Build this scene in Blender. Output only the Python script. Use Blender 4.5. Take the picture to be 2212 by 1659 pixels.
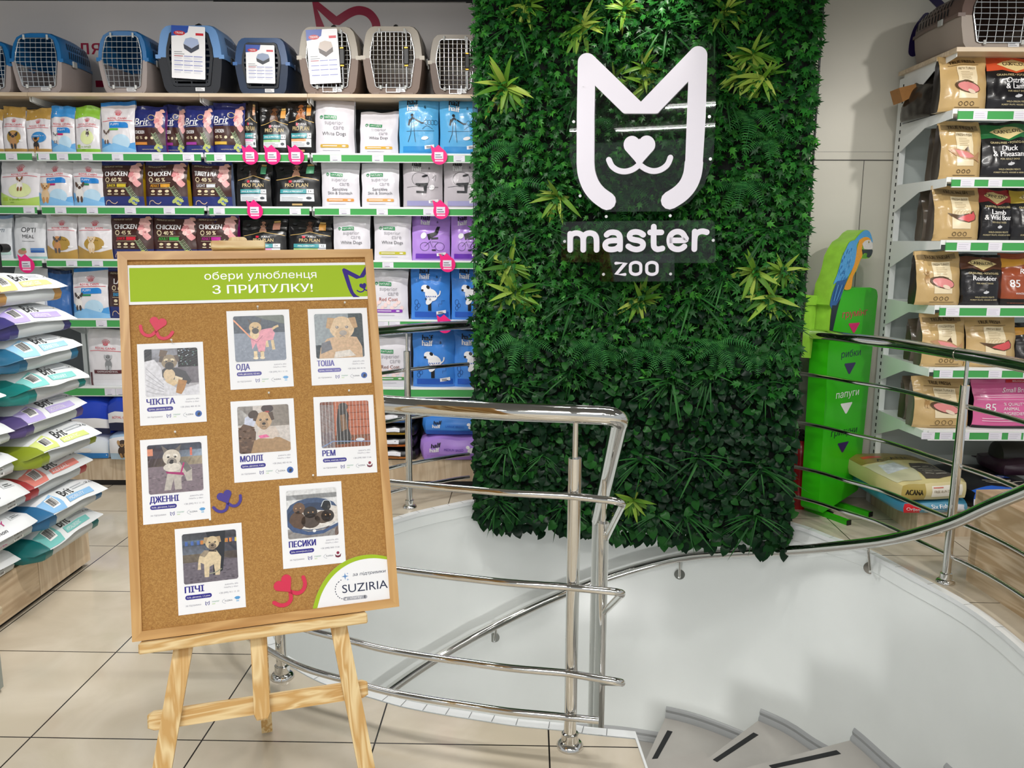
import bpy, math, random
import numpy as np
from mathutils import Vector, Matrix, noise
from mathutils.geometry import delaunay_2d_cdt, tessellate_polygon

for _o in list(bpy.data.objects):
    bpy.data.objects.remove(_o)
SC = bpy.context.scene
COL = SC.collection
R_ = math.radians
random.seed(7)

# ---------------------------------------------------------------- camera
FPX, PITCH, YAW, ROLL, EYE = 1780.36, R_(9.89555), R_(1.15059), R_(0.25848), 1.70927
_cp, _sp, _cy, _sy = math.cos(PITCH), math.sin(PITCH), math.cos(YAW), math.sin(YAW)
CF = Vector((-_sy * _cp, _cy * _cp, -_sp))
_r = Vector((_cy, _sy, 0)); _u = _r.cross(CF)
CR = math.cos(ROLL) * _r + math.sin(ROLL) * _u
CU = -math.sin(ROLL) * _r + math.cos(ROLL) * _u
EYEP = Vector((0, 0, EYE))
cam = bpy.data.cameras.new('camera'); camo = bpy.data.objects.new('camera', cam); COL.objects.link(camo)
cam.sensor_fit = 'HORIZONTAL'; cam.sensor_width = 36.0; cam.lens = 36.0 * FPX / 2212.0
cam.clip_start = 0.05; cam.clip_end = 60
_m = Matrix.Identity(4)
for _i in range(3):
    _m[_i][0] = CR[_i]; _m[_i][1] = CU[_i]; _m[_i][2] = -CF[_i]; _m[_i][3] = EYEP[_i]
camo.matrix_world = _m
SC.camera = camo

# measuring: where the sight line through a pixel of the photograph meets a known plane of the room
def ray(x, y): return CF + CR * ((x - 1106) / FPX) - CU * ((y - 829.5) / FPX)
def onz(x, y, z=0.0):
    d = ray(x, y); return EYEP + d * ((z - EYE) / d.z)
def onx(x, y, X):
    d = ray(x, y); return EYEP + d * (X / d.x)
def onp(x, y, p, n):
    d = ray(x, y); return EYEP + d * ((Vector(p) - EYEP).dot(n) / d.dot(n))

# ---------------------------------------------------------------- world, lamps, exposure
SC.view_settings.view_transform = 'Standard'; SC.view_settings.look = 'None'
SC.view_settings.gamma = 1.0; SC.view_settings.use_curve_mapping = False
SC.view_settings.exposure = 0.3
W = bpy.data.worlds.new('world'); SC.world = W; W.use_nodes = True
W.node_tree.nodes['Background'].inputs[0].default_value = (0.93, 0.97, 1.0, 1)
W.node_tree.nodes['Background'].inputs[1].default_value = 0.42
CEIL_Z = 3.36
def area(name, loc, aim, sx, sy, power, col=(1, 0.97, 0.92), spread=180):
    L = bpy.data.lights.new(name, 'AREA'); L.shape = 'RECTANGLE'; L.size = sx; L.size_y = sy
    L.energy = power; L.color = col; L.spread = R_(spread)
    o = bpy.data.objects.new(name, L); COL.objects.link(o); o.location = loc
    o.rotation_euler = (Vector(aim) - Vector(loc)).to_track_quat('-Z', 'Y').to_euler()
    return o
def spot(name, loc, aim, power, ang, blend=0.6, r=0.05, col=(1, 0.96, 0.9)):
    L = bpy.data.lights.new(name, 'SPOT'); L.energy = power; L.spot_size = R_(ang); L.spot_blend = blend
    L.shadow_soft_size = r; L.color = col
    o = bpy.data.objects.new(name, L); COL.objects.link(o); o.location = loc
    o.rotation_euler = (Vector(aim) - Vector(loc)).to_track_quat('-Z', 'Y').to_euler()
    return o
# linear ceiling lamps (their housings are built with the room)
LAMPS = [(-3.2, 1.6, 4), (-0.2, -0.6, 62), (3.4, 1.2, 16), (0.7, 3.0, 24), (-1.3, 4.1, 44), (-3.0, -2.2, 30), (-1.0, -2.4, 30), (1.2, -2.2, 30), (3.2, -2.2, 30)]
for _x, _y, _e in LAMPS:
    area('lamp_light', (_x, _y, CEIL_Z - 0.09), (_x, _y, 0), 1.5, 0.07, _e, (1, 0.98, 0.95))
# track spots washing the shelves, the plant wall and the right unit, plus added fill spots
SPOTS = [((-2.9, 3.0, 3.25), (-2.9, 5.5, 1.2), 17, 80), ((-1.7, 3.0, 3.25), (-1.8, 5.5, 1.2), 17, 80),
         ((-0.6, 3.0, 3.25), (-0.7, 5.5, 1.2), 17, 80), ((0.66, 4.62, 3.33), (0.62, 5.02, 2.70), 26, 75),
         ((3.0, 2.6, 3.25), (2.6, 4.8, 1.2), 85, 85), ((-0.5, 3.0, 3.25), (-2.35, 3.6, 0.4), 110, 48),
         ((1.7, 3.3, 3.3), (2.0, 5.4, 1.3), 30, 58),  # added fill, lifts the right-hand wall and the green sign
         ((-3.0, 4.7, 3.3), (-3.0, 6.1, 3.0), 4, 110), ((-1.7, 4.7, 3.3), (-1.7, 6.1, 3.0), 4, 110), ((-0.6, 4.7, 3.3), (-0.6, 6.1, 3.0), 3, 110)]  # added fills, lift the back wall above the carriers
area('stairwell_fill_light', (0.345, 3.12, -1.74), (0.5, 5.2, -0.6), 0.30, 0.30, 12, (1, 0.99, 0.97))  # added fill out of view, brightens the white well wall
for _p, _a, _e, _s in SPOTS:
    spot('track_and_fill_spot', _p, _a, _e, _s)

# ---------------------------------------------------------------- materials
_mc = {}
def lin(h):
    h = h.lstrip('#'); o = []
    for i in (0, 2, 4):
        c = int(h[i:i + 2], 16) / 255
        o.append(c / 12.92 if c <= 0.04045 else ((c + 0.055) / 1.055) ** 2.4)
    return (o[0], o[1], o[2], 1)
def M(h, rough=0.45, metal=0.0, mott=0.0, scale=60, bump=0.0, spec=0.5, coat=0.0, name=None):
    key = (h, rough, metal, mott, scale, bump, spec, coat)
    if key in _mc: return _mc[key]
    m = bpy.data.materials.new(name or 'surface_' + h.lstrip('#')); m.use_nodes = True
    nt = m.node_tree; b = nt.nodes['Principled BSDF']
    b.inputs['Base Color'].default_value = lin(h); b.inputs['Roughness'].default_value = rough
    b.inputs['Metallic'].default_value = metal; b.inputs['Specular IOR Level'].default_value = spec
    b.inputs['Coat Weight'].default_value = coat
    if mott or bump:
        tc = nt.nodes.new('ShaderNodeTexCoord'); nz = nt.nodes.new('ShaderNodeTexNoise')
        nz.inputs['Scale'].default_value = scale; nz.inputs['Detail'].default_value = 5
        nt.links.new(tc.outputs['Object'], nz.inputs['Vector'])
        if mott:
            mr = nt.nodes.new('ShaderNodeMapRange'); mr.inputs[1].default_value = 0.3; mr.inputs[2].default_value = 0.7
            mr.inputs[3].default_value = 1 - mott; mr.inputs[4].default_value = 1 + mott
            nt.links.new(nz.outputs['Fac'], mr.inputs[0])
            hs = nt.nodes.new('ShaderNodeHueSaturation'); hs.inputs['Color'].default_value = lin(h)
            nt.links.new(mr.outputs[0], hs.inputs['Value']); nt.links.new(hs.outputs[0], b.inputs['Base Color'])
        if bump:
            bp = nt.nodes.new('ShaderNodeBump'); bp.inputs['Strength'].default_value = bump; bp.inputs['Distance'].default_value = 0.01
            nt.links.new(nz.outputs['Fac'], bp.inputs['Height']); nt.links.new(bp.outputs[0], b.inputs['Normal'])
    _mc[key] = m
    return m
def ink(h): return M(h, 0.30, name='ink_' + h.lstrip('#'))
def paper(h): return M(h, 0.55, name='paper_' + h.lstrip('#'))
def photo(h): return M(h, 0.35, mott=0.16, scale=160, name='photo_' + h.lstrip('#'))

def wood(name, h1, h2, axis='Z', sc=1.0, rough=0.4, plank=None, ring=7.0):
    m = bpy.data.materials.new(name); m.use_nodes = True; nt = m.node_tree; b = nt.nodes['Principled BSDF']
    N = nt.nodes.new; Lk = nt.links.new
    tc = N('ShaderNodeTexCoord'); mp = N('ShaderNodeMapping')
    st = {'X': (0.12, 1, 1), 'Y': (1, 0.12, 1), 'Z': (1, 1, 0.12)}[axis]
    mp.inputs['Scale'].default_value = tuple(s * sc for s in st)
    Lk(tc.outputs['Object'], mp.inputs['Vector'])
    nz = N('ShaderNodeTexNoise'); nz.inputs['Scale'].default_value = ring * 3; nz.inputs['Detail'].default_value = 2; nz.inputs['Distortion'].default_value = 0.6
    Lk(mp.outputs[0], nz.inputs['Vector'])
    mu = N('ShaderNodeMath'); mu.operation = 'MULTIPLY'; mu.inputs[1].default_value = 9; Lk(nz.outputs['Fac'], mu.inputs[0])
    fr = N('ShaderNodeMath'); fr.operation = 'PINGPONG'; fr.inputs[1].default_value = 1; Lk(mu.outputs[0], fr.inputs[0])
    n2 = N('ShaderNodeTexNoise'); n2.inputs['Scale'].default_value = 130; Lk(mp.outputs[0], n2.inputs['Vector'])
    ad = N('ShaderNodeMath'); ad.operation = 'MULTIPLY_ADD'; ad.inputs[1].default_value = 0.35; Lk(n2.outputs['Fac'], ad.inputs[0]); Lk(fr.outputs[0], ad.inputs[2])
    cr = N('ShaderNodeValToRGB'); cr.color_ramp.elements[0].color = lin(h1); cr.color_ramp.elements[1].color = lin(h2)
    cr.color_ramp.elements[0].position = 0.25; cr.color_ramp.elements[1].position = 1.1
    Lk(ad.outputs[0], cr.inputs[0]); Lk(cr.outputs[0], b.inputs['Base Color'])
    b.inputs['Roughness'].default_value = rough
    return m
PINE = wood('pine_wood', '#e6cd9a', '#c99f60', 'Z', 1.6, 0.45)
PINEX = wood('pine_wood_cross', '#e6cd9a', '#c99f60', 'X', 1.6, 0.45)
FRAMEW = wood('frame_wood', '#cfa468', '#b98a4e', 'Z', 0.8, 0.4)
FRAMEX = wood('frame_wood_cross', '#cfa468', '#b98a4e', 'X', 0.8, 0.4)
LAM = wood('pale_laminate', '#d6c3a8', '#c4ad90', 'Z', 0.6, 0.4)
LAMY = wood('pale_laminate_long', '#cdb799', '#b39a7c', 'Y', 0.6, 0.4)
LAMX = wood('pale_board', '#dcc9ae', '#cbb597', 'X', 0.6, 0.4)
CHROME = M('#e0dfdb', 0.07, 1.0, name='polished_steel')
STEEL2 = M('#c9c4b6', 0.16, 1.0, name='satin_steel')
WHITE = M('#eef0ef', 0.35, name='white_lacquer')
METALW = M('#f2f6f5', 0.35, name='white_shelf_metal')
BLACK = M('#0c0c0e', 0.4, name='black_plastic')
GREENRAIL = M('#48a556', 0.22, name='green_price_strip')

# ---------------------------------------------------------------- mesh building
XF = {}
class MB:
    def __init__(s): s.v = []; s.f = []; s.m = []; s.mats = []
    def mi(s, mat):
        if mat not in s.mats: s.mats.append(mat)
        return s.mats.index(mat)
    def add(s, vs, fs, mat):
        o = len(s.v); s.v += [tuple(v) for v in vs]; k = s.mi(mat)
        for f in fs: s.f.append(tuple(i + o for i in f)); s.m.append(k)
    def box(s, x0, x1, y0, y1, z0, z1, mat, fn=None):
        vs = [Vector((x, y, z)) for z in (z0, z1) for y in (y0, y1) for x in (x0, x1)]
        if fn: vs = [fn(v) for v in vs]
        s.add(vs, [(0, 2, 3, 1), (4, 5, 7, 6), (0, 1, 5, 4), (2, 6, 7, 3), (0, 4, 6, 2), (1, 3, 7, 5)], mat)
    def rbox(s, x0, x1, y0, y1, z0, z1, mat, c=0.004):
        # box with chamfered edges
        vs = []
        for sz in (0, 1):
            for sy in (0, 1):
                for sx in (0, 1):
                    X, Y, Z = (x0, x1)[sx], (y0, y1)[sy], (z0, z1)[sz]
                    dx, dy, dz = (c, -c)[sx], (c, -c)[sy], (c, -c)[sz]
                    vs += [(X, Y + dy, Z + dz), (X + dx, Y, Z + dz), (X + dx, Y + dy, Z)]
        I = lambda a, b, d, k: ((d * 2 + b) * 2 + a) * 3 + k
        fs = []
        for a in (0, 1): fs.append([I(a, 0, 0, 0), I(a, 1, 0, 0), I(a, 1, 1, 0), I(a, 0, 1, 0)][::(1 if a else -1)])
        for b in (0, 1): fs.append([I(0, b, 0, 1), I(1, b, 0, 1), I(1, b, 1, 1), I(0, b, 1, 1)][::(-1 if b else 1)])
        for d in (0, 1): fs.append([I(0, 0, d, 2), I(1, 0, d, 2), I(1, 1, d, 2), I(0, 1, d, 2)][::(1 if d else -1)])
        for b in (0, 1):
            for d in (0, 1): fs.append([I(0, b, d, 1), I(1, b, d, 1), I(1, b, d, 2), I(0, b, d, 2)])
        for a in (0, 1):
            for d in (0, 1): fs.append([I(a, 0, d, 0), I(a, 1, d, 0), I(a, 1, d, 2), I(a, 0, d, 2)])
        for a in (0, 1):
            for b in (0, 1): fs.append([I(a, b, 0, 0), I(a, b, 1, 0), I(a, b, 1, 1), I(a, b, 0, 1)])
        for a in (0, 1):
            for b in (0, 1):
                for d in (0, 1): fs.append([I(a, b, d, 0), I(a, b, d, 1), I(a, b, d, 2)])
        s.add(vs, fs, mat)
    def tube(s, path, r, mat, n=10, caps=True, closed=False):
        P = [Vector(p) for p in path]; k = len(P)
        rr = r if isinstance(r, (list, tuple)) else [r] * k
        T = []
        for i in range(k):
            a = P[i - 1] if (i > 0 or closed) else P[i]; b = P[(i + 1) % k] if (i < k - 1 or closed) else P[i]
            T.append((b - a).normalized())
        up = Vector((0, 0, 1)) if abs(T[0].z) < 0.9 else Vector((1, 0, 0))
        u = (up - T[0] * up.dot(T[0])).normalized()
        vs = []
        for i in range(k):
            u = (u - T[i] * u.dot(T[i])).normalized(); w = T[i].cross(u)
            for j in range(n):
                a = 2 * math.pi * j / n
                vs.append(P[i] + (u * math.cos(a) + w * math.sin(a)) * rr[i])
        fs = []
        for i in range(k if closed else k - 1):
            i2 = (i + 1) % k
            for j in range(n):
                j2 = (j + 1) % n
                fs.append((i * n + j, i * n + j2, i2 * n + j2, i2 * n + j))
        if caps and not closed:
            fs.append(tuple(range(n))[::-1]); fs.append(tuple((k - 1) * n + j for j in range(n)))
        s.add(vs, fs, mat)
    def lathe(s, prof, c, mat, n=20, axis='Z'):
        vs = []
        for r, z in prof:
            for j in range(n):
                a = 2 * math.pi * j / n
                p = (r * math.cos(a), r * math.sin(a), z)
                if axis == 'Y': p = (p[0], p[2], p[1])
                vs.append((p[0] + c[0], p[1] + c[1], p[2] + c[2]))
        fs = []
        for i in range(len(prof) - 1):
            for j in range(n):
                j2 = (j + 1) % n; fs.append((i * n + j, i * n + j2, (i + 1) * n + j2, (i + 1) * n + j))
        fs.append(tuple(range(n))[::-1]); fs.append(tuple((len(prof) - 1) * n + j for j in range(n)))
        s.add(vs, fs, mat)
    def loft(s, rings, mat, cap0=True, cap1=True, closed=True, matfn=None):
        n = len(rings[0]); vs = [p for r in rings for p in r]; o = len(s.v); s.v += [tuple(p) for p in vs]
        k = s.mi(mat)
        for i in range(len(rings) - 1):
            for j in range(n if closed else n - 1):
                j2 = (j + 1) % n
                s.f.append((o + i * n + j, o + i * n + j2, o + (i + 1) * n + j2, o + (i + 1) * n + j))
                s.m.append(s.mi(matfn(i, j)) if matfn else k)
        if cap0: s.f.append(tuple(o + j for j in range(n))[::-1]); s.m.append(k)
        if cap1: s.f.append(tuple(o + (len(rings) - 1) * n + j for j in range(n))); s.m.append(k)
    def prism(s, poly, t0, t1, mat, fn, holes=(), side=None):
        # outline in 2D extruded from depth t0 to t1; fn(x, y, t) -> point
        loops = [poly] + list(holes)
        flat = [p for l in loops for p in l]
        tris = tessellate_polygon([[Vector((p[0], p[1], 0)) for p in l] for l in loops])
        s.add([fn(p[0], p[1], t1) for p in flat], [tuple(t) for t in tris], mat)
        if t0 != t1:
            s.add([fn(p[0], p[1], t0) for p in flat], [tuple(t)[::-1] for t in tris], mat)
            for l in loops:
                n = len(l)
                s.add([fn(p[0], p[1], t0) for p in l] + [fn(p[0], p[1], t1) for p in l],
                      [(i, (i + 1) % n, n + (i + 1) % n, n + i) for i in range(n)], side or mat)
    def ribbon(s, path, w, t0, t1, mat, fn):
        # thick line with round ends, extruded: safe for strokes that curl over themselves
        P = [Vector((p[0], p[1])) for p in path]; n = len(P); A = []; B = []
        for i in range(n):
            t = (P[min(i + 1, n - 1)] - P[max(i - 1, 0)]).normalized(); nn = Vector((-t.y, t.x)) * w / 2; A.append(P[i] + nn); B.append(P[i] - nn)
        vs = [fn(p.x, p.y, t1) for p in A + B] + [fn(p.x, p.y, t0) for p in A + B]
        fs = []
        for i in range(n - 1): fs += [(i, i + 1, n + i + 1, n + i), (i, 2 * n + i, 2 * n + i + 1, i + 1), (n + i, n + i + 1, 3 * n + i + 1, 3 * n + i)]
        s.add(vs, fs, mat)
        for c, sd in ((P[0], 1), (P[-1], -1)):
            m = 20; ring = [(c.x + w / 2 * math.cos(2 * math.pi * j / m), c.y + w / 2 * math.sin(2 * math.pi * j / m)) for j in range(m)]
            s.prism(ring, t0, t1 - (0.0002 if sd > 0 else 0.0003), mat, fn)
    def build(s, name, parent=None, loc=(0, 0, 0), rot=None, world=False, smooth=40, label=None):
        me = bpy.data.meshes.new(name)
        vs = s.v
        if world:
            inv = XF.get(parent, Matrix.Identity(4)).inverted() if parent else Matrix.Translation(loc).inverted()
            vs = [tuple(inv @ Vector(v)) for v in vs]
        me.from_pydata(vs, [], s.f)
        for m in s.mats: me.materials.append(m)
        me.polygons.foreach_set('material_index', s.m)
        if smooth:
            me.polygons.foreach_set('use_smooth', [True] * len(s.f))
        me.update()
        if smooth: me.set_sharp_from_angle(angle=R_(smooth))
        o = bpy.data.objects.new(name, me); COL.objects.link(o)
        if parent: o.parent = parent
        o.location = loc if not (parent and world) else (0, 0, 0)
        if rot is not None: o.rotation_euler = rot
        XF[o] = (XF[parent] if parent and parent in XF else Matrix.Identity(4)) @ Matrix.LocRotScale(o.location, o.rotation_euler, None)
        if label: o['label'] = label
        return o
def tag(o, label, cat, group=None, kind=None):
    o['label'] = label; o['category'] = cat
    if group: o['group'] = group
    if kind: o['kind'] = kind
    return o
def thing(name, label, cat, loc=(0, 0, 0), rot=(0, 0, 0), group=None, mat=None):
    o = bpy.data.objects.new(name, None); COL.objects.link(o); o.empty_display_size = 0.1
    if mat is not None:
        o.matrix_world = mat; XF[o] = mat.copy()
    else:
        o.location = loc; o.rotation_euler = rot
        XF[o] = Matrix.LocRotScale(Vector(loc), o.rotation_euler, None)
    return tag(o, label, cat, group)
def struct(mb, name, label=None, **k):
    o = mb.build(name, **k); o['kind'] = 'structure'
    if label: o['label'] = label
    return o

# ---------------------------------------------------------------- 2D shapes
def arc(cx, cy, rx, ry, a0, a1, n=12):
    return [(cx + rx * math.cos(R_(a0 + (a1 - a0) * i / n)), cy + ry * math.sin(R_(a0 + (a1 - a0) * i / n))) for i in range(n + 1)]
def rrect(x0, y0, x1, y1, r, n=5):
    return (arc(x1 - r, y1 - r, r, r, 0, 90, n) + arc(x0 + r, y1 - r, r, r, 90, 180, n)
            + arc(x0 + r, y0 + r, r, r, 180, 270, n) + arc(x1 - r, y0 + r, r, r, 270, 360, n))
def spline(pts, k=8, closed=False):
    P = [np.array(p, float) for p in pts]; n = len(P); out = []
    for i in range(n if closed else n - 1):
        if closed: a, b, c, d = P[i - 1], P[i], P[(i + 1) % n], P[(i + 2) % n]
        else: a, b, c, d = P[max(i - 1, 0)], P[i], P[i + 1], P[min(i + 2, n - 1)]
        for j in range(k):
            t = j / k
            out.append(tuple(0.5 * (2 * b + (c - a) * t + (2 * a - 5 * b + 4 * c - d) * t * t + (3 * b - a - 3 * c + d) * t ** 3)))
    if not closed: out.append(tuple(P[-1]))
    return out
def outline(path, w, closed=False, cap=6):
    # thick line with round ends as a polygon (outer[, inner])
    P = [Vector((p[0], p[1])) for p in path]; n = len(P); Lf = []; Rt = []
    for i in range(n):
        a = P[i - 1] if (i > 0 or closed) else P[i]; b = P[(i + 1) % n] if (i < n - 1 or closed) else P[i]
        t = (b - a).normalized() if (b - a).length > 1e-9 else Vector((1, 0)); nn = Vector((-t.y, t.x))
        k = 1.0
        if 0 < i < n - 1:
            t1 = (P[i] - a).normalized(); k = min(1.6, 1 / max(0.4, abs(t1.dot(t))))
        Lf.append(P[i] + nn * w / 2 * k); Rt.append(P[i] - nn * w / 2 * k)
    if closed: return [tuple(p) for p in Lf], [tuple(p) for p in Rt]
    def capf(c, s):
        v = s - c; return [tuple(c + Vector((v.x * math.cos(a) + v.y * math.sin(a), -v.x * math.sin(a) + v.y * math.cos(a)))) for a in [math.pi * j / cap for j in range(1, cap)]]
    return [tuple(p) for p in Lf] + capf(P[-1], Lf[-1]) + [tuple(p) for p in Rt[::-1]] + capf(P[0], Rt[0])

_tc = {}
def text2d(s, bold=0.0, shear=0.0, sp=1.0):
    # lettering as flat triangles: outlines of the built-in font, filled by winding number
    key = (s, bold, shear, sp)
    if key in _tc: return _tc[key]
    if not s.strip(): return [], []
    c = bpy.data.curves.new('t', 'FONT'); c.body = s; c.offset = bold; c.shear = shear; c.resolution_u = 3; c.space_character = sp
    c.fill_mode = 'NONE'
    o = bpy.data.objects.new('t', c); COL.objects.link(o)
    dg = bpy.context.evaluated_depsgraph_get(); dg.update(); e = o.evaluated_get(dg); me = e.to_mesh()
    vs = [Vector((v.co.x, v.co.y)) for v in me.vertices]; es = [tuple(k.vertices) for k in me.edges]
    e.to_mesh_clear(); bpy.data.objects.remove(o); bpy.data.curves.remove(c)
    if not es: _tc[key] = ([], []); return _tc[key]
    nx = {}
    for a, b in es: nx.setdefault(a, []).append(b); nx.setdefault(b, []).append(a)
    seen = set(); seg = []
    for a in range(len(vs)):
        if a in seen or a not in nx: continue
        loop = [a]; seen.add(a); cur = a
        while True:
            n = [k for k in nx[cur] if k not in seen and k == cur + 1] or [k for k in nx[cur] if k not in seen]
            if not n: break
            cur = n[0]; seen.add(cur); loop.append(cur)
        seg += [(loop[i], loop[(i + 1) % len(loop)]) for i in range(len(loop))]
    r = delaunay_2d_cdt(vs, seg, [], 0, 1e-5)
    V = np.array([(v.x, v.y) for v in r[0]]); T = np.array([f for f in r[2] if len(f) == 3])
    C = V[T].mean(1); A = np.array([vs[a][:] for a, b in seg]); B = np.array([vs[b][:] for a, b in seg])
    cy = C[:, 1][:, None]; up = (A[:, 1] <= cy) & (B[:, 1] > cy); dn = (A[:, 1] > cy) & (B[:, 1] <= cy)
    sd = (B[:, 0] - A[:, 0]) * (cy - A[:, 1]) - (C[:, 0][:, None] - A[:, 0]) * (B[:, 1] - A[:, 1])
    wn = (up & (sd > 0)).sum(1) - (dn & (sd < 0)).sum(1)
    _tc[key] = ([tuple(p) for p in V], [tuple(int(i) for i in t) for t in T[wn != 0]])
    return _tc[key]

class Pr:
    # flat print: shapes in 2D, laid onto a surface by fn(x, y, layer)
    def __init__(s): s.e = []
    def poly(s, pts, mat, l=1): s.e.append(('p', pts, None, mat, l))
    def rect(s, x0, y0, x1, y1, mat, l=1, r=0): s.poly(rrect(x0, y0, x1, y1, r) if r else [(x0, y0), (x1, y0), (x1, y1), (x0, y1)], mat, l)
    def ell(s, cx, cy, rx, ry, mat, l=1, rot=0, n=18):
        ca, sa = math.cos(R_(rot)), math.sin(R_(rot))
        s.poly([(cx + x * ca - y * sa, cy + x * sa + y * ca) for x, y in arc(0, 0, rx, ry, 0, 360 - 360 / n, n - 1)], mat, l)
    def line(s, pts, w, mat, l=1, closed=False, sm=0):
        if sm: pts = spline(pts, sm, closed)
        if not closed:
            q = [pts[0]]
            for a_, b_ in zip(pts[:-1], pts[1:]):
                k_ = max(1, int(math.hypot(b_[0] - a_[0], b_[1] - a_[1]) / .015))
                q += [(a_[0] + (b_[0] - a_[0]) * j_ / k_, a_[1] + (b_[1] - a_[1]) * j_ / k_) for j_ in range(1, k_ + 1)]
            pts = q
        if closed:
            a, b = outline(pts, w, True); n = len(a)
            s.e.append(('m', a + b, [(i, (i + 1) % n, n + (i + 1) % n, n + i) for i in range(n)], mat, l))
        else:
            P = [Vector((p[0], p[1])) for p in pts]; n = len(P); A = []; B = []
            for i in range(n):
                t = (P[min(i + 1, n - 1)] - P[max(i - 1, 0)]); t = t.normalized() if t.length > 0 else Vector((1, 0))
                nn = Vector((-t.y, t.x)) * w / 2; A.append(tuple(P[i] + nn)); B.append(tuple(P[i] - nn))
            s.e.append(('m', A + B, [(i, i + 1, n + i + 1, n + i) for i in range(n - 1)], mat, l))
    def text(s, t, x, y, h, mat, l=3, bold=0.0, al='c', maxw=None, shear=0, sx=1.0, w=None):
        vs, fs = text2d(t, min(bold, .018), shear)
        if not vs: return
        k = h / 0.73; xs = [v[0] for v in vs]; x0, x1 = min(xs), max(xs)
        kx = k * sx
        if w: kx = w / (x1 - x0)
        if maxw and (x1 - x0) * kx > maxw: kx = maxw / (x1 - x0)
        ox = {'c': x - (x0 + x1) / 2 * kx, 'l': x - x0 * kx, 'r': x - x1 * kx}[al]
        e = max(0, bold - .018)
        for i, dx in enumerate((0,) if e < .006 else (-e, e) if e < .03 else (-e, 0, e)):
            s.e.append(('m', [(ox + v[0] * kx + dx * k, y + v[1] * k) for v in vs], fs, mat, l + .3 * i))
    def lines(s, x0, x1, y, n, dy, th, mat, l=3, seed=1):
        rn = random.Random(seed)
        for i in range(n): s.rect(x0, y - i * dy, x0 + (x1 - x0) * rn.uniform(0.7, 1), y - i * dy + th, mat, l)
    def emit(s, mb, fn, cell=None):
        for kind, pts, fs, mat, l in s.e:
            if kind == 'p':
                if cell:
                    B = []
                    n = len(pts)
                    for i in range(n):
                        a, b = pts[i], pts[(i + 1) % n]; d = math.hypot(b[0] - a[0], b[1] - a[1]); k = max(1, int(d / cell))
                        B += [(a[0] + (b[0] - a[0]) * j / k, a[1] + (b[1] - a[1]) * j / k) for j in range(k)]
                    xs = [p[0] for p in B]; ys = [p[1] for p in B]; I = []
                    x = math.floor(min(xs) / cell) * cell + cell * 0.5
                    while x < max(xs):
                        y = math.floor(min(ys) / cell) * cell + cell * 0.5
                        while y < max(ys): I.append((x, y)); y += cell
                        x += cell
                    vv = [Vector(p) for p in B + I]; m = len(B)
                    r = delaunay_2d_cdt(vv, [], [list(range(m))], 1, 1e-7)
                    mb.add([fn(v.x, v.y, l) for v in r[0]], [tuple(f) for f in r[2]], mat)
                else:
                    tr = tessellate_polygon([[Vector((p[0], p[1], 0)) for p in pts]])
                    mb.add([fn(p[0], p[1], l) for p in pts], [tuple(t) for t in tr], mat)
            else:
                mb.add([fn(p[0], p[1], l) for p in pts], fs, mat)
def barcode(p, x0, y0, x1, y1, l=4, seed=3):
    p.rect(x0, y0, x1, y1, ink('#f4f4f2'), l); rn = random.Random(seed); n = 13; w = (x1 - x0) * 0.84 / n
    for i in range(n):
        a = x0 + (x1 - x0) * 0.08 + i * w
        p.rect(a, y0 + (y1 - y0) * 0.12, a + w * rn.uniform(0.3, 0.75), y1 - (y1 - y0) * 0.1, ink('#222222'), l + 1)
def heart(cx, cy, s, rot=0):
    # heart of width about 1.9*s, tip downwards
    pts = arc(0.46, 0.35, 0.5, 0.5, -28, 165, 9) + arc(-0.46, 0.35, 0.5, 0.5, 15, 208, 9) + [(0, -0.86)]
    ca, sa = math.cos(R_(rot)), math.sin(R_(rot))
    return [(cx + s * (x * ca - y * sa), cy + s * (x * sa + y * ca)) for x, y in pts]
# ================================================================ room
RIMP = [(.382, 2.622), (.216, 2.645), (.148, 2.662), (-.035, 2.688), (-.178, 2.721), (-.321, 2.756), (-.464, 2.8), (-.594, 2.859),
        (-.772, 2.94), (-.923, 3.051), (-1.079, 3.202), (-1.2, 3.45), (-1.26, 3.8), (-1.23, 4.2), (-1.07, 4.6), (-.809, 4.929),
        (-.653, 5.078), (-.497, 5.197), (-.347, 5.291), (0, 5.42), (.4, 5.45), (.8, 5.4), (1.2, 5.25), (1.637, 4.9), (1.8, 4.65),
        (1.93, 4.45), (2.02, 4.14), (2.13, 3.75), (2.15, 3.35), (2.1, 2.9), (1.97, 2.4), (1.72, 1.95), (1.3, 1.62), (.9, 1.5), (.47, 1.5)]
RIM = spline(RIMP, 5)
def offset(path, d):
    out = []; n = len(path)
    for i in range(n):
        a, b = Vector(path[max(i - 1, 0)]), Vector(path[min(i + 1, n - 1)]); t = (b - a).normalized()
        out.append((path[i][0] + t.y * -d, path[i][1] + t.x * d))   # + = outwards (path runs clockwise)
    return out
if (Vector(offset(RIM, 0.1)[30]) - Vector((.4, 3.6))).length < (Vector(RIM[30]) - Vector((.4, 3.6))).length:
    _off = offset
    def offset(path, d): return _off(path, -d)
def hit(x, y, path):
    # sight line against a vertical wall standing on a plan curve: the far crossing
    d = ray(x, y); best = None
    for a, b in zip(path[:-1], path[1:]):
        ex, ey = a[0] - b[0], a[1] - b[1]; det = d.x * ey - d.y * ex
        if abs(det) < 1e-9: continue
        t = (a[0] * ey - a[1] * ex) / det; s = (d.x * a[1] - d.y * a[0]) / det
        if t > 0 and 0 <= s <= 1 and (best is None or t > best): best = t
    return EYEP + d * best

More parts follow.
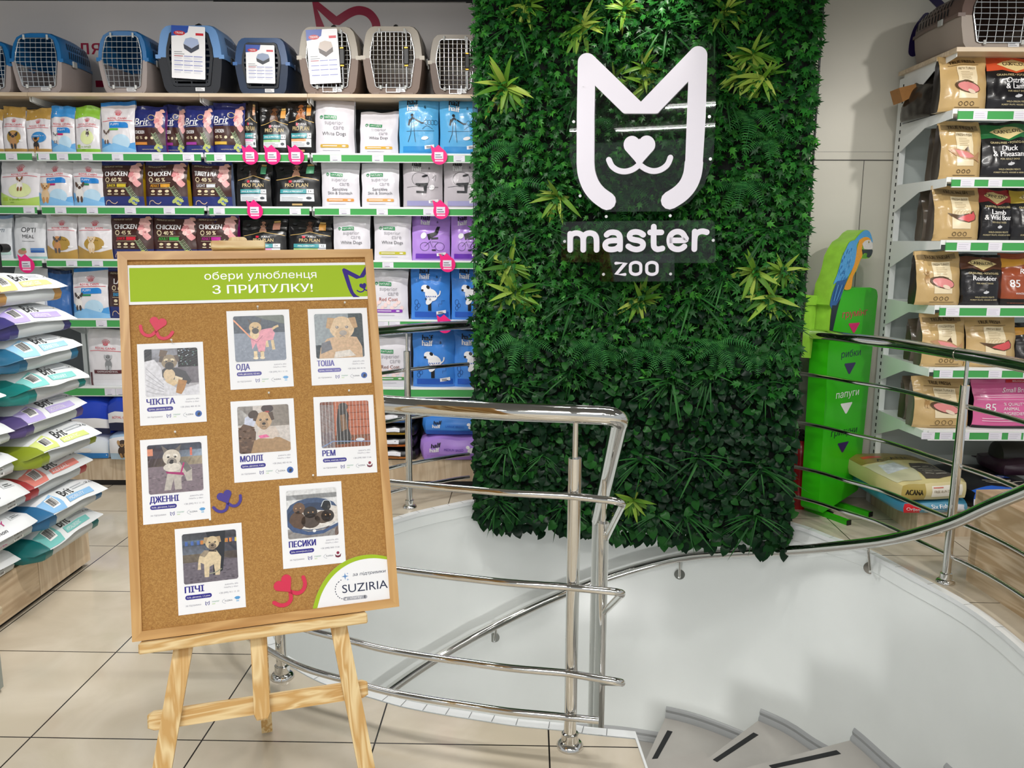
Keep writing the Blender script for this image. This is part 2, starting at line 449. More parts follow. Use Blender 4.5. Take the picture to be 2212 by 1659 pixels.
def tile_material():
    m = bpy.data.materials.new('cream_floor_tiles'); m.use_nodes = True; nt = m.node_tree; b = nt.nodes['Principled BSDF']
    N = nt.nodes.new; Lk = nt.links.new
    tc = N('ShaderNodeTexCoord'); sp = N('ShaderNodeSeparateXYZ'); Lk(tc.outputs['Object'], sp.inputs[0])
    def mth(op, a, bb=None):
        n = N('ShaderNodeMath'); n.operation = op
        for i, v in enumerate((a, bb)):
            if v is None: continue
            if isinstance(v, (int, float)): n.inputs[i].default_value = v
            else: Lk(v, n.inputs[i])
        return n.outputs[0]
    ms = []
    for o, off in (('X', -1.719), ('Y', 2.575)):
        q = mth('PINGPONG', mth('SUBTRACT', sp.outputs[o], off), 0.3)
        ms.append(mth('LESS_THAN', q, 0.0028))
    g = mth('MAXIMUM', ms[0], ms[1])
    nz = N('ShaderNodeTexNoise'); nz.inputs['Scale'].default_value = 2.2; nz.inputs['Detail'].default_value = 8; nz.inputs['Distortion'].default_value = 1.5
    Lk(tc.outputs['Object'], nz.inputs['Vector'])
    cr = N('ShaderNodeValToRGB'); cr.color_ramp.elements[0].color = lin('#c2b7a3'); cr.color_ramp.elements[1].color = lin('#d0c6b4')
    cr.color_ramp.elements[0].position = 0.35; cr.color_ramp.elements[1].position = 0.65; Lk(nz.outputs['Fac'], cr.inputs[0])
    mx = N('ShaderNodeMix'); mx.data_type = 'RGBA'; Lk(g, mx.inputs['Factor']); Lk(cr.outputs[0], mx.inputs['A']); mx.inputs['B'].default_value = lin('#241f1e')
    Lk(mx.outputs['Result'], b.inputs['Base Color'])
    b.inputs['Roughness'].default_value = 0.11
    bp = N('ShaderNodeBump'); bp.inputs['Strength'].default_value = 0.5; bp.inputs['Distance'].default_value = 0.002; bp.invert = True
    Lk(g, bp.inputs['Height']); Lk(bp.outputs[0], b.inputs['Normal'])
    return m
TILES = tile_material()
mb = MB()
mb.prism([(-6, -4.5), (4.6, -4.5), (4.6, 7), (-6, 7)], 0, 0, TILES, lambda x, y, t: (x, y, 0), holes=[RIM])
struct(mb, 'floor', 'glossy cream floor tiles with dark joints')

TRIMW = M('#e9ecec', 0.3, mott=0.03, scale=8, name='white_edge_tile')
mb = MB(); inn = offset(RIM, -0.042); cl = RIM + [RIM[0]]; ci = inn + [inn[0]]; n = len(RIM)
mb.add([(p[0], p[1], 0.004) for p in RIM] + [(p[0], p[1], 0.004) for p in inn] + [(p[0], p[1], -0.02) for p in inn],
       [f for i in range(n) for f in ((i, (i + 1) % n, n + (i + 1) % n, n + i), (n + i, n + (i + 1) % n, 2 * n + (i + 1) % n, 2 * n + i))], TRIMW)
GAP = M('#6a6b6c', 0.6)
for i in range(3, n - 3, 3):
    a, b = Vector(RIM[i]), Vector(inn[i]); t = (b - a).normalized(); s = Vector((-t.y, t.x)) * 0.0012
    mb.add([(p.x, p.y, 0.0046) for p in (a + s, a - s, b - s, b + s)], [(0, 1, 2, 3)], GAP)
struct(mb, 'trim_1', 'white tile strip edging the stairwell opening')
WELL = M('#f1f5f3', 0.22, mott=0.02, scale=3, name='stairwell_white_paint')
mb = MB(); in2 = offset(RIM, -0.034); in3 = offset(RIM, -0.026)
vs = []; Z = [(in2, -0.02), (in2, -0.095), (in3, -0.1), (in3, -2.9)]
for pth, z in Z: vs += [(p[0], p[1], z) for p in pth]
mb.add(vs, [(k * n + i, k * n + (i + 1) % n, (k + 1) * n + (i + 1) % n, (k + 1) * n + i) for k in range(3) for i in range(n)], WELL)
struct(mb, 'wall_stairwell', 'curved white wall of the spiral stairwell', smooth=50)
mb = MB(); mb.prism([(p[0], p[1]) for p in offset(RIM, 0.05)], 0, 0, M('#9b9894', 0.3), lambda x, y, t: (x, y, -2.86))
struct(mb, 'floor_lower', 'grey floor at the foot of the stairs')

CEILM = M('#77797b', 0.6, name='grey_open_grid_ceiling')
mb = MB(); mb.box(-6, 4.6, -4.5, 7, CEIL_Z, CEIL_Z + 0.05, CEILM)
DK = M('#3c3e40', 0.6)
for i in range(60):
    y = 4.6 + i * 0.04
    mb.box(-5, 0.2, y, y + 0.012, CEIL_Z - 0.02, CEIL_Z, DK) if y < 6.5 else None
struct(mb, 'ceiling', 'grey slatted ceiling over the shelves')
# the two frames the wall shelving is set out in
SHA = R_(1.3)
SHM = Matrix.Translation((-.45, 5.56, 0)) @ Matrix.Rotation(SHA, 4, 'Z')
SHI = SHM.inverted(); SHN = SHM.to_3x3() @ Vector((0, 1, 0))
def sh(px, py, t=0.0):     # pixel on the plane at depth t behind the shelf fronts -> (s, z)
    q = SHI @ onp(px, py, SHM @ Vector((0, t, 0)), SHN); return q.x, q.z
RHM = Matrix.Translation((2.29, 4.70, 0)) @ Matrix.Rotation(R_(1.2), 4, 'Z')
RHI = RHM.inverted(); RHN = RHM.to_3x3() @ Vector((0, 1, 0))
def rh(px, py, t=0.0):
    q = RHI @ onp(px, py, RHM @ Vector((0, t, 0)), RHN); return q.x, q.z
WALLG = M('#e2dddb', 0.6, mott=0.02, scale=3, name='grey_wall_paint')
WALLW = M('#d8d5c9', 0.45, mott=0.015, scale=2, name='white_wall_panel')
mb = MB(); mb.box(-5.2, 1.2, 0.56, 0.66, 0, 3.4, WALLG, lambda v: SHM @ v)
struct(mb, 'wall_back', 'grey back wall above the pet carriers')
RWY = 5.43
mb = MB(); mb.box(1.2, 4.6, RWY, RWY + 0.1, 0, 3.4, WALLW)
jz = onp(1860, 346, (0, RWY, 0), Vector((0, 1, 0))).z; jx = onp(1855, 500, (0, RWY, 0), Vector((0, 1, 0))).x
JM = M('#55544f', 0.7)
mb.box(1.2, 2.33, RWY - 0.001, RWY, jz - 0.004, jz + 0.003, JM); mb.box(jx - 0.002, jx + 0.002, RWY - 0.001, RWY, 0, jz, JM)
mb.box(1.2, 2.33, RWY - 0.002, RWY, jz + 0.05, jz + 0.053, M('#b5b3ad', 0.5))
struct(mb, 'wall_right', 'white panelled wall behind the green sign')
# plant wall frame: s along, toward the viewer = local -y
GP = Vector((-.33, 5.2, 0)); GD = Vector((1.98, -.4, 0)).normalized(); GN = Vector((GD.y, -GD.x, 0))
GWM = Matrix(((GD.x, -GN.x, 0, GP.x), (GD.y, -GN.y, 0, GP.y), (0, 0, 1, 0), (0, 0, 0, 1)))
GWI = GWM.inverted(); GW_L = 1.96
def gw(px, py, t=0.0):
    q = GWI @ onp(px, py, GP + GN * t, GN); return q.x, q.z
mb = MB(); mb.box(0.03, GW_L - 0.06, 0.06, 0.36, -0.06, 3.36, M('#8b8c8a', 0.6), lambda v: GWM @ v)
struct(mb, 'wall_pillar', 'square pillar carrying the plant wall')
# lettering painted on the walls
MAG = M('#a5123f', 0.4, name='crimson_paint'); NAV = M('#24174f', 0.4, name='dark_violet_paint')
def wb(x, y): s, z = sh(x, y, 0.555); return (s, z)
def pts(l): return [wb(500 + x / 3.95, y / 3.95) for x, y in l]
pr = Pr(); w_ = 0.058
pr.poly(outline(pts([(760, 240), (705, 22), (890, 180), (905, 178)]) + spline(pts([(905, 178), (1010, 110), (1090, 88), (1170, 112), (1225, 180), (1240, 260)]), 4)[1:], w_), MAG)
mb = MB(); pr.emit(mb, lambda x, y, l: SHM @ Vector((x, 0.558 - l * 0.001, y)))
tag(mb.build('wall_emblem'), 'crimson cat-ear outline painted on grey wall above beige carriers', 'wall decal')
a = wb(192, 117)
t = thing('wall_lettering', 'crimson letters on grey wall half hidden between two blue-topped carriers', 'wall decal', mat=SHM @ Matrix.Translation((a[0], 0.555, a[1])))
for ch, al, o in (('л', 'r', 0), ('я', 'l', 0.02)):
    pr = Pr(); pr.text(ch, o, 0, 0.10, MAG, 1, 0.03, al); mb = MB(); pr.emit(mb, lambda x, y, l: (x, 0.003 - l * 0.001, y)); mb.build('letter', t)
a = wb(207, 188); b = wb(226, 174); pr = Pr(); pr.rect(a[0], a[1], b[0], b[1], MAG, 1)
mb = MB(); pr.emit(mb, lambda x, y, l: SHM @ Vector((x, 0.558 - l * 0.001, y)))
tag(mb.build('wall_stripe'), 'crimson painted bar low on grey wall behind the white-door blue carriers', 'wall decal')
def wr(x, y): q = onp(x, y, (0, RWY, 0), Vector((0, 1, 0))); return (q.x, q.z)
pr = Pr()
pr.poly(outline(spline([wr(1972, 112), wr(1975, 88), wr(1984, 62), wr(2002, 38)], 5), 0.058), NAV)
pr.poly(outline([wr(2032, 12), wr(2012, -8), wr(1990, -22)], 0.05), NAV)
mb = MB(); pr.emit(mb, lambda x, y, l: (x, RWY - 0.002, y))
tag(mb.build('wall_dash'), 'dark violet dashes painted on white wall beside the right carrier', 'wall decal')
pr = Pr(); c = wr(1749, 689); pr.line([(c[0] + 0.016 * math.cos(a), c[1] - 0.012 + 0.016 * math.sin(a)) for a in [i * 0.52 for i in range(12)]], 0.004, BLACK, 1, True)
pr.line([(c[0] - 0.012, c[1] + 0.004), (c[0] + 0.008, c[1] + 0.018)], 0.006, BLACK); pr.line([(c[0] + 0.006, c[1] + 0.004), (c[0] + 0.022, c[1] + 0.012)], 0.006, BLACK)
mb = MB(); pr.emit(mb, lambda x, y, l: (x, RWY - 0.002, y))
tag(mb.build('wall_hook'), 'tiny black hook on white wall beside the plant wall', 'hook')

# ceiling lamps (out of the frame, seen in the reflections)
EM = bpy.data.materials.new('lamp_diffuser'); EM.use_nodes = True
EM.node_tree.nodes['Principled BSDF'].inputs['Emission Color'].default_value = (1, 0.98, 0.95, 1)
EM.node_tree.nodes['Principled BSDF'].inputs['Emission Strength'].default_value = 7
for i, (x, y, _e) in enumerate(LAMPS):
    t = thing('ceiling_lamp', 'white linear ceiling lamp over the shop floor', 'ceiling lamp', (x, y, CEIL_Z), group='linear ceiling lamps')
    mb = MB(); mb.box(-0.78, 0.78, -0.05, 0.05, -0.06, 0, WHITE); mb.build('lamp_housing', t)
    mb = MB(); mb.box(-0.76, 0.76, -0.038, 0.038, -0.066, -0.0605, EM); mb.build('diffuser', t)

t = thing('well_fill_lamp', 'unseen white standing lamp added to brighten the stairwell wall', 'fill lamp', (.345, 3.05, -2.86))  # added body for the stairwell fill, never in view
mb = MB(); mb.lathe([(.15, 0), (.15, .015), (.02, .03)], (0, 0, 0), WHITE, 20); mb.build('base', t)
mb = MB(); mb.tube([(0, 0, .02), (0, 0, .98)], .014, WHITE, 10); mb.build('pole', t)
mb = MB(); mb.box(-.16, .16, -.05, .04, .95, 1.27, WHITE); mb.build('lamp_head', t)
mb = MB(); mb.box(-.15, .15, .0405, .05, .96, 1.26, EM); mb.build('diffuser', t)
# ---------------------------------------------------------------- spiral stair
SCX, SCY = .345, 3.79
STEP = M('#b3afa9', 0.28, mott=0.05, scale=5, name='grey_step_paint')
SKIRT = M('#a3a5a6', 0.3, name='grey_skirting')
def wallpt(a, path):
    d = Vector((math.cos(R_(a)), math.sin(R_(a)))); best = None
    for p, q in zip(path + [path[0]], path[1:] + path[:1]):
        ex, ey = p[0] - q[0], p[1] - q[1]; det = d.x * ey - d.y * ex
        if abs(det) < 1e-9: continue
        ax, ay = p[0] - SCX, p[1] - SCY
        t = (ax * ey - ay * ex) / det; s = (d.x * ay - d.y * ax) / det
        if t > 0.02 and -1e-6 <= s <= 1 + 1e-6 and (best is None or t < best): best = t
    return (SCX + d.x * best, SCY + d.y * best)
stair = thing('spiral_staircase', 'grey spiral staircase winding down inside the white stairwell', 'staircase', (SCX, SCY, -2.86))
zs = {1: -1.575, 2: -1.365, 3: -1.15, 4: -.92, 5: -.69, 6: -.46, 7: -.23}
for i in range(-4, 8):
    z = zs.get(i, -1.575 + (i - 1) * 0.21); a0 = 66.1 - 22.7 * (i - 1); a1 = a0 - 22.7
    angs = [a0 + 1.2 + (a1 - 2 - a0) * j / 6 for j in range(7)]
    outer = [wallpt(a, in3) for a in angs]
    poly = [(SCX + 0.95 * math.cos(R_(a)), SCY + 0.95 * math.sin(R_(a))) for a in angs[::-1]] + outer
    mb = MB(); mb.prism(poly, z - 0.22, z, STEP, lambda x, y, t: (x, y, t))
    tr = mb.build('tread', stair, world=True)
    p0, p1 = Vector(outer[0]), Vector((SCX, SCY)); d = (p1 - p0); Lr = d.length - 0.95; d.normalize(); nn = Vector((d.y, -d.x))
    if (p0 + nn * 0.1 - Vector(outer[2])).length > (p0 - nn * 0.1 - Vector(outer[2])).length: nn = -nn
    mb = MB(); q = [p0 + d * 0.17 + nn * 0.05, p0 + d * 0.17 + nn * 0.085, p0 + d * (Lr - 0.12) + nn * 0.06, p0 + d * (Lr - 0.12) + nn * 0.03]
    mb.prism([tuple(v) for v in q], z + 0.0003, z + 0.0025, M('#17191b', 0.7), lambda x, y, t: (x, y, t))
    mb.build('grip_strip', tr, world=True, label='black anti-slip strip')
    mb = MB(); rings = []
    for j, a in enumerate([a0 + 1.2 + (a1 - a0 - 1.0) * j / 8 for j in range(9)]):
        w = Vector(wallpt(a, in3)); c = (Vector((SCX, SCY)) - w).normalized()
        rings.append([(w.x + c.x * o, w.y + c.y * o, z + h) for o, h in ((0, 0), (0.028, 0), (0.026, 0.02), (0.012, 0.035), (0.016, 0.055), (0.006, 0.072), (0, 0.075))])
    mb.loft(rings, SKIRT); mb.build('skirting', tr, world=True, label='grey moulded skirting against the white wall')

# ---------------------------------------------------------------- guard rail round the opening
OFF = offset(RIM, 0.085); OFB = offset(RIM, 0.112)
rail = thing('guard_railing', 'polished steel guard railing round the stairwell opening', 'railing', (.152, 2.568, 0))
RZ = 1.164; bend = onz(1341, 899, RZ)
iL = min(range(len(OFF)), key=lambda i: (Vector(OFF[i]) - Vector((-.40, 5.36))).length)
ob = onz(1748, 721, RZ)
iR = min(range(len(OFF)), key=lambda i: (Vector(OFF[i]) - Vector((ob.x, ob.y))).length)
iE = min(range(len(OFF)), key=lambda i: (Vector(OFF[i]) - Vector((1.95, 2.15))).length)
i0 = min(range(len(OFF)), key=lambda i: (Vector(OFF[i]) - Vector((.152, 2.568))).length)
newt = Vector((SCX - 0.01, SCY - 0.03, 0.40))
def front_path(P, z, b, end):
    pth = [Vector((p[0], p[1], z)) for p in P[i0:iL + 1]][::-1]
    b = Vector((b[0], b[1], z)); last = pth[-1]; d = (b - last).normalized(); e = (end - b).normalized(); r = 0.05
    if z > 1: r = 0.06
    for k in range(6):
        t = k / 5; p = (b - d * r) * (1 - t) ** 2 + b * 2 * t * (1 - t) + (b + e * r) * t * t
        pth.append(p)
    return pth + [end]
mb = MB(); mb.tube(front_path(OFF, RZ, bend, newt), 0.030, CHROME, 16); hr = mb.build('handrail', rail, world=True)
mb = MB()
for q in (-1, 0, 1): mb.tube([Vector((newt.x, newt.y, newt.z + 0.02 * q)), newt], 0.031, CHROME, 12)
P2 = Vector((onz(1304, 1100, 0.62).x, 3.1)); P2.x = onp(1304, 1100, (0, 3.1, 0), Vector((0, 1, 0))).x
for z, py in ((.9, 1084), (.59, 1280), (.285, 1475)):
    b = onz(1347, py, z); mb = MB()
    mb.tube(front_path(OFB, z, b, Vector((P2.x + 0.012, P2.y - 0.01, z - 0.34))), 0.0125, CHROME, 10); mb.build('rail_bar', rail, world=True)
mb = MB(); z = .125; e = onz(1293, 1556, z); mb.tube([Vector((p[0], p[1], z)) for p in OFB[i0:iL + 1]][::-1] + [e], 0.0125, CHROME, 10); mb.build('rail_bar', rail, world=True)
for z in (.62, .31, .0): 
    mb = MB(); mb.tube([(P2.x - 0.005, P2.y + 0.02, z - 0.07), (SCX, SCY - 0.03, z - 0.42)], 0.0125, CHROME, 10); mb.build('rail_bar', rail, world=True)
mb = MB(); mb.tube([(p[0], p[1], RZ) for p in OFF[iR - 2:iE + 1]], 0.031, CHROME, 16); mb.build('handrail', rail, world=True)
j = onz(2047, 764, RZ); k = min(range(len(OFF)), key=lambda i: (Vector(OFF[i]) - Vector((j.x, j.y))).length)
mb = MB(); mb.tube([(p[0], p[1], RZ) for p in (OFF[k], ((OFF[k][0] * 0.94 + OFF[k + 1][0] * 0.06), (OFF[k][1] * 0.94 + OFF[k + 1][1] * 0.06)))], 0.0335, STEEL2, 16); mb.build('rail_coupling', rail, world=True)
for z in (.915, .612, .33, .14):
    mb = MB(); mb.tube([(p[0], p[1], z) for p in OFF[iR - 2:iE + 1]], 0.0125, CHROME, 10); mb.build('rail_bar', rail, world=True)
def post(p, label, pin=True, r=0.0215, top=1.02):
    x, y = p[0], p[1]
    mb = MB(); mb.tube([(x, y, 0.03), (x, y, top)], r, CHROME, 16); po = mb.build('post', rail, world=True, label=label)
    mb = MB(); mb.tube([(x, y, top - 0.01), (x, y, RZ - 0.02)], 0.009, CHROME, 10); mb.build('post_pin', po, world=True)
    mb = MB(); mb.lathe([(0.046, 0.001), (0.046, 0.008), (0.038, 0.018), (0.03, 0.022), (0.029, 0.05), (r + 0.001, 0.055)], (x, y, 0), CHROME, 20); mb.build('post_flange', po, world=True)
for px, py, lb in ((1231, 1612, 'front post beside the landing corner'), (610, 1462, 'post behind the easel legs'), (885, 1096, 'post in front of the blue bags'), (2042, 1258, 'post in front of the kraft bags')):
    post(onz(px, py), lb)
post(OFF[iE - 1], 'end post of the railing beyond the right picture edge')
mb = MB(); mb.tube([(P2.x, P2.y, -0.75), (P2.x, P2.y, 0.62)], 0.0235, CHROME, 16); po = mb.build('post', rail, world=True, label='inner post standing on the stair')
t_ = (P2.y - bend.y) / (newt.y - bend.y)
mb = MB(); mb.tube([(P2.x, P2.y, 0.61), (P2.x, P2.y, RZ + (newt.z - RZ) * t_)], 0.009, CHROME, 10); mb.build('post_pin', po, world=True)
t = thing('newel_post', 'thick polished steel centre pole of the spiral stair', 'newel post', (SCX, SCY, -2.86))
mb = MB(); mb.tube([(SCX, SCY, -2.86), (SCX, SCY, 0.42)], 0.034, CHROME, 20); mb.build('pole', t, world=True)
mb = MB(); mb.lathe([(0.035, 0.40), (0.037, 0.41), (0.036, 0.43), (0.028, 0.452), (0.012, 0.462)], (SCX, SCY, 0), CHROME, 20); mb.build('pole_cap', t, world=True)
# handrail fixed to the stairwell wall
wh = thing('wall_handrail', 'polished steel handrail climbing along the curved stairwell wall', 'handrail', (-.2, 5.3, -1.0))
HW = offset(RIM, -0.115)
hp = [hit(x, y, HW) for x, y in ((790, 1540), (820, 1508), (900, 1450), (980, 1400), (1072, 1350), (1200, 1290), (1330, 1241), (1468, 1205), (1600, 1193), (1700, 1190), (1860, 1175), (1960, 1158), (2060, 1128), (2140, 1092), (2212, 1062))]
hp = [hp[0] - Vector((0.12, 0.25, 0.22))] + hp + [Vector((2.0, 3.0, .86)), Vector((1.88, 2.5, 1.05)), Vector((1.65, 2.1, 1.2))]
mb = MB(); mb.tube(spline([tuple(p) for p in hp], 5), 0.03, CHROME, 16); mb.build('rail_tube', wh, world=True)
for px, py in ((1068, 1376), (1468, 1240), (1880, 1226)):
    w = hit(px, py, in3); c = (hit(px, py, HW) - w); c.z = 0; c = c.normalized(); mb = MB()
    mb.tube([w, w + c * 0.008], 0.036, CHROME, 18)
    k = min(hp, key=lambda p: (Vector((p.x, p.y)) - Vector((w.x, w.y)) - Vector((c.x, c.y)) * 0.09).length)
    e = Vector((w.x + c.x * 0.085, w.y + c.y * 0.085, w.z)); pp = spline([tuple(p) for p in hp], 8); kz = min(pp, key=lambda p: (p[0] - e.x) ** 2 + (p[1] - e.y) ** 2)
    mb.tube([w, w + c * 0.06, w + c * 0.085 + Vector((0, 0, 0.02)), Vector((kz[0], kz[1], kz[2] - 0.02))], 0.008, CHROME, 8)
    mb.build('wall_bracket', wh, world=True)
# ================================================================ pouches of pet food
SIDE = {}
def prof(v, P):
    for (a, x), (b, y) in zip(P[:-1], P[1:]):
        if v <= b:
            t = (v - a) / (b - a) if b > a else 0; t = t * t * (3 - 2 * t); return x + (y - x) * t
    return P[-1][1]
PT = [(0, .78), (.06, .95), (.22, 1.0), (.55, .82), (.8, .45), (.93, .10), (1, .05)]
PFULL = [(0, .8), (.06, .96), (.25, 1.0), (.7, .95), (.9, .75), (.97, .45), (1, .30)]
def make_pouch(name, mat4, w, h, d, body, draw, side=None, seed=0, lean=0.0, full=False, top=None, crease=1.0, rough=None):
    """stand-up bag: base centre at the origin, front towards -y; returns the bag mesh and its sealed top part"""
    body = M(body, 0.24, bump=0.3, scale=11, coat=0.2) if isinstance(body, str) else body
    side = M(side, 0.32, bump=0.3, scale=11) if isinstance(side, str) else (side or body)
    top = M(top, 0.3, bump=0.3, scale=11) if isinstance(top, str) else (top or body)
    P = PFULL if full else PT; so = Vector((seed * 3.7, seed * 1.3, 0.5))
    def thick(v): return d * prof(v, P)
    def hw(v): return w / 2 * (1 - 0.035 * math.sin(math.pi * min(1, v * 1.15)) - 0.02 * noise.noise(Vector((v * 4, seed, 9))))
    def zz(v, u): return h * v + (0.02 * noise.noise(Vector((u * 1.2, seed * 2.1, 3))) - 0.006 * u * ((seed % 3) - 1)) * v * v * h / 0.35
    def yy(u, v):
        b = 1 - 0.5 * abs(u) ** 3.5
        q = noise.noise(Vector((u * 1.7, v * 3.2, 0)) + so) * 0.010 + noise.noise(Vector((u * 4.5 + v * 2, v * 6, 4)) + so) * 0.0045
        cr = -abs(noise.noise(Vector((u * 2.6 - v * 2.2, v * 2.6 + u, 7)) + so)) * 0.012 * (0.3 + v)
        return -thick(v) / 2 * b - (q - cr * 0.5) * crease * (0.4 + v) + lean * v * v
    NF, NS, NB, NR = 21, 3, 5, 40
    us = [-1 + 2 * i / (NF - 1) for i in range(NF)]; rings = []
    for k in range(NR + 1):
        v = k / NR; W2 = hw(v); t = thick(v); r = []
        for u in us: r.append((u * W2, yy(u, v), zz(v, u)))
        e = yy(1, v); bk = t / 2 * 0.55 + lean * v * v + 0.002
        for i in range(1, NS + 1):
            q = i / (NS + 1); r.append((W2 - 0.30 * min(t, 0.06) * (1 - (2 * q - 1) ** 2) * (0.4 + v), e + (bk - e) * q, zz(v, 1)))
        for i in range(NB):
            u = 1 - 2 * i / (NB - 1); r.append((u * W2, bk + t * 0.2 * (1 - u * u), zz(v, u)))
        e = yy(-1, v)
        for i in range(1, NS + 1):
            q = 1 - i / (NS + 1); r.append((-W2 + 0.30 * min(t, 0.06) * (1 - (2 * q - 1) ** 2) * (0.4 + v), e + (bk - e) * q, zz(v, -1)))
        rings.append(r)
    kt = NR - 3
    def matfn(i, j): return body if j < NF - 1 else side
    mb = MB(); mb.loft(rings[:kt + 1], body, True, False, matfn=matfn)
    dr = Pr(); draw(dr, w, h)
    def fn(x, y, l):
        u = max(-1, min(1, x / (w / 2))); v = max(0, min(1, y / h))
        return (u * hw(v), yy(u, v) - 0.0011 - 0.0007 * l, zz(v, u))
    dr.emit(mb, fn, 0.014)
    o = mb.build(name, smooth=60); o.matrix_world = mat4; XF[o] = mat4.copy()
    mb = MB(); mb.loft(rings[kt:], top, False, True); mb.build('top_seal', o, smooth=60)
    return o
WHT = ink('#f3f2f4')
def pup(p, x, y, s, c1, c2, dark='#2b2320', l=5):
    """small printed dog, sitting"""
    a, b, k = ink(c1), ink(c2), ink(dark)
    p.ell(x, y + .30 * s, .22 * s, .32 * s, a, l); p.ell(x - .1 * s, y + .08 * s, .07 * s, .16 * s, b, l + 1); p.ell(x + .1 * s, y + .08 * s, .07 * s, .16 * s, b, l + 1)
    p.ell(x, y + .74 * s, .20 * s, .20 * s, a, l + 1); p.ell(x - .18 * s, y + .80 * s, .07 * s, .15 * s, b if c1 != c2 else k, l + 2, 25); p.ell(x + .18 * s, y + .80 * s, .07 * s, .15 * s, b if c1 != c2 else k, l + 2, -25)
    p.ell(x, y + .66 * s, .09 * s, .08 * s, b, l + 3); p.ell(x, y + .68 * s, .035 * s, .03 * s, k, l + 4, n=8)
    p.ell(x - .08 * s, y + .78 * s, .03 * s, .03 * s, k, l + 4, n=8); p.ell(x + .08 * s, y + .78 * s, .03 * s, .03 * s, k, l + 4, n=8)
RED = ink('#d8233f')
def crown(p, x, y, s, mat, l=4):
    for i in range(-3, 4):
        a = i * 16; p.line([(x + .3 * s * math.sin(R_(a)), y + .25 * s), (x + .62 * s * math.sin(R_(a)), y + .95 * s * math.cos(R_(a)) * .8)], .055 * s, mat, l)
        p.ell(x + .66 * s * math.sin(R_(a)), y + .80 * s * math.cos(R_(a)) + .06 * s, .05 * s, .05 * s, mat, l, n=8)
    p.line([(x - .34 * s, y + .2 * s), (x, y + .13 * s), (x + .34 * s, y + .2 * s)], .09 * s, mat, l)
def royal(band, low, main=None, kind='puppy', bc='#1f86d8', tag_='#d01868', name='PUPPY', low2=None, white=0.60):
    def f(p, w, h):
        B = ink(band); L = ink(low); yb = h * 0.80 if band != low or True else h
        if main != 'white':
            p.poly([(-w / 2, h * .74)] + [(-w / 2 + w * i / 8, h * (.74 + .035 * math.sin(math.pi * i / 8))) for i in range(9)] + [(w / 2, h * .94), (-w / 2, h * .94)], B, 1)
        p.rect(-w / 2, 0, w / 2, h * (.10 if not low2 else .16), L, 1)
        if low2: p.poly([(-w / 2, 0), (w / 2, 0), (w / 2, h * .22), (0, h * .12), (-w / 2, h * .30)], ink(low2), 2)
        yc = h * (.60 if main != 'white' else .66)
        crown(p, w * .02, yc + h * .055, w * .20, RED); p.text('ROYAL CANIN', 0, yc - h * .005, h * .042, RED, 3, .008, 'c', w * .84)
        p.line([(-w * .45, yc - h * .04), (-w * .2, yc - h * .028), (w * .2, yc - h * .028), (w * .45, yc - h * .04)], h * .008, RED, 3)
        if kind == 'puppy':
            c = ink(bc)
            p.poly([(-w * .22, yc - h * .17), (-w * .22, yc - h * .06), (w * .22, yc - h * .06)] + arc(w * .22, yc - h * .12, w * .12, h * .06, 80, 0, 5) + [(w * .34, yc - h * .17)], c, 3)
            p.text(name, -w * .18, yc - h * .125, h * .045, WHT, 4, .02, 'l', w * .4)
            p.rect(-w * .22, yc - h * .215, w * .05, yc - h * .18, ink(tag_), 4)
            p.ell(w * .12, h * .22, w * .26, h * .15, ink('#bfe0f5'), 2.6); p.poly([(-w / 2, h * .10), (-w * .1, h * .2), (w / 2, h * .08), (w / 2, 0), (-w / 2, 0)], ink('#8cc4ee'), 3.4)
        elif kind == 'breed':
            p.ell(w * .02, h * .34, w * .30, h * .15, ink('#b6923f'), 3); p.text(name, w * .02, h * .40, h * .035, ink('#4a3a18'), 4, 0, 'c', w * .42)
            p.ell(w * .33, h * .27, w * .08, h * .025, WHT, 4)
        elif kind == 'blue':
            p.ell(w * .04, h * .36, w * .31, h * .12, ink('#3b8fd0'), 3); p.text(name, w * .02, h * .38, h * .035, WHT, 4, 0, 'c', w * .5)
        elif kind == 'xs':
            p.ell(w * .02, h * .34, w * .28, h * .15, ink('#e6efb0'), 2); p.rect(-w * .43, h * .115, -w * .28, h * .19, ink('#a9c832'), 3); p.text('x-small', -w * .24, h * .125, h * .055, ink('#8db22a'), 4, .01, 'l', w * .6); p.text('adult', -w * .22, h * .07, h * .03, ink('#6d8f20'), 4, 0, 'l')
        elif kind == 'gastro':
            p.rect(-w * .33, h * .22, w * .40, h * .285, ink('#5d2b30'), 3); p.text('GASTROINTESTINAL', w * .035, h * .24, h * .03, WHT, 4, .02, 'c', w * .62); p.rect(-w * .47, 0, -w * .40, h * .24, ink('#5d2b30'), 2)
    return f
def royal_dog(f, *dog):
    def g(p, w, h):
        f(p, w, h)
        for x, y, s, a, b in dog: pup(p, x * w, y * h, s * h, a, b)
    return g
NAVY, BROWN = ink('#232f78'), ink('#42241f')
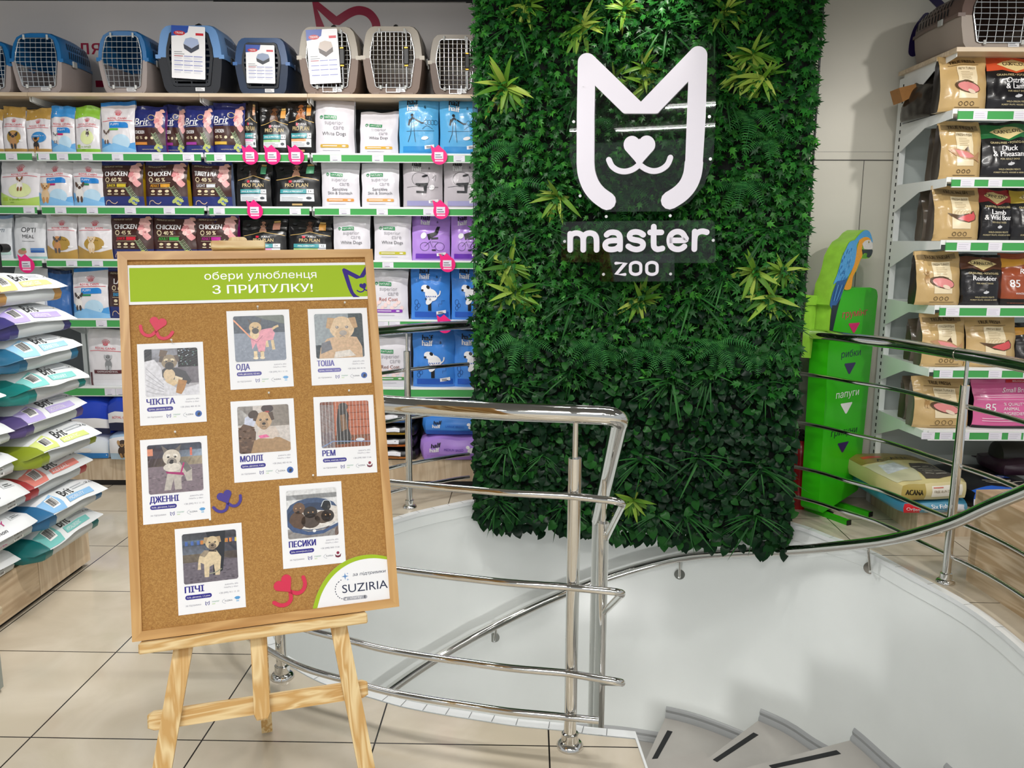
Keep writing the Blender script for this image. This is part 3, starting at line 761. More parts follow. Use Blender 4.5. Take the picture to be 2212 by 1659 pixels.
def brit(title, pct, band, word, logo=False, acc=None, side=None):
    def f(p, w, h):
        a = ink(acc or '#c9a14a'); cream = ink('#eadcb6')
        p.rect(-w / 2, h * (.18 if logo else .23), w / 2, h * (.55 if logo else .90), BROWN, 1)
        if logo:
            p.text('Brit', -w * .24, h * .60, h * .15, WHT, 4, .03, 'c', w * .5, .2); p.line([(-w * .46, h * .575), (-w * .02, h * .585)], h * .012, WHT, 4)
            p.line([(w * .08 + w * .11 * math.cos(i * .63), h * .76 + h * .055 * math.sin(i * .63)) for i in range(10)], h * .012, ink('#c9b88a'), 3, True)
            p.text(title, -w * .44, h * .42, h * .07, WHT, 4, .03, 'l', w * .30); p.text(pct, -w * .44, h * .31, h * .06, cream, 4, .03, 'l', w * .24)
            p.rect(-w * .45, h * .19, -w * .05, h * .245, ink(band), 4)
            for i in range(2): p.ell(-w * .08 + i * w * .2, h * .33, w * .05, h * .03, cream, 4, n=10)
            p.text(word, -w * .03, h * .09, h * .02, cream, 4, 0, 'c', w * .6)
        else:
            p.text(title, -w * .14, h * .665, h * .105, WHT, 4, .05, 'c', w * .56); p.line([(-w * .34 + w * .05 * math.cos(i * .63), h * .585 + w * .05 * math.sin(i * .63)) for i in range(10)], w * .018, cream, 4, True)
            p.text(pct, -w * .23, h * .545, h * .085, cream, 4, .05, 'l', w * .34)
            p.line([(-w * .38, h * .515), (w * .14, h * .515)], h * .006, cream, 3)
            p.text(word, -w * .36, h * .43, h * .065, ink(band), 4, .04, 'l', w * .22); p.rect(-w * .11, h * .425, w * .12, h * .495, ink(band), 3); p.line([(-w * .38, h * .405), (w * .14, h * .405)], h * .006, cream, 3)
            for i in range(3): p.ell(-w * .29 + i * w * .17, h * .34, w * .05, h * .03, cream, 4, n=10); p.rect(-w * .34 + i * w * .17, h * .265, -w * .24 + i * w * .17, h * .285, cream, 4)
            p.line([(-w * .40, h * .05), (-w * .38, h * .12), (-w * .30, h * .14), (-w * .24, h * .09), (-w * .16, h * .07), (-w * .10, h * .11)], h * .014, ink('#e8c8a8'), 4, sm=4)
            p.text('PREMIUM BY NATURE', -w * .2, h * .85, h * .03, cream, 4, 0, 'c', w * .5)
        for (x, y, rx, ry, rot, c) in ((.30, .82, .13, .10, 20, '#f0b9b4'), (.34, .66, .12, .12, -20, '#f4c4c0'), (.24, .70, .08, .07, 0, '#dd8f92'), (.36, .54, .09, .10, 30, '#e8a3a4'), (.38, .9, .08, .05, 10, '#e9b7a8')):
            p.poly([(w * x + w * rx * (1 + .25 * math.sin(3 * t + x * 9)) * math.cos(t + R_(rot)), h * y + h * ry * (1 + .2 * math.cos(2 * t + y * 7)) * math.sin(t)) for t in [i * .42 for i in range(15)]], M(c, .4, mott=.12, scale=60), 3)
        for i in range(11):
            t = .40 - i * .03; x0, y0 = w * (.16 + i * .018), h * (.40 - i * .026)
            for sgn in (-1, 1): p.line([(x0, y0), (x0 + w * .07 * sgn, y0 + h * .05 * (1 if sgn > 0 else .6))], h * .011, ink('#7f9a72' if i % 2 else '#a9bb96'), 5)
        for x, y in ((.22, .13), (.30, .08), (.36, .15), (.27, .17)): p.ell(w * x, h * y, w * .065, h * .035, ink('#b9c46e'), 6, 40 if x < .3 else -30)
        p.ell(w * .30, h * .13, w * .03, h * .02, ink('#5d79b8'), 7); p.ell(w * .35, h * .09, w * .03, h * .02, ink('#5d79b8'), 7)
    return f
def proplan(tab, dogc, age='ADULT', low='#e9a3c4', no='1+'):
    def f(p, w, h):
        g = ink('#d3b06a'); T = ink('#3f9aa2')
        pup(p, w * -.02, h * .56, h * .42, dogc, dogc, l=2)
        p.poly([(-w / 2, h * .60), (0, h * .70), (w / 2, h * .60), (w / 2, 0), (-w / 2, 0)], ink('#141416'), 6)
        p.line([(-w * .46, h * .605), (-w * .2, h * .65), (0, h * .70), (w * .2, h * .655), (w * .48, h * .60)], h * .012, g, 8)
        p.rect(-w * .17, h * .55, -w * .10, h * .60, RED, 8); p.text('PURINA', w * .06, h * .555, h * .045, WHT, 8, .02, 'c', w * .3)
        p.text('PRO PLAN', 0, h * .455, h * .085, ink('#e6cc94'), 8, 0, 'c', w * .62)
        p.rect(-w * .37, h * .31, w * .22, h * .405, T, 8); p.rect(w * .225, h * .31, w * .38, h * .405, ink('#dfe3e8'), 8); p.text(no, w * .30, h * .33, h * .06, BLACK, 9, .03)
        p.text('SMALL & MINI ' + age, -w * .075, h * .34, h * .035, WHT, 9, .03, 'c', w * .52)
        p.rect(-w * .37, h * .14, w * .38, h * .295, ink('#e3e6ea'), 8); p.rect(-w * .37, h * .25, w * .20, h * .295, ink(low), 9); p.lines(-w * .33, w * .16, h * .22, 3, h * .03, h * .008, ink('#9aa0a8'), 9)
        p.ell(w * .27, h * .21, w * .06, h * .03, ink('#50565c'), 9); p.rect(-w * .1, h * .05, w * .12, h * .09, ink('#bfa06a'), 8)
        p.rect(w * .20, h * .74, w * .36, h * .90, ink(tab), 8); p.rect(w * .21, h * .91, w * .35, h * .95, g, 8)
        p.ell(-w * .36, h * .88, w * .05, h * .03, ink('#3a3c40'), 7)
    return f
def nature(sub, bar, sub2=None, subc='#5a5a60', pat=None):
    def f(p, w, h):
        gr = ink('#2f8f58'); p.line([(-w * .32 + w * .045 * (1 - i / 16) * math.cos(i * .8), h * .67 + w * .045 * (1 - i / 16) * math.sin(i * .8)) for i in range(12)], h * .012, gr, 3)
        p.rect(-w * .25, h * .635, w * .08, h * .705, gr, 3); p.text("NATURE'S", -w * .085, h * .65, h * .04, WHT, 4, .02, 'c', w * .29)
        c = ink('#a9a6ae'); p.text('superior', 0, h * .545, h * .075, c, 3, 0, 'c', w * .56); p.text('care', w * .12, h * .455, h * .09, c, 3, 0, 'c', w * .46)
        p.text(sub, -w * .0, h * .35, h * .068, ink(subc), 4, .01, 'c', w * .68)
        if sub2: p.text(sub2, 0, h * .275, h * .06, ink(subc), 4, .01, 'c', w * .72)
        p.rect(-w * .36, h * .13, w * .36, h * .19, ink(bar), 3, h * .02); p.lines(-w * .30, w * .2, h * .155, 1, 1, h * .014, WHT, 4); p.ell(w * .24, h * .16, w * .05, h * .014, WHT, 4)
        p.lines(-w * .30, w * .3, h * .075, 1, 1, h * .01, ink('#b9b9c4'), 3)
        if pat:
            for i in range(9): p.ell(w * (-.34 + .085 * i), h * (.27 + .06 * math.sin(i * 2.1)), w * .06, h * .035, ink(pat), 2, 30 * i)
    return f
def half(dark, pic='dog', line='#20242c', full=True, t1=None):
    def f(p, w, h):
        D = ink(dark); K = ink('#14161c'); ln = ink(line); up = .06 if pic == 'dog' else 0
        p.text('half', -w * .14, h * (.84 + up * .3), h * .10, K, 4, .05, 'c', w * .46); p.text('half', -w * .14, h * (.74 + up * .3), h * .10, WHT, 5, .05, 'c', w * .46); p.text('&', w * .17, h * .795, h * .05, K, 5, .02)
        p.rect(-w * .40, h * .05, w * .46, h * .15, D, 2); p.poly([(w * .16, h * .10), (w * .40, h * .125), (w * .395, h * .185), (w * .155, h * .16)], WHT, 4); p.lines(w * .2, w * .36, h * .14, 2, h * .02, h * .01, K, 5)
        if pic == 'dog':
            W_ = WHT; p.ell(w * .03, h * .47, w * .17, h * .11, W_, 5, -35); p.ell(-w * .10, h * .58, w * .13, h * .07, W_, 6, -15); p.ell(-w * .02, h * .36, w * .07, h * .09, W_, 5, -40)
            p.line([(w * .14, h * .42), (w * .24, h * .48), (w * .26, h * .55)], h * .022, W_, 5, sm=4); p.ell(-w * .20, h * .55, w * .035, h * .018, K, 7); p.ell(-w * .05, h * .61, w * .05, h * .03, K, 7, -40)
            for i in range(5): p.line([(-w * .10 + i * w * .055, h * (.45 - .004 * i)), (-w * .07 + i * w * .055, h * (.42 + .008 * i))], h * .016, D, 8)
            p.rect(-w * .055, h * .17, w * .03, h * .34, K, 4); p.line([(-w * .13, h * .40), (-w * .05, h * .34)], h * .02, K, 4)
            for x, y, r in ((-.36, .33, .05), (-.30, .27, .04), (-.36, .22, .04)): p.line([(w * (x + r * math.cos(i * .7)), h * (y + r * math.sin(i * .7))) for i in range(9)], h * .006, ln, 3, True)
            p.line([(w * .22, h * .25), (w * .22, h * .30), (w * .30, h * .30), (w * .30, h * .36), (w * .38, h * .36)], h * .006, ln, 3)
        elif pic == 'walk':
            p.line([(-w * .22, h * .56), (-w * .16, h * .62), (-w * .10, h * .60)], h * .03, K, 4, sm=3); p.line([(-w * .25, h * .50), (-w * .22, h * .60)], h * .03, K, 4); p.line([(-w * .08, h * .60), (w * .08, h * .54), (w * .14, h * .545)], h * .024, K, 4); p.ell(-w * .16, h * .665, w * .035, h * .025, K, 4)
            p.line([(-w * .17, h * .56), (-w * .2, h * .35), (-w * .27, h * .22)], h * .008, ln, 3); p.line([(-w * .12, h * .56), (-w * .10, h * .35), (-w * .08, h * .22)], h * .008, ln, 3)
            p.ell(w * .16, h * .29, w * .09, h * .03, WHT, 4, 10); p.line([(w * .1, h * .44), (w * .22, h * .50), (w * .36, h * .45)], h * .006, ln, 3, sm=4); p.line([(-w * .3, h * .40), (w * .4, h * .42)], h * .005, ln, 3)
            for i in range(4): p.line([(w * (.2 + .08 * i + .05 * math.cos(t)), h * (.56 + .04 * math.sin(t))) for t in [k * .8 for k in range(8)]], h * .005, ln, 3, True)
        elif pic == 'sit':
            p.ell(w * .06, h * .66, w * .08, h * .02, K, 4, 15); p.poly([(-w * .18, h * .50), (w * .14, h * .52), (w * .14, h * .47), (-w * .1, h * .45), (-w * .18, h * .47)], K, 4); p.poly([(w * .02, h * .50), (w * .12, h * .50), (w * .10, h * .32), (w * .04, h * .32)], K, 4); p.rect(-w * .16, h * .31, w * .1, h * .35, K, 4)
            p.line([(w * (-.05 + .22 * math.cos(t)), h * (.58 + .14 * math.sin(t))) for t in [k * .45 for k in range(14)]], h * .006, ln, 3, True); p.line([(-w * .4, h * .42), (-w * .2, h * .44), (w * .4, h * .42)], h * .006, ln, 3)
            p.ell(w * .24, h * .42, w * .07, h * .05, WHT, 3, 30); p.line([(w * .25, h * .60), (w * .34, h * .66), (w * .32, h * .54)], h * .006, ln, 3, sm=3)
        elif pic == 'bike':
            for x in (-.16, .24): p.line([(w * (x + .12 * math.cos(t)), h * (.30 + .085 * math.sin(t))) for t in [k * .39 for k in range(16)]], h * .007, ln, 3, True)
            p.line([(-w * .16, h * .30), (-w * .02, h * .40), (w * .2, h * .40), (w * .06, h * .26), (-w * .02, h * .40)], h * .008, ln, 3); p.poly([(-w * .10, h * .55), (w * .10, h * .60), (w * .16, h * .72), (w * .24, h * .72), (w * .18, h * .56), (w * .02, h * .48), (w * .2, h * .50), (w * .2, h * .46), (-w * .06, h * .44)], K, 5)
            p.ell(-w * .19, h * .52, w * .09, h * .055, WHT, 4, 50); p.line([(w * .0, h * .46), (w * .08, h * .24)], h * .02, ink('#b48ad8'), 6); p.rect(w * .03, h * .215, w * .14, h * .24, K, 6)
    return f
def kraft(flav, meat='steak', puppy=False, band=True):
    def f(p, w, h):
        K = ink('#3b2a18'); C = ink('#ecdcb9')
        if band: p.rect(-w * .46, h * .84, w * .40, h * .93, ink('#8a7450'), 2)
        p.text('TRUE FRESH', -w * .02, h * .86, h * .062, K, 4, .04, 'c', w * .66); p.line([(-w * .34, h * .825), (w * .30, h * .825)], h * .006, K, 3)
        p.rect(-w * .17, h * .22, w * .24, h * .80, C, 2); p.text(flav, w * .035, h * .735, h * .045, ink('#6a563a'), 4, 0, 'c', w * .36); p.lines(-w * .10, w * .16, h * .69, 5, h * .03, h * .008, ink('#b09a74'), 3)
        o = ink('#5a4026'); r = ink('#d8575a') if meat == 'steak' else ink('#e08c8a')
        if meat == 'steak':
            p.poly([(-w * .28, h * .50), (-w * .2, h * .45), (0, h * .36), (w * .2, h * .33), (w * .36, h * .38), (w * .37, h * .46), (w * .30, h * .55), (w * .2, h * .50), (0, h * .47), (-w * .2, h * .49)], o, 4)
            p.poly([(-w * .05, h * .40), (w * .18, h * .345), (w * .33, h * .385), (w * .35, h * .455), (w * .29, h * .53), (w * .2, h * .49), (w * .06, h * .45)], r, 5)
            for i in range(6): p.line([(-w * .12 + i * w * .065, h * .49), (-w * .10 + i * w * .065, h * .54), (-w * .06 + i * w * .065, h * .55)], h * .016, ink('#d9c49a'), 5)
        elif meat == 'fish':
            p.poly([(-w * .36, h * .49), (-w * .2, h * .52), (w * .1, h * .47), (w * .28, h * .39), (w * .42, h * .47), (w * .38, h * .36), (w * .42, h * .28), (w * .25, h * .33), (0, h * .33), (-w * .2, h * .40)], ink('#b98d64'), 4)
            p.poly([(-w * .20, h * .50), (w * .1, h * .45), (w * .25, h * .375), (w * .1, h * .35), (-w * .1, h * .38)], r, 5); p.poly([(0, h * .48), (w * .1, h * .56), (w * .14, h * .46)], o, 3)
        else:
            p.ell(w * .02, h * .42, w * .28, h * .105, o, 4, -12); p.ell(w * .04, h * .415, w * .24, h * .085, r, 5, -12); p.ell(w * .10, h * .34, w * .09, h * .035, ink('#e9d3bd'), 6, -20); p.line([(-w * .24, h * .46), (-w * .05, h * .54), (w * .16, h * .50)], h * .01, o, 6, sm=3)
        for i in range(3): p.line([(w * (-.12 + .12 * i + .04 * math.cos(t)), h * .125 + w * .04 * math.sin(t)) for t in [k * .63 for k in range(10)]], h * .009, K, 4, True)
        p.line([(-w * .24, h * .06), (w * .30, h * .06)], h * .008, K, 3)
        if puppy: pup(p, -w * .30, h * .42, h * .22, '#a98350', '#c9a878', l=4)
    return f
def carni(band, l1, l2, dia='#ecd79a', sub='FOR ADULT DOGS'):
    def f(p, w, h):
        B = ink(band); C = ink('#e3d3a2')
        p.poly([(-w / 2, h * .70), (-w * .25, h * .72), (0, h * .66), (w * .25, h * .72), (w / 2, h * .70), (w / 2, h * .95), (-w / 2, h * .95)], B, 1)
        p.poly([(-w * .34, h * .82), (-w * .2, h * .88), (0, h * .92), (w * .2, h * .88), (w * .36, h * .82), (0, h * .69)], ink(dia), 3); p.text('CARNILOVE', 0, h * .80, h * .062, ink('#2a1c12'), 4, .04, 'c', w * .58)
        p.text('GRAIN-FREE • POTATO-FREE', 0, h * .61, h * .04, C, 3, 0, 'c', w * .74); p.text(l1, 0, h * .49, h * .095, WHT, 4, .04, 'c', w * .6)
        if l2: p.text(l2, 0, h * .39, h * .095, WHT, 4, .04, 'c', w * .74)
        p.text(sub, 0, h * (.33 if l2 else .42), h * .03, C, 4, .02, 'c', w * .4); p.ell(w * .02, h * .26, w * .07, h * .025, ink('#cfd0d4'), 4, 10); p.line([(w * .02, h * .23), (w * .02, h * .30)], h * .012, ink('#cfd0d4'), 4)
        p.text('WILD-ORIGIN MEATS', 0, h * .15, h * .03, C, 4, .02, 'c', w * .55); p.text('FOREST FRUITS, VEGGIES & HERBS', 0, h * .10, h * .026, C, 4, .01, 'c', w * .76)
    return f
def opti(p, w, h):
    K = ink('#2c2e33'); p.text('OPTI', 0, h * .60, h * .11, K, 3, 0, 'c', w * .56); p.text('MEAL', 0, h * .47, h * .08, K, 3, 0, 'c', w * .40); p.line([(-w * .2, h * .40), (w * .2, h * .40)], h * .006, K, 3)
    p.rect(w * .06, h * .20, w * .46, h * .25, ink('#5b8fd0'), 3); p.rect(w * .06, h * .15, w * .46, h * .195, ink('#2f63b0'), 3); p.ell(-w * .22, h * .17, w * .15, h * .06, ink('#c98a70'), 3); p.ell(-w * .16, h * .22, w * .08, h * .03, ink('#7ba05c'), 4); p.rect(-w / 2, 0, w / 2, h * .06, ink('#9fd0cc'), 2)
def plainw(p, w, h):
    p.text('OPTI', w * .1, h * .62, h * .08, ink('#5a6a78'), 3, 0, 'c', w * .5); p.rect(0, h * .10, w * .46, h * .2, ink('#bcd9d2'), 3)
def region(p, w, h):
    p.poly([(-w / 2, h * .72), (0, h * .8), (w / 2, h * .74), (w / 2, h * .9), (-w / 2, h * .9)], ink('#e0a23c'), 2); p.text('Region', w * .05, h * .62, h * .10, WHT, 4, .03, 'c', w * .6, .3); p.text('85', -w * .26, h * .36, h * .15, WHT, 4, .03); p.lines(-w * .05, w * .4, h * .47, 3, h * .06, h * .035, WHT, 4); p.text('WHOLEPREY RATIOS', w * .02, h * .22, h * .04, WHT, 4, 0, 'c', w * .8); p.rect(-w / 2, 0, w / 2, h * .13, ink('#17110f'), 2)
def small85(p, w, h):
    L = ink('#f6c3dc'); p.rect(-w * .06, h * .92, w / 2, h * .985, ink('#c8202e'), 3); p.text('BIOLOGICALLY APPROPRIATE', w * .24, h * .935, h * .035, WHT, 4, .02, 'c', w * .5)
    p.text('Small Breed', w * .08, h * .74, h * .10, WHT, 4, .02, 'c', w * .72, .3); p.lines(-w * .42, w * .45, h * .68, 2, h * .035, h * .015, L, 3); p.line([(-w * .47, h * .60), (w * .47, h * .60)], h * .008, L, 3)
    p.text('85', -w * .30, h * .36, h * .17, WHT, 4, .02); p.text('% QUALITY', -w * .13, h * .48, h * .065, WHT, 4, .02, 'l'); p.text('ANIMAL', -w * .13, h * .385, h * .065, WHT, 4, .02, 'l'); p.text('INGREDIENTS', -w * .13, h * .29, h * .065, WHT, 4, .02, 'l'); p.line([(w * .30, h * .6), (w * .30, h * .1)], h * .008, L, 3); p.lines(-w * .40, w * .2, h * .2, 2, h * .05, h * .02, L, 3); p.rect(-w / 2, 0, w / 2, h * .06, ink('#1b1216'), 2)
def blank(p, w, h): pass
# ================================================================ wall shelving (left) and the bags on it
ROWPX = [(332, 348), (448, 463), (563, 577), (691, 707), (838, 855)]
ZT = [sh(560, a)[1] for a, b in ROWPX]; ZB = [sh(560, b)[1] for a, b in ROWPX]
ZTOP = sh(560, 203)[1]; PLZ = sh(560, 992)[1]
BX = [sh(-330, 337)[0], sh(75, 337)[0], sh(440, 337)[0], sh(670, 337)[0], sh(1037, 337)[0], sh(1037, 337)[0] + 0.45]
TAGPX = {0: [25, 95, 135, 188, 254, 340, 407, 475, 725, 816, 992], 1: [52, 121, 190, 273, 358, 467, 633, 741, 823, 925], 2: [135, 192, 833], 3: [190, 819, 845], 4: [197, 222, 245]}
BACKP = M('#5b6064', 0.5, name='grey_back_panel'); PAPER = ink('#ece9f4')
def bracket(mb, s, z, t1, L=0.40, hh=0.10):
    # sheet-metal shelf bracket seen from the side
    mb.prism([(0.0, 0.0), (L, 0.0), (L, -0.028), (L * 0.62, -0.045), (0.0, -hh * 1.3)], s - 0.0015, s + 0.0015, METALW, lambda x, y, t: (t, t1 - x, z + y))
labs = ['wall shelving bay at the far left edge behind the lying bags', 'wall shelving bay holding blue and brown chicken bags', 'narrow wall shelving bay holding black bags above the cork board', 'wall shelving bay with white and blue bags beside the plant wall', 'wall shelving bay end tucked behind the plant wall']
for k in range(5):
    a, b = BX[k] + 0.006, BX[k + 1] - 0.006
    u = thing('shelving_unit', labs[k], 'shelving', group='wall shelving bays', mat=SHM @ Matrix.Translation(((a + b) / 2, 0.25, 0)))
    B = lambda fn_, nm, par=u, **kw: None
    def bld(mb, nm, par=u, **kw): return mb.build(nm, par, world=True, **kw)
    def bx(mb, *c):
        mat = c[-1]; mb.box(*c[:-1], mat, lambda v: SHM @ v)
    mb = MB(); bx(mb, a, b, 0.49, 0.51, 0.2, ZTOP + 0.02, BACKP); bld(mb, 'back_panel')
    mb = MB(); bx(mb, a, b, 0.0, 0.48, 0.045, PLZ, LAM); pl = bld(mb, 'plinth', label='pale wood plinth')
    mb = MB(); bx(mb, a, b, 0.03, 0.45, 0.0, 0.045, BLACK); bld(mb, 'kick_board', pl, label='black recessed kick board')
    for s in (a, b - 0.03):
        mb = MB(); bx(mb, s, s + 0.03, 0.455, 0.49, 0.0, ZTOP, METALW); bld(mb, 'upright')
    for r in range(5):
        mb = MB(); bx(mb, a, b, 0.012, 0.46, ZT[r] - 0.022, ZT[r], METALW); bx(mb, a, b, 0.003, 0.012, ZT[r] - 0.022, ZT[r] + 0.006, WHITE)
        q = MB()
        for s in (a + 0.003, b - 0.003): bracket(q, s, ZT[r] - 0.022, 0.44)
        mb.add([SHM @ Vector(v) for v in q.v], q.f, METALW)
        shf = bld(mb, 'shelf')
        mb = MB(); bx(mb, a + 0.012, b - 0.012, -0.006, 0.002, ZB[r] - 0.002, ZT[r] - 0.004, GREENRAIL); bx(mb, a + 0.012, b - 0.012, -0.008, 0.002, ZB[r] - 0.006, ZB[r] - 0.001, WHITE); bx(mb, a + 0.012, b - 0.012, -0.008, 0.002, ZT[r] - 0.006, ZT[r] + 0.003, WHITE)
        bld(mb, 'price_rail', shf, label='green price rail')
        for px in TAGPX[r]:
            s = sh(px, 340, -0.007)[0]
            if a + 0.04 < s < b - 0.04:
                p = Pr(); p.rect(s - 0.037, ZB[r] + 0.001, s + 0.037, ZT[r] - 0.007, PAPER, 1); p.lines(s - 0.03, s + 0.02, ZT[r] - 0.017, 3, 0.01, 0.0016, ink('#b5b3c0'), 2, px); p.rect(s - 0.02, ZB[r] + 0.005, s + 0.012, ZB[r] + 0.009, ink('#8f8d9a'), 2)
                mb = MB(); p.emit(mb, lambda x, y, l: SHM @ Vector((x, -0.0062 - l * 0.0006, y))); bld(mb, 'price_label', shf, label='white paper price label')
    mb = MB(); bx(mb, a - 0.005, b + 0.005, -0.02, 0.49, ZTOP - 0.022, ZTOP, LAMX)
    q = MB()
    for s in (a + 0.003, b - 0.003): bracket(q, s, ZTOP - 0.022, 0.44, 0.42, 0.09)
    mb.add([SHM @ Vector(v) for v in q.v], q.f, METALW); bld(mb, 'top_board', label='pale wood top board')

def bag(row, x0, x1, ytop, draw, body, label, side=None, d=None, t=0.03, rz=0, name='pet_food_bag', group=None, top=None, lean=0.02, full=False, base=None, sd=[0], h=None, crease=1.0, cat='pet food bag'):
    """bag on a wall shelf: its left, right and top edges as measured in the photograph"""
    sd[0] += 1
    z0 = (ZT[row] + 0.001) if base is None else base
    t += 0.004 * (sd[0] % 3)
    s0 = sh(x0, ytop + 60, t + 0.02)[0]; s1 = sh(x1, ytop + 60, t + 0.02)[0]; hh = h or (sh((x0 + x1) / 2, ytop, t + 0.07)[1] - z0)
    w = s1 - s0; d = d or min(0.15, w * 0.45)
    m = SHM @ Matrix.Translation(((s0 + s1) / 2, t + d / 2 + 0.02, z0)) @ Matrix.Rotation(R_(rz), 4, 'Z')
    o = make_pouch(name, m, w, hh, d, body, draw, side, sd[0], lean, full, top, crease)
    return tag(o, label, cat, group)
GOLD = '#b8934a'; RW = '#e9e6ea'; BL = '#2d86d4'; NV = '#222d72'; PK = '#161618'; NW = '#e3e0e7'
G1 = 'bags on the topmost shelf row'; 
bag(0, -48, 3, 236, royal(GOLD, GOLD, kind='breed', name='Chi'), RW, 'gold-topped dog food bag cut by the left picture edge on the topmost bag row', top=GOLD)
bag(0, 3, 53, 231, royal_dog(royal(GOLD, GOLD, kind='breed', name=''), (0, .12, .36, '#b98a5a', '#3c3a3c')), RW, 'gold-topped dog food bag with long-haired terrier, first whole bag on the topmost row', top=GOLD)
bag(0, 54, 107, 236, royal_dog(royal(GOLD, GOLD, kind='blue', name='Yorkshire Terrier'), (-.06, .08, .30, '#2c2624', '#b98148')), RW, 'gold-topped bag with blue cloud emblem and small black-tan puppy, topmost row', top=GOLD)
bag(0, 107, 159, 230, royal_dog(royal('#3f97dd', BL, kind='puppy', low2='#5aa6e4'), (-.28, .22, .24, '#f2f2f2', '#8f8f95')), RW, 'small blue-topped puppy food bag between gold and green bags on the topmost row', top='#3f97dd')
bag(0, 160, 212, 231, royal_dog(royal('#8fc63d', '#8fc63d', kind='xs'), (.06, .36, .16, '#3b2c24', '#e9e4dc')), RW, 'green-topped x-small dog food bag on the topmost shelf row', top='#8fc63d')
bag(0, 213, 288, 219, royal_dog(royal('#e9e9ee', BL, main='white', kind='puppy', low2='#4d9fe0', tag_='#6cc24a'), (-.32, .2, .28, '#efe9e4', '#6b5a52')), RW, 'large white puppy food bag with blue folded top on the topmost shelf row', top=BL)
for i, (a, b, y, l_, sd_, bb) in enumerate(((285, 355, 229, 'first of four blue and brown chicken bags on topmost row, nearest the white puppy bag', '#6a1f6d', '#d98b3a'), (350, 400, 228, 'second of four blue and brown chicken bags on topmost row, half covered by the first', '#8a1f7a', '#9a2f8d'), (396, 458, 228, 'third of four blue and brown chicken bags on topmost row, with purple side', '#7a1f7a', '#a0389a'), (457, 527, 222, 'fourth of four blue and brown chicken bags on topmost row, touching the black bags', '#241a3a', '#d9b03a'))):
    bag(0, a, b, y, brit('CHICKEN', '45 %', bb, 'superpremium dog food', True), NV, l_, side=sd_, t=0.04 if i != 1 else 0.10, group='blue and brown bags with white script')
bag(0, 524, 556, 220, proplan('#d9a07a', '#2a211d', low='#e9a3c4'), PK, 'narrow black dog food bag half hidden by a blue one on topmost row', t=0.07)
bag(0, 559, 625, 230, proplan('#e0a050', '#5d3a22', 'PUPPY', '#9cc98a', '<1'), PK, 'black dog food bag with brown puppy and green stripe on topmost row')
bag(0, 620, 679, 221, proplan('#e0943c', '#a9683a', 'ADULT', '#f0a878'), PK, 'black dog food bag with long-eared orange dog on topmost row')
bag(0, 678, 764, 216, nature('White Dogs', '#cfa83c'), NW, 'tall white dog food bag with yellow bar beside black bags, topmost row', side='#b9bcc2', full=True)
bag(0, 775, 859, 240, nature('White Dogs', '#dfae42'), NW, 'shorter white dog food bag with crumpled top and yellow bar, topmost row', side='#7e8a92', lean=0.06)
bag(0, 860, 947, 209, half('#2f8fd0', 'walk'), '#5cb0e4', 'light blue dog food bag with walking figure, left of two on topmost row', full=True)
bag(0, 948, 1040, 211, half('#2f8fd0', 'walk'), '#5cb0e4', 'light blue dog food bag touching plant wall leaves on topmost row', full=True)
# second row
T2 = 343
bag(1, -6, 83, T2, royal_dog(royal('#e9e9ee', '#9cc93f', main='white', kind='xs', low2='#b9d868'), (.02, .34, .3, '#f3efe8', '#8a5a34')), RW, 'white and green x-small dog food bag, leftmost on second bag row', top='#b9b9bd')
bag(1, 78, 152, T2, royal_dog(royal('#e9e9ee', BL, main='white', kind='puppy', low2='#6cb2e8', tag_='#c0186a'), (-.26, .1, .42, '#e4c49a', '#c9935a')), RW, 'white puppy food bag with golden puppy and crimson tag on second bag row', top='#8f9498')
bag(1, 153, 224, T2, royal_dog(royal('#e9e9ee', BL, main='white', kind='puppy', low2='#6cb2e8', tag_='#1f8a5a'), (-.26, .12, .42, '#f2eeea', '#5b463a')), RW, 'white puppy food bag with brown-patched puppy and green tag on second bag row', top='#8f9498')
bag(1, 216, 306, T2 + 4, brit('CHICKEN', '60 %', '#d9c23a', 'JUNIOR', acc='#d9c23a'), NV, 'blue and brown chicken 60 percent bag with mustard side on second bag row', side='#c9a51f', lean=.0, group='blue and brown chicken bags')
bag(1, 309, 402, T2 + 4, brit('CHICKEN', '45 %', '#e0a02c', 'ADULT', acc='#e0a02c'), NV, 'blue and brown chicken 45 percent bag with mustard side on second bag row', side='#c9a51f', lean=.0, group='blue and brown chicken bags')
bag(1, 411, 498, T2 + 4, brit('TURKEY & PEA', '40 %', '#dfe3ea', 'LIGHT'), NV, 'blue and brown turkey light bag with grey-blue side on second bag row', side='#8fa0c4', lean=.0)
bag(1, 508, 584, 352, proplan('#5db283', '#3a2a22', low='#c9d4de'), PK, 'black dog food bag with green tag under three pink price tags, second row')
bag(1, 590, 690, 350, proplan('#5db283', '#b98a72', low='#c9d4de'), PK, 'widest black dog food bag, second bag row beside white bags', side='#1d1d20')
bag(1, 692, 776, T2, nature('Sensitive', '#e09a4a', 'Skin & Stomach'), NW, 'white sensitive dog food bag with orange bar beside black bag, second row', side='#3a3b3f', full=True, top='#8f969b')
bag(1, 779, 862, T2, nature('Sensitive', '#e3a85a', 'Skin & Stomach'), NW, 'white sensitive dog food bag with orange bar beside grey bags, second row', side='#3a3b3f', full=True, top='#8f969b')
bag(1, 869, 956, T2, half('#9c9ac4', 'sit'), '#bdb7bd', 'grey dog food bag with reclining figure below pink tag, second row', full=True)
bag(1, 957, 1044, T2, half('#9c9ac4', 'sit'), '#bdb7bd', 'grey dog food bag with reclining figure touching the plant wall, second row', full=True)
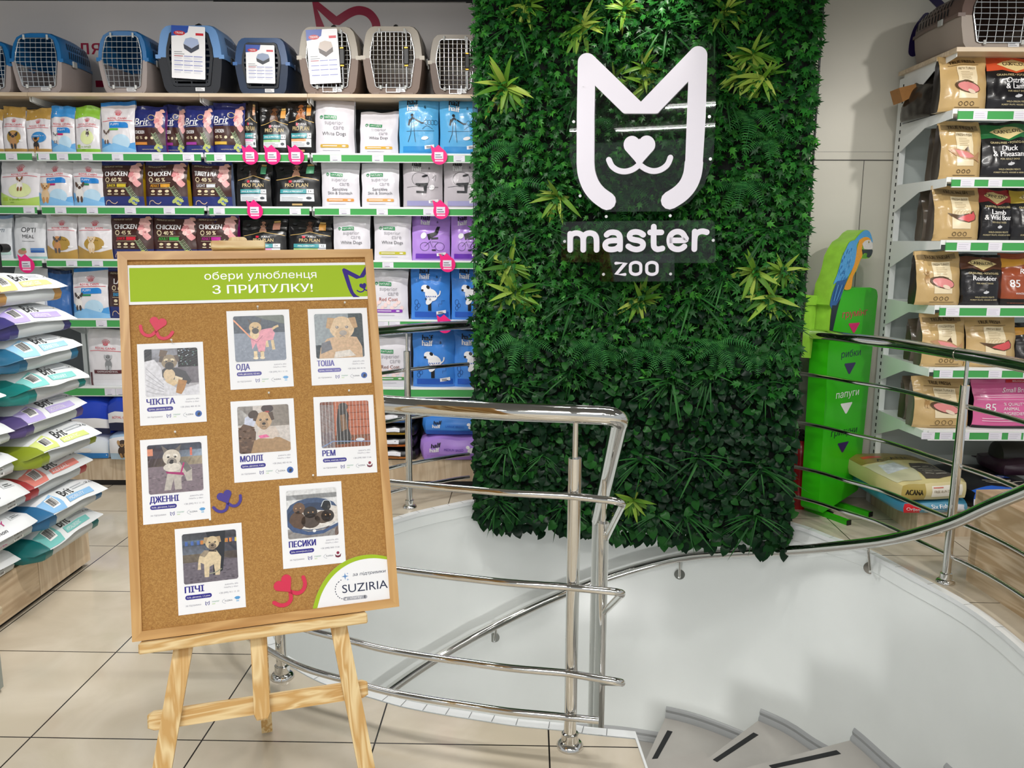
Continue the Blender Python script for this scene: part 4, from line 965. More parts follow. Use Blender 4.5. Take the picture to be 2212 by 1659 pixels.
# third row
T3 = 459
bag(2, -40, 22, T3 + 6, plainw, '#dfe3e8', 'white bag cut by the left picture edge on third bag row', side='#cdd2d8', top='#7d9cc4')
bag(2, 26, 95, T3 + 4, opti, '#e4e6ea', 'white dog food bag with thin dark lettering above pink tag, third row', top='#8d9499')
bag(2, 96, 163, T3, royal_dog(royal('#e9e9ee', GOLD, main='white', kind='breed', name='Yorkshire Terrier', low2=GOLD), (-.1, .16, .36, '#c98f5a', '#5b5656')), RW, 'white and gold dog food bag with terrier on third bag row', top='#b8b3a8')
bag(2, 163, 238, T3, royal_dog(royal('#e9e9ee', GOLD, main='white', kind='breed', name='Chihuahua', low2=GOLD), (-.05, .16, .36, '#f0dcc0', '#e8c89c')), RW, 'white and gold dog food bag with tiny cream dog on third bag row', top='#b8b3a8', side='#c9bcc4')
bag(2, 236, 328, T3 + 3, brit('CHICKEN', '45 %', '#d0293a', 'JUNIOR', acc='#d0293a'), NV, 'blue and brown chicken bag with red band and red side on third row', side='#a01f38', lean=.0)
bag(2, 326, 424, T3 + 3, brit('CHICKEN', '40 %', '#3fae4a', 'ADULT', acc='#3fae4a'), NV, 'blue and brown chicken bag with green band and lime side on third row', side='#6dbb3a', lean=.0)
bag(2, 420, 512, T3 + 3, brit('CHICKEN', '50 %', '#c02a9a', 'ADULT', acc='#c02a9a'), NV, 'blue and brown chicken bag with magenta band behind the board clip', side='#b01f8a', lean=.0)
bag(2, 519, 617, 474, proplan('#e0a08a', '#b98a72', low='#e39ccc'), PK, 'black dog food bag with pink stripe directly above the cork board')
bag(2, 620, 716, 474, proplan('#e0a24a', '#6b4a3a', 'PUPPY', '#a9cf8a', '<1'), PK, 'black puppy food bag with green stripe above the board top right', side='#2a2023')
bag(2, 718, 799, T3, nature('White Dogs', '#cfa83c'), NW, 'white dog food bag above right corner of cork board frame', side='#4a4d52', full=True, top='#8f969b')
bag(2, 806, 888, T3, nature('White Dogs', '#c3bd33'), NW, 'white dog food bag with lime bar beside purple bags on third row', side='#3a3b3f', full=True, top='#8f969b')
bag(2, 888, 972, T3, half('#6a35b0', 'bike', '#3a2a5a'), '#b58be0', 'purple dog food bag with bicycle drawing, left of two on third row', full=False, lean=.03)
bag(2, 973, 1044, T3, half('#6a35b0', 'bike', '#3a2a5a'), '#b58be0', 'purple dog food bag with bicycle drawing beside the plant wall', full=False, lean=.03)
# fourth row
bag(3, 22, 92, 578, plainw, '#e6e8ea', 'plain white bag behind the top of the lying bag stack', lean=.04)
bag(3, 95, 150, 582, blank, '#3a6fb4', 'blue bag half hidden behind the lying bags on fourth row', top='#24406a', t=.08)
bag(3, 152, 230, 579, royal_dog(royal('#e9e9ee', BL, main='white', kind='puppy', low2='#4d9fe0', tag_='#1f8a5a'), (-.30, .18, .36, '#f2eeea', '#4b3e38')), RW, 'white puppy food bag with black-white puppy left of cork board', top=BL)
bag(3, 228, 322, 575, brit('LAMB', '60 %', '#3fa0d0', 'SENSITIVE', acc='#3fa0d0'), NV, 'blue and brown lamb bag half hidden by left board frame', side='#2a3a7a', lean=.0)
bag(3, 797, 881, 574, nature('Red Coat', '#8a3fb4', subc='#a8442a', pat='#f3d9d6'), NW, 'white red-coat dog food bag with purple bar right of cork board', side='#4a1f1a', full=True, top='#8f969b')
bag(3, 886, 972, 575, half('#1f57b8', 'dog', '#15306e'), '#3f86dc', 'blue bag with white skating dog, left of two on fourth row', full=True)
bag(3, 974, 1056, 575, half('#1f57b8', 'dog', '#15306e'), '#3f86dc', 'blue bag with white skating dog on fourth row beside plant wall', full=True)
# fifth row
bag(4, 186, 268, 712, royal_dog(royal('#e9e9ee', '#eceaee', main='white', kind='gastro'), (.08, .30, .28, '#8d8f92', '#bcbec2')), RW, 'white veterinary dog food bag with maroon strip left of cork board', full=True)
bag(4, 800, 886, 720, nature('Red Coat', '#5aa05a', subc='#7a3a24', pat='#f3d9d6'), NW, 'white red-coat dog food bag with green bar behind back railing post', side='#b9b3b0', full=True, top='#8f969b')
bag(4, 890, 982, 716, half('#1f57b8', 'dog', '#15306e'), '#3f86dc', 'blue bag with white skating dog just below the back handrail', full=True)
bag(4, 979, 1062, 716, half('#1f57b8', 'dog', '#15306e'), '#3f86dc', 'blue bag with white skating dog below handrail touching plant wall', full=True)

# pink cat-eared price tags clipped on the rails
PINK = M('#f0187c', 0.35, name='pink_card')
def pink(px, py, row, label):
    s, z = sh(px, py, -0.02); R = 0.052
    out = arc(0, 0, R, R, 62, -205, 22) + [(-R * 1.08, R * 1.38), (-R * .58, R * 1.02), (-R * .10, R * 1.42)]
    mb = MB(); mb.prism(out[::-1], 0, 0.002, PINK, lambda x, y, t: SHM @ Vector((s + x, -0.020 - t, z + y)))
    p = Pr(); p.rect(-R * .6, -R * .3, R * .5, R * .52, ink('#e6e2ee'), 1); p.lines(-R * .5, R * .4, R * .15, 2, R * .28, R * .09, ink('#5d5660'), 2); p.rect(-R * .55, -R * .62, R * .5, -R * .42, ink('#ffc6de'), 1)
    p.emit(mb, lambda x, y, l: SHM @ Vector((s + x, -0.0225 - l * .0006, z + y)))
    mb.box(s - 0.01, s + 0.01, -0.021, -0.0085, ZB[row] + 0.004, ZB[row] + 0.024, PINK, lambda v: SHM @ v)
    tag(mb.build('price_tag', loc=SHM @ Vector((s, -0.02, z)), world=True), label, 'price tag', 'pink cat-eared price tags')
for px, py, r, lb in ((541, 338, 0, 'pink cat-eared price tag under the narrow black bag, first of three'), (589, 338, 0, 'pink cat-eared price tag between two others under brown puppy bag'), (640, 338, 0, 'pink cat-eared price tag under the bag with long-eared dog'), (949, 338, 0, 'pink cat-eared price tag between light blue and grey bags'), (551, 456, 1, 'pink cat-eared price tag above the board clip'), (953, 456, 1, 'pink cat-eared price tag between grey and purple bags'), (58, 573, 2, 'pink cat-eared price tag above the lying bag stack'), (967, 571, 2, 'pink cat-eared price tag between purple and blue bags'), (961, 703, 3, 'pink cat-eared price tag partly hidden by back handrail')):
    pink(px, py, r, lb)
# ================================================================ pet carriers
def clipseg(poly, fixed, axis):
    # span of a polygon along the other axis at x (axis 0) or z (axis 1) = fixed
    xs = []
    for a, b in zip(poly, poly[1:] + poly[:1]):
        if (a[axis] - fixed) * (b[axis] - fixed) < 0:
            t = (fixed - a[axis]) / (b[axis] - a[axis]); xs.append(a[1 - axis] + t * (b[1 - axis] - a[1 - axis]))
    return (min(xs), max(xs)) if len(xs) >= 2 else None
WIRE = M('#d9dcde', 0.25, 0.9, name='zinc_wire')
def carrier(mat4, w, h, d, low, up, label, door='wire', rim=None, card=None, rows=(8, 10), handle=False, round_top=False, group='pet carriers on the top boards', wd=.60):
    t = thing('pet_carrier', label, 'pet carrier', group=group, mat=mat4)
    LO = M(low, 0.42, bump=0.04, scale=220); UP = M(up, 0.35, bump=0.03, scale=220); RI = M(rim, 0.35) if rim else UP
    hm = h * .52
    lowp = [(-.50, .52), (-.485, .36), (-.44, .10), (-.41, .035), (-.36, .0), (.36, .0), (.41, .035), (.44, .10), (.485, .36), (.50, .52)]
    if round_top: upp = [(.50, .52), (.49, .66), (.455, .82), (.39, .93), (.28, .985), (.12, 1.0), (-.12, 1.0), (-.28, .985), (-.39, .93), (-.455, .82), (-.49, .66), (-.50, .52)]
    else: upp = [(.50, .52), (.485, .68), (.45, .86), (.42, .93), (.36, .985), (.30, 1.0), (-.30, 1.0), (-.36, .985), (-.42, .93), (-.45, .86), (-.485, .68), (-.50, .52)]
    def ring(pp, y, s, upr): return [(x * w * s, y, (hm + (z * h - hm) * (s if upr else 1)) + (0 if upr else (1 - s) * .12 * h * (z < .05))) for x, z in pp]
    st = [(0.012, .965), (.05, 1.0), (.6 * d, 1.02), (.88 * d, .95), (.97 * d, .84), (d, .70)]
    # door opening
    hw = w * wd / 2; oz0, oz1 = h * .10, h * .90
    opn = [(-hw * .80, oz0 + .02 * h), (-hw * .72, oz0), (hw * .72, oz0), (hw * .80, oz0 + .02 * h), (hw, hm), (hw * .97, hm + .14 * h), (hw * .82, oz1 - .03 * h), (hw * .70, oz1), (-hw * .70, oz1), (-hw * .82, oz1 - .03 * h), (-hw * .97, hm + .14 * h), (-hw, hm)]
    def lean(z): return 0.012 + 0.05 * max(0, (z - hm) / h) * (1.0 if round_top else .4) + 0.03 * max(0, (hm - z) / h)
    for nm, pp, mat, isup in (('lower_shell', lowp, LO, False), ('upper_shell', upp, UP, True)):
        mb = MB(); rings = [ring(pp, y, s, isup) for y, s in st]
        rings[0] = [(x, lean(z), z) for x, y, z in rings[0]]
        mb.loft(rings, mat, False, False, closed=False)
        mb.add(rings[-1], [tuple(range(len(pp)))], mat)
        # front plate with the door cut out
        fr = rings[0]
        if isup:
            op = [p for p in opn if p[1] >= hm - 1e-6]; op = [(hw, hm)] + [p for p in opn[5:11]] + [(-hw, hm)]
            out = [(p[0], p[2]) for p in fr]
            poly = out + op[::-1]
        else:
            op = [(-hw, hm)] + opn[0:4] + [(hw, hm)]; out = [(p[0], p[2]) for p in fr]; poly = out + op[::-1]
        mb.prism(poly, 0, 0, mat, lambda x, z, tt: (x, lean(z), z))
        if isup:   # ventilation slots on the flanks and the rear
            for sgn in (-1, 1):
                for k in range(11):
                    y0 = .22 * d + k * .055 * d
                    for za, zb in ((.60, .72), (.75, .86)):
                        def fx(z): 
                            zz_ = z; return sgn * (np.interp(zz_, [.52, .66, .82, .93], [.50, .49, .455, .39] if round_top else [.50, .487, .458, .42]) * w * 1.02 + .002)
                        mb.add([(fx(za), y0, hm + (za * h - hm) * 1.02), (fx(za), y0 + .022 * d, hm + (za * h - hm) * 1.02), (fx(zb), y0 + .022 * d + .02 * d, hm + (zb * h - hm) * 1.02), (fx(zb), y0 + .02 * d, hm + (zb * h - hm) * 1.02)], [(0, 1, 2, 3)], M('#0c1018', .7))
        else:
            for sx in (-.28, .28): mb.box(sx * w - .018, sx * w + .018, .02, .06, -.004, .012, mat)
        mb.build(nm, t, smooth=50)
    mb = MB(); R1 = []
    for s_, y0, y1 in ((1.035, .03, .97 * d), ):
        loop = [(-.5 * w * s_, y0, 0), (-.5 * w * s_ * 1.01, .6 * d, 0), (-.5 * w * s_ * .93, .9 * d, 0), (-.36 * w, y1 + .02, 0), (.36 * w, y1 + .02, 0), (.5 * w * s_ * .93, .9 * d, 0), (.5 * w * s_ * 1.01, .6 * d, 0), (.5 * w * s_, y0, 0)]
        mb.loft([[(x, y, hm - .018 * h) for x, y, z in loop], [(x * 1.005, y, hm - .012 * h) for x, y, z in loop], [(x * 1.005, y, hm + .035 * h) for x, y, z in loop], [(x * .97, y, hm + .045 * h) for x, y, z in loop]], RI, False, False, closed=False)
        for sg in (-1, 1): mb.box(min(sg * .44 * w, sg * .52 * w), max(sg * .44 * w, sg * .52 * w), .012, .05, hm - .018 * h, hm + .04 * h, RI)
    mb.build('rim', t, smooth=50)
    for sg in (-1, 1):
        mb = MB(); x = sg * .522 * w; mb.rbox(min(x, x + sg * .010), max(x, x + sg * .010), .26 * d, .26 * d + .05, hm - .05 * h, hm + .055 * h, M('#b9bbb8', .4) if door == 'wire' else LO, .003); mb.build('side_clip', t)
    if handle:
        mb = MB(); mb.tube([(0, .35 * d, h * .99), (0, .36 * d, h * 1.06), (0, .42 * d, h * 1.085), (0, .60 * d, h * 1.085), (0, .65 * d, h * .99)], .016, BLACK, 8); mb.build('carry_handle', t)
    # the door
    mb = MB(); yb = lambda z: lean(z) - 0.006
    if door == 'wire':
        mb.tube([(x * .97, yb(z), z) for x, z in opn], .0038, WIRE, 6, closed=True)
        nx, nz = rows
        for i in range(1, nx):
            x = -hw + 2 * hw * i / nx; sp = clipseg(opn, x, 0)
            if sp: mb.tube([(x, yb(sp[0]), sp[0]), (x, yb(hm), hm), (x, yb(sp[1]), sp[1])], .0022, WIRE, 5, caps=False)
        for i in range(1, nz):
            z = oz0 + (oz1 - oz0) * i / nz; sp = clipseg(opn, z, 1)
            if sp: mb.tube([(sp[0], yb(z) - .003, z), (sp[1], yb(z) - .003, z)], .0022, WIRE, 5, caps=False)
        dr = mb.build('door', t, label='wire grid door')
        for sx in (-.55, .55):
            mb = MB(); mb.tube([(sx * hw, yb(oz1) - .002, oz1 - .01), (sx * hw, yb(oz1) - .002, oz1 + .02)], .007, M('#b9bbb8', .3), 8); mb.build('hinge', dr)
            mb = MB(); mb.tube([(sx * hw, yb(oz0) - .004, oz0 + .012), (sx * hw, yb(oz0) - .004, oz0 - .012)], .008, M('#c9cbc8', .3), 8); mb.build('hinge', dr)
        if not round_top:
            mb = MB(); mb.tube([(hw * .62, yb(oz1) - .012, oz1 + .01), (hw * .62, yb(hm) - .016, hm + .1 * h)], .004, WIRE, 6); mb.rbox(hw * .52, hw * .74, -.022, -.004, hm - .10 * h, hm + .13 * h, BLACK, .004); mb.tube([(hw * .62, yb(hm) - .012, hm - .10 * h), (hw * .62, yb(oz0) - .012, oz0)], .004, WIRE, 6)
            for z in (hm + .14 * h, hm - .115 * h): mb.tube([(hw * .55, -.014, z), (hw * .70, -.014, z)], .006, M('#c79a3a', .3, .8), 6)
            mb.build('door_latch', dr, label='black sliding door latch')
            mb = MB(); mb.tube([(-hw * .3, yb(oz0) - .002, oz0 + .02), (-hw * .3, yb(oz0) - .006, oz0 - .03), (hw * .3, yb(oz0) - .006, oz0 - .03), (hw * .3, yb(oz0) - .002, oz0 + .02)], .003, WIRE, 6); mb.build('wire_loop', dr)
    else:
        DP = M('#20242b', .4); ins = [(x * .985, hm + (z - hm) * .985) for x, z in opn]
        inn_ = [(x * .86, hm + (z - hm) * .90) for x, z in opn]
        mb.prism(ins, 0, .006, DP, lambda x, z, tt: (x, lean(z) - tt, z), holes=[inn_])
        for i in range(1, 9):
            z = oz0 + (oz1 - oz0) * i / 9; sp = clipseg(opn, z, 1); mb.box(sp[0] * .95, sp[1] * .95, lean(z) - .004, lean(z), z - .006, z + .006, DP)
        for x in (-.62, 0, .62):
            sp = clipseg(opn, x * hw, 0); mb.tube([(x * hw, lean(sp[0]), sp[0]), (x * hw, lean(hm), hm), (x * hw, lean(sp[1]), sp[1])], .006, DP, 6)
        dr = mb.build('door', t, label='dark slotted plastic door')
    if card:
        cx, cw, ch, cz, rot, pic = card
        p = Pr(); W_ = WHT
        p.poly([(-cw * .5, ch * .30), (-cw * .5, ch * .5), (cw * .02, ch * .5), (-cw * .02, ch * .38), (-cw * .18, ch * .33)], ink('#2a4fa8'), 2); p.ell(-cw * .26, ch * .36, cw * .17, ch * .045, ink('#c4202c'), 3); p.text('TRIXIE', -cw * .26, ch * .345, ch * .04, W_, 4, .03)
        p.rect(cw * .22, ch * .33, cw * .45, ch * .375, ink('#cf2233'), 3)
        p.poly([(-cw * .14, ch * .16), (cw * .1, ch * .08), (cw * .32, ch * .17), (cw * .32, ch * .08), (cw * .08, -ch * .01), (-cw * .12, ch * .07)], ink(pic[1]), 3); p.poly([(-cw * .14, ch * .165), (-cw * .08, ch * .26), (cw * .08, ch * .29), (cw * .28, ch * .26), (cw * .32, ch * .175), (cw * .1, ch * .085)], ink(pic[0]), 3)
        p.lines(-cw * .42, -cw * .1, ch * .0, 2, ch * .04, ch * .01, ink('#666a70'), 3)
        for i, yy_ in enumerate((-.08, -.17, -.25, -.35)):
            for j in range(3): p.rect(-cw * .42 + j * cw * .29, ch * yy_, -cw * .16 + j * cw * .29, ch * (yy_ + .014), ink('#a83a44' if (i == 0 and j == 0) else '#7f86c4'), 3); p.lines(-cw * .42 + j * cw * .29, -cw * .18 + j * cw * .29, ch * (yy_ - .025), 2, ch * .02, ch * .006, ink('#c6c8d2'), 3, i * 3 + j)
        mb = MB(); ca, sa = math.cos(R_(rot)), math.sin(R_(rot))
        def fc(x, y, l): return (cx + x * ca - y * sa, lean(hm) - .020 - l * .0006, cz + x * sa + y * ca)
        mb.prism(rrect(-cw / 2, -ch / 2, cw / 2, ch / 2, .006), -.6, .6, W_, fc)
        p.emit(mb, fc); mb.build('hang_card', t, label='white printed hang card')
    p = Pr(); p.rect(-.03, 0, .03, .022, ink('#e8e8ea'), 1); p.lines(-.025, .02, .014, 2, .008, .003, ink('#77777c'), 2)
    mb = MB(); p.emit(mb, lambda x, y, l: (x + w * .12, lean(h * .05) - .0035 - l * .0005, y + h * .035)); mb.build('price_sticker', t)
    return t
def place_carrier(x0, x1, ytop, tt, d, low, up, label, **k):
    s0, s1 = sh(x0, 140, tt)[0], sh(x1, 140, tt)[0]; h = sh((x0 + x1) / 2, ytop, tt + 0.05)[1] - ZTOP - 0.005
    return carrier(SHM @ Matrix.Translation(((s0 + s1) / 2, tt, ZTOP + 0.005)), s1 - s0, h, d, low, up, label, **k)
TB, TG = '#1d6ca8', '#a59a97'
place_carrier(-88, 22, 88, .02, .46, TG, TB, 'blue-topped grey pet carrier cut by the left picture edge', round_top=True, wd=.80)
place_carrier(21, 133, 71, .0, .46, TG, TB, 'blue-topped grey pet carrier with wire door, first whole one on the top board', round_top=True, wd=.82, rows=(8, 10))
place_carrier(209, 318, 66, .02, .46, TG, TB, 'blue-topped grey pet carrier with wire door beside the light blue carrier', round_top=True, wd=.80, rows=(8, 9))
place_carrier(338, 481, 55, .0, .50, '#23262d', '#6f9bd0', 'large light blue and black pet carrier with tall hang card', door='slots', rim='#6f9bd0', card=(0.0, .215, .32, .245, -3, ('#a9b8d8', '#3a4050')), handle=True, wd=.72)
place_carrier(504, 623, 82, .02, .44, '#20304a', '#254a78', 'dark blue pet carrier with hang card on its slotted door', door='slots', rim='#3c6ba8', card=(0.0, .185, .235, .18, -1, ('#8f9db8', '#30363f')), wd=.72)
place_carrier(643, 776, 58, .0, .50, '#7f6c61', '#a39a8c', 'beige and brown pet carrier whose hang card covers its wire door', rim='#b9b0a0', card=(-.028, .20, .33, .225, 3, ('#c3b4aa', '#4a3d3a')), handle=True, rows=(11, 12), wd=.74)
place_carrier(781, 914, 57, .0, .50, '#7f6c61', '#a39a8c', 'beige and brown pet carrier with fully visible wire door', rim='#b9b0a0', handle=True, rows=(11, 12), wd=.74)
place_carrier(926, 1040, 75, .02, .44, '#6f5f56', '#948b7e', 'smaller beige and brown carrier beside the leaves of the plant wall', rim='#aaa192', rows=(9, 11), wd=.74)

# ================================================================ lying bags on the plinths
def lying(mat4, w, L, th, body, label, end=None, prints=None, seed=1, name='pet_food_bag', group=None, dark=None, endp=None):
    """filled bag lying flat: short end towards -y at y=0, going back to L; printed on its top and its end"""
    body = M(body, .33, bump=.12, scale=14) if isinstance(body, str) else body
    so = Vector((seed * 2.3, 1.7 * seed, 0)); NX, NY = 14, 12
    def topz(u, v):   # u -1..1 across, v 0..1 back
        e = (1 - .55 * abs(u) ** 4) * (1 - .45 * max(0, 1 - v * 6) ** 2) * (1 - .5 * max(0, (v - .8) * 5) ** 2)
        return th * (.62 + .38 * e) + noise.noise(Vector((u * 1.6, v * 3, 0)) + so) * .012 + noise.noise(Vector((u * 5, v * 8, 3)) + so) * .004
    def hw_(v): return w / 2 * (1 - .12 * max(0, 1 - v * 9) - .1 * max(0, (v - .85) * 6))
    rings = []
    for k in range(NY + 1):
        v = k / NY; r = []
        for i in range(NX + 1):
            u = -1 + 2 * i / NX; r.append((u * hw_(v), L * v + (.012 * (1 - abs(u)) * (-1) if k == 0 else 0), topz(u, v)))
        r.append((hw_(v) * 1.03, L * v, th * .40)); r.append((hw_(v) * .96, L * v, .004)); r.append((-hw_(v) * .96, L * v, .004)); r.append((-hw_(v) * 1.03, L * v, th * .40))
        rings.append(r)
    mb = MB(); E_ = M(end, .33, bump=.1, scale=14) if end else body
    mb.loft(rings, body, False, True)
    # end face as a small grid
    g = []
    for j in range(5):
        q = j / 4; row = []
        for i in range(NX + 1):
            u = -1 + 2 * i / NX; zt = topz(u, 0); x = u * hw_(0) * (1 + .03 * math.sin(math.pi * q)); row.append((x, -.012 * (1 - abs(u)) - .022 * math.sin(math.pi * q) * (1 - u ** 4) , zt + (.004 - zt) * q))
        g.append(row)
    mb.loft(g, E_, False, False, closed=False)
    if prints:
        p = Pr(); prints(p, w, L)
        p.emit(mb, lambda x, y, l: (x * hw_(y / L) / (w / 2), y, topz(max(-1, min(1, x / (w / 2))), min(1, max(0, y / L))) + .0015 + .0005 * l), .03)
    if endp:
        p = Pr(); endp(p, w, th)
        def fe(x, y, l):
            u = max(-1, min(1, x / (w / 2))); zt = topz(u, 0); q = 1 - min(1, max(0, y / th)); xx = u * hw_(0) * (1 + .03 * math.sin(math.pi * q))
            return (xx, -.012 * (1 - abs(u)) - .022 * math.sin(math.pi * q) * (1 - u ** 4) - .0015 - .0005 * l, zt + (.004 - zt) * q)
        p.emit(mb, fe, .03)
    o = mb.build(name, smooth=60); o.matrix_world = mat4; XF[o] = mat4.copy()
    q = MB(); q.loft([[(-w * .42, L - .02, .03), (w * .42, L - .02, .03), (w * .42, L - .02, .045), (-w * .42, L - .02, .045)], [(-w * .46, L + .06, .03), (w * .46, L + .06, .035), (w * .46, L + .06, .037), (-w * .46, L + .06, .033)]], body); q.build('top_seal', o)
    return tag(o, label, 'pet food bag', group)
def shx(px, py, t): return SHM @ Matrix.Translation((sh(px, py, t)[0], t, 0))
def lay(x0, x1, ybot, ytop, t, body, label, z=None, th=None, **k):
    s0, s1 = sh(x0, (ybot + ytop) / 2, t)[0], sh(x1, (ybot + ytop) / 2, t)[0]
    z0 = z if z is not None else PLZ + .001
    return lying(SHM @ Matrix.Translation(((s0 + s1) / 2, t, z0)), s1 - s0, .40, th, body, label, **k)
def halfend(word, dark):
    def f(p, w, th):
        K = ink('#15161c'); p.text('half', -w * .30, th * .62, th * .22, K, 3, .05, 'c', w * .16); p.text('half', -w * .32, th * .40, th * .22, WHT, 3, .05, 'c', w * .16); p.text(word, -w * .02, th * .46, th * .13, ink(dark), 3, .02, 'c', w * .3)
        p.ell(w * .27, th * .50, w * .08, th * .14, WHT, 3, 10); p.ell(w * .20, th * .66, w * .03, th * .09, WHT, 4, 20); p.rect(-w / 2, 0, w / 2, th * .26, ink(dark) if word[0] == 'L' else ink('#a87fd4'), 2)
    return f
lay(907, 1060, 992, 936, .0, '#b48be2', 'purple bag lying on the plinth beside the plant wall', th=.175, endp=halfend('MEDIUM BREED', '#5a2fa0'), seed=4)
lay(912, 1060, 940, 893, .02, '#3f86dc', 'blue bag lying on top of the purple bag beside the plant wall', z=PLZ + .177, th=.145, endp=halfend('LARGE BREED', '#1f57b8'), seed=5)
def darkend(c):
    def f(p, w, th):
        p.rect(-w * .3, th * .5, w * .1, th * .9, ink('#e4e4ea'), 3); p.rect(-w * .4, th * .15, w * .3, th * .42, ink(c), 3); p.lines(-w * .35, w * .2, th * .3, 1, 1, th * .06, BLACK, 4)
    return f
for i, (a, b, c, lb) in enumerate(((815, 902, '#e08a3a', 'black bag with orange band lying lowest in the dark stack right of the board'), (812, 898, '#e0782c', 'black bag with white label lying second in the dark stack right of the board'), (815, 900, '#d9b03a', 'black bag with yellow band lying third in the dark stack right of the board'), (812, 896, '#4d7fc4', 'black bag with blue and green band lying topmost in the dark stack'))):
    lay(a, b, 992, 960, .01 * i, PK, lb, z=PLZ + .001 + .083 * i, th=.08, endp=darkend(c), seed=6 + i, group='black bags lying right of the board')
lay(155, 238, 992, 945, .0, '#e4e9f0', 'white and blue puppy bag lying flat on the plinth left of the board', th=.17, end='#e6edf4', seed=11, endp=lambda p, w, th: (p.rect(-w / 2, 0, w / 2, th * .3, ink(BL), 2), p.ell(-w * .1, th * .45, w * .18, th * .12, ink('#f2f2f0'), 3), p.text('PUPPY', -w * .12, th * .72, th * .16, ink(BL), 3, .03)))
lay(150, 242, 950, 860, .01, '#1c3fb4', 'large glossy blue bag lying on the puppy bag left of the board', z=PLZ + .173, th=.27, end='#1d42c0', seed=12, endp=lambda p, w, th: (p.rect(-w / 2, th * .2, w / 2, th * .52, WHT, 2), p.rect(-w / 2, 0, w / 2, th * .2, ink('#172048'), 2), p.text('10 kg', w * .1, th * .06, th * .09, WHT, 4)))
lay(233, 330, 1000, 948, -.03, '#bcd8ee', 'pale blue puppy bag with sitting black-tan puppy beside left board frame', th=.20, seed=13, endp=lambda p, w, th: (p.rect(-w / 2, th * .3, w / 2, th, WHT, 2), pup(p, -w * .14, th * .12, th * .8, '#4a382c', '#b8905f')))
lay(230, 330, 952, 865, -.02, '#1c3fb4', 'blue and white bag with red lettering lying beside left board frame', z=PLZ + .203, th=.25, seed=14, endp=lambda p, w, th: (p.rect(-w / 2, th * .3, w / 2, th * .68, WHT, 2), p.rect(-w / 2, 0, w / 2, th * .3, ink('#172048'), 2), p.text('ROYAL CANIN', -w * .12, th * .44, th * .09, RED, 4, .01, 'c', w * .5)))

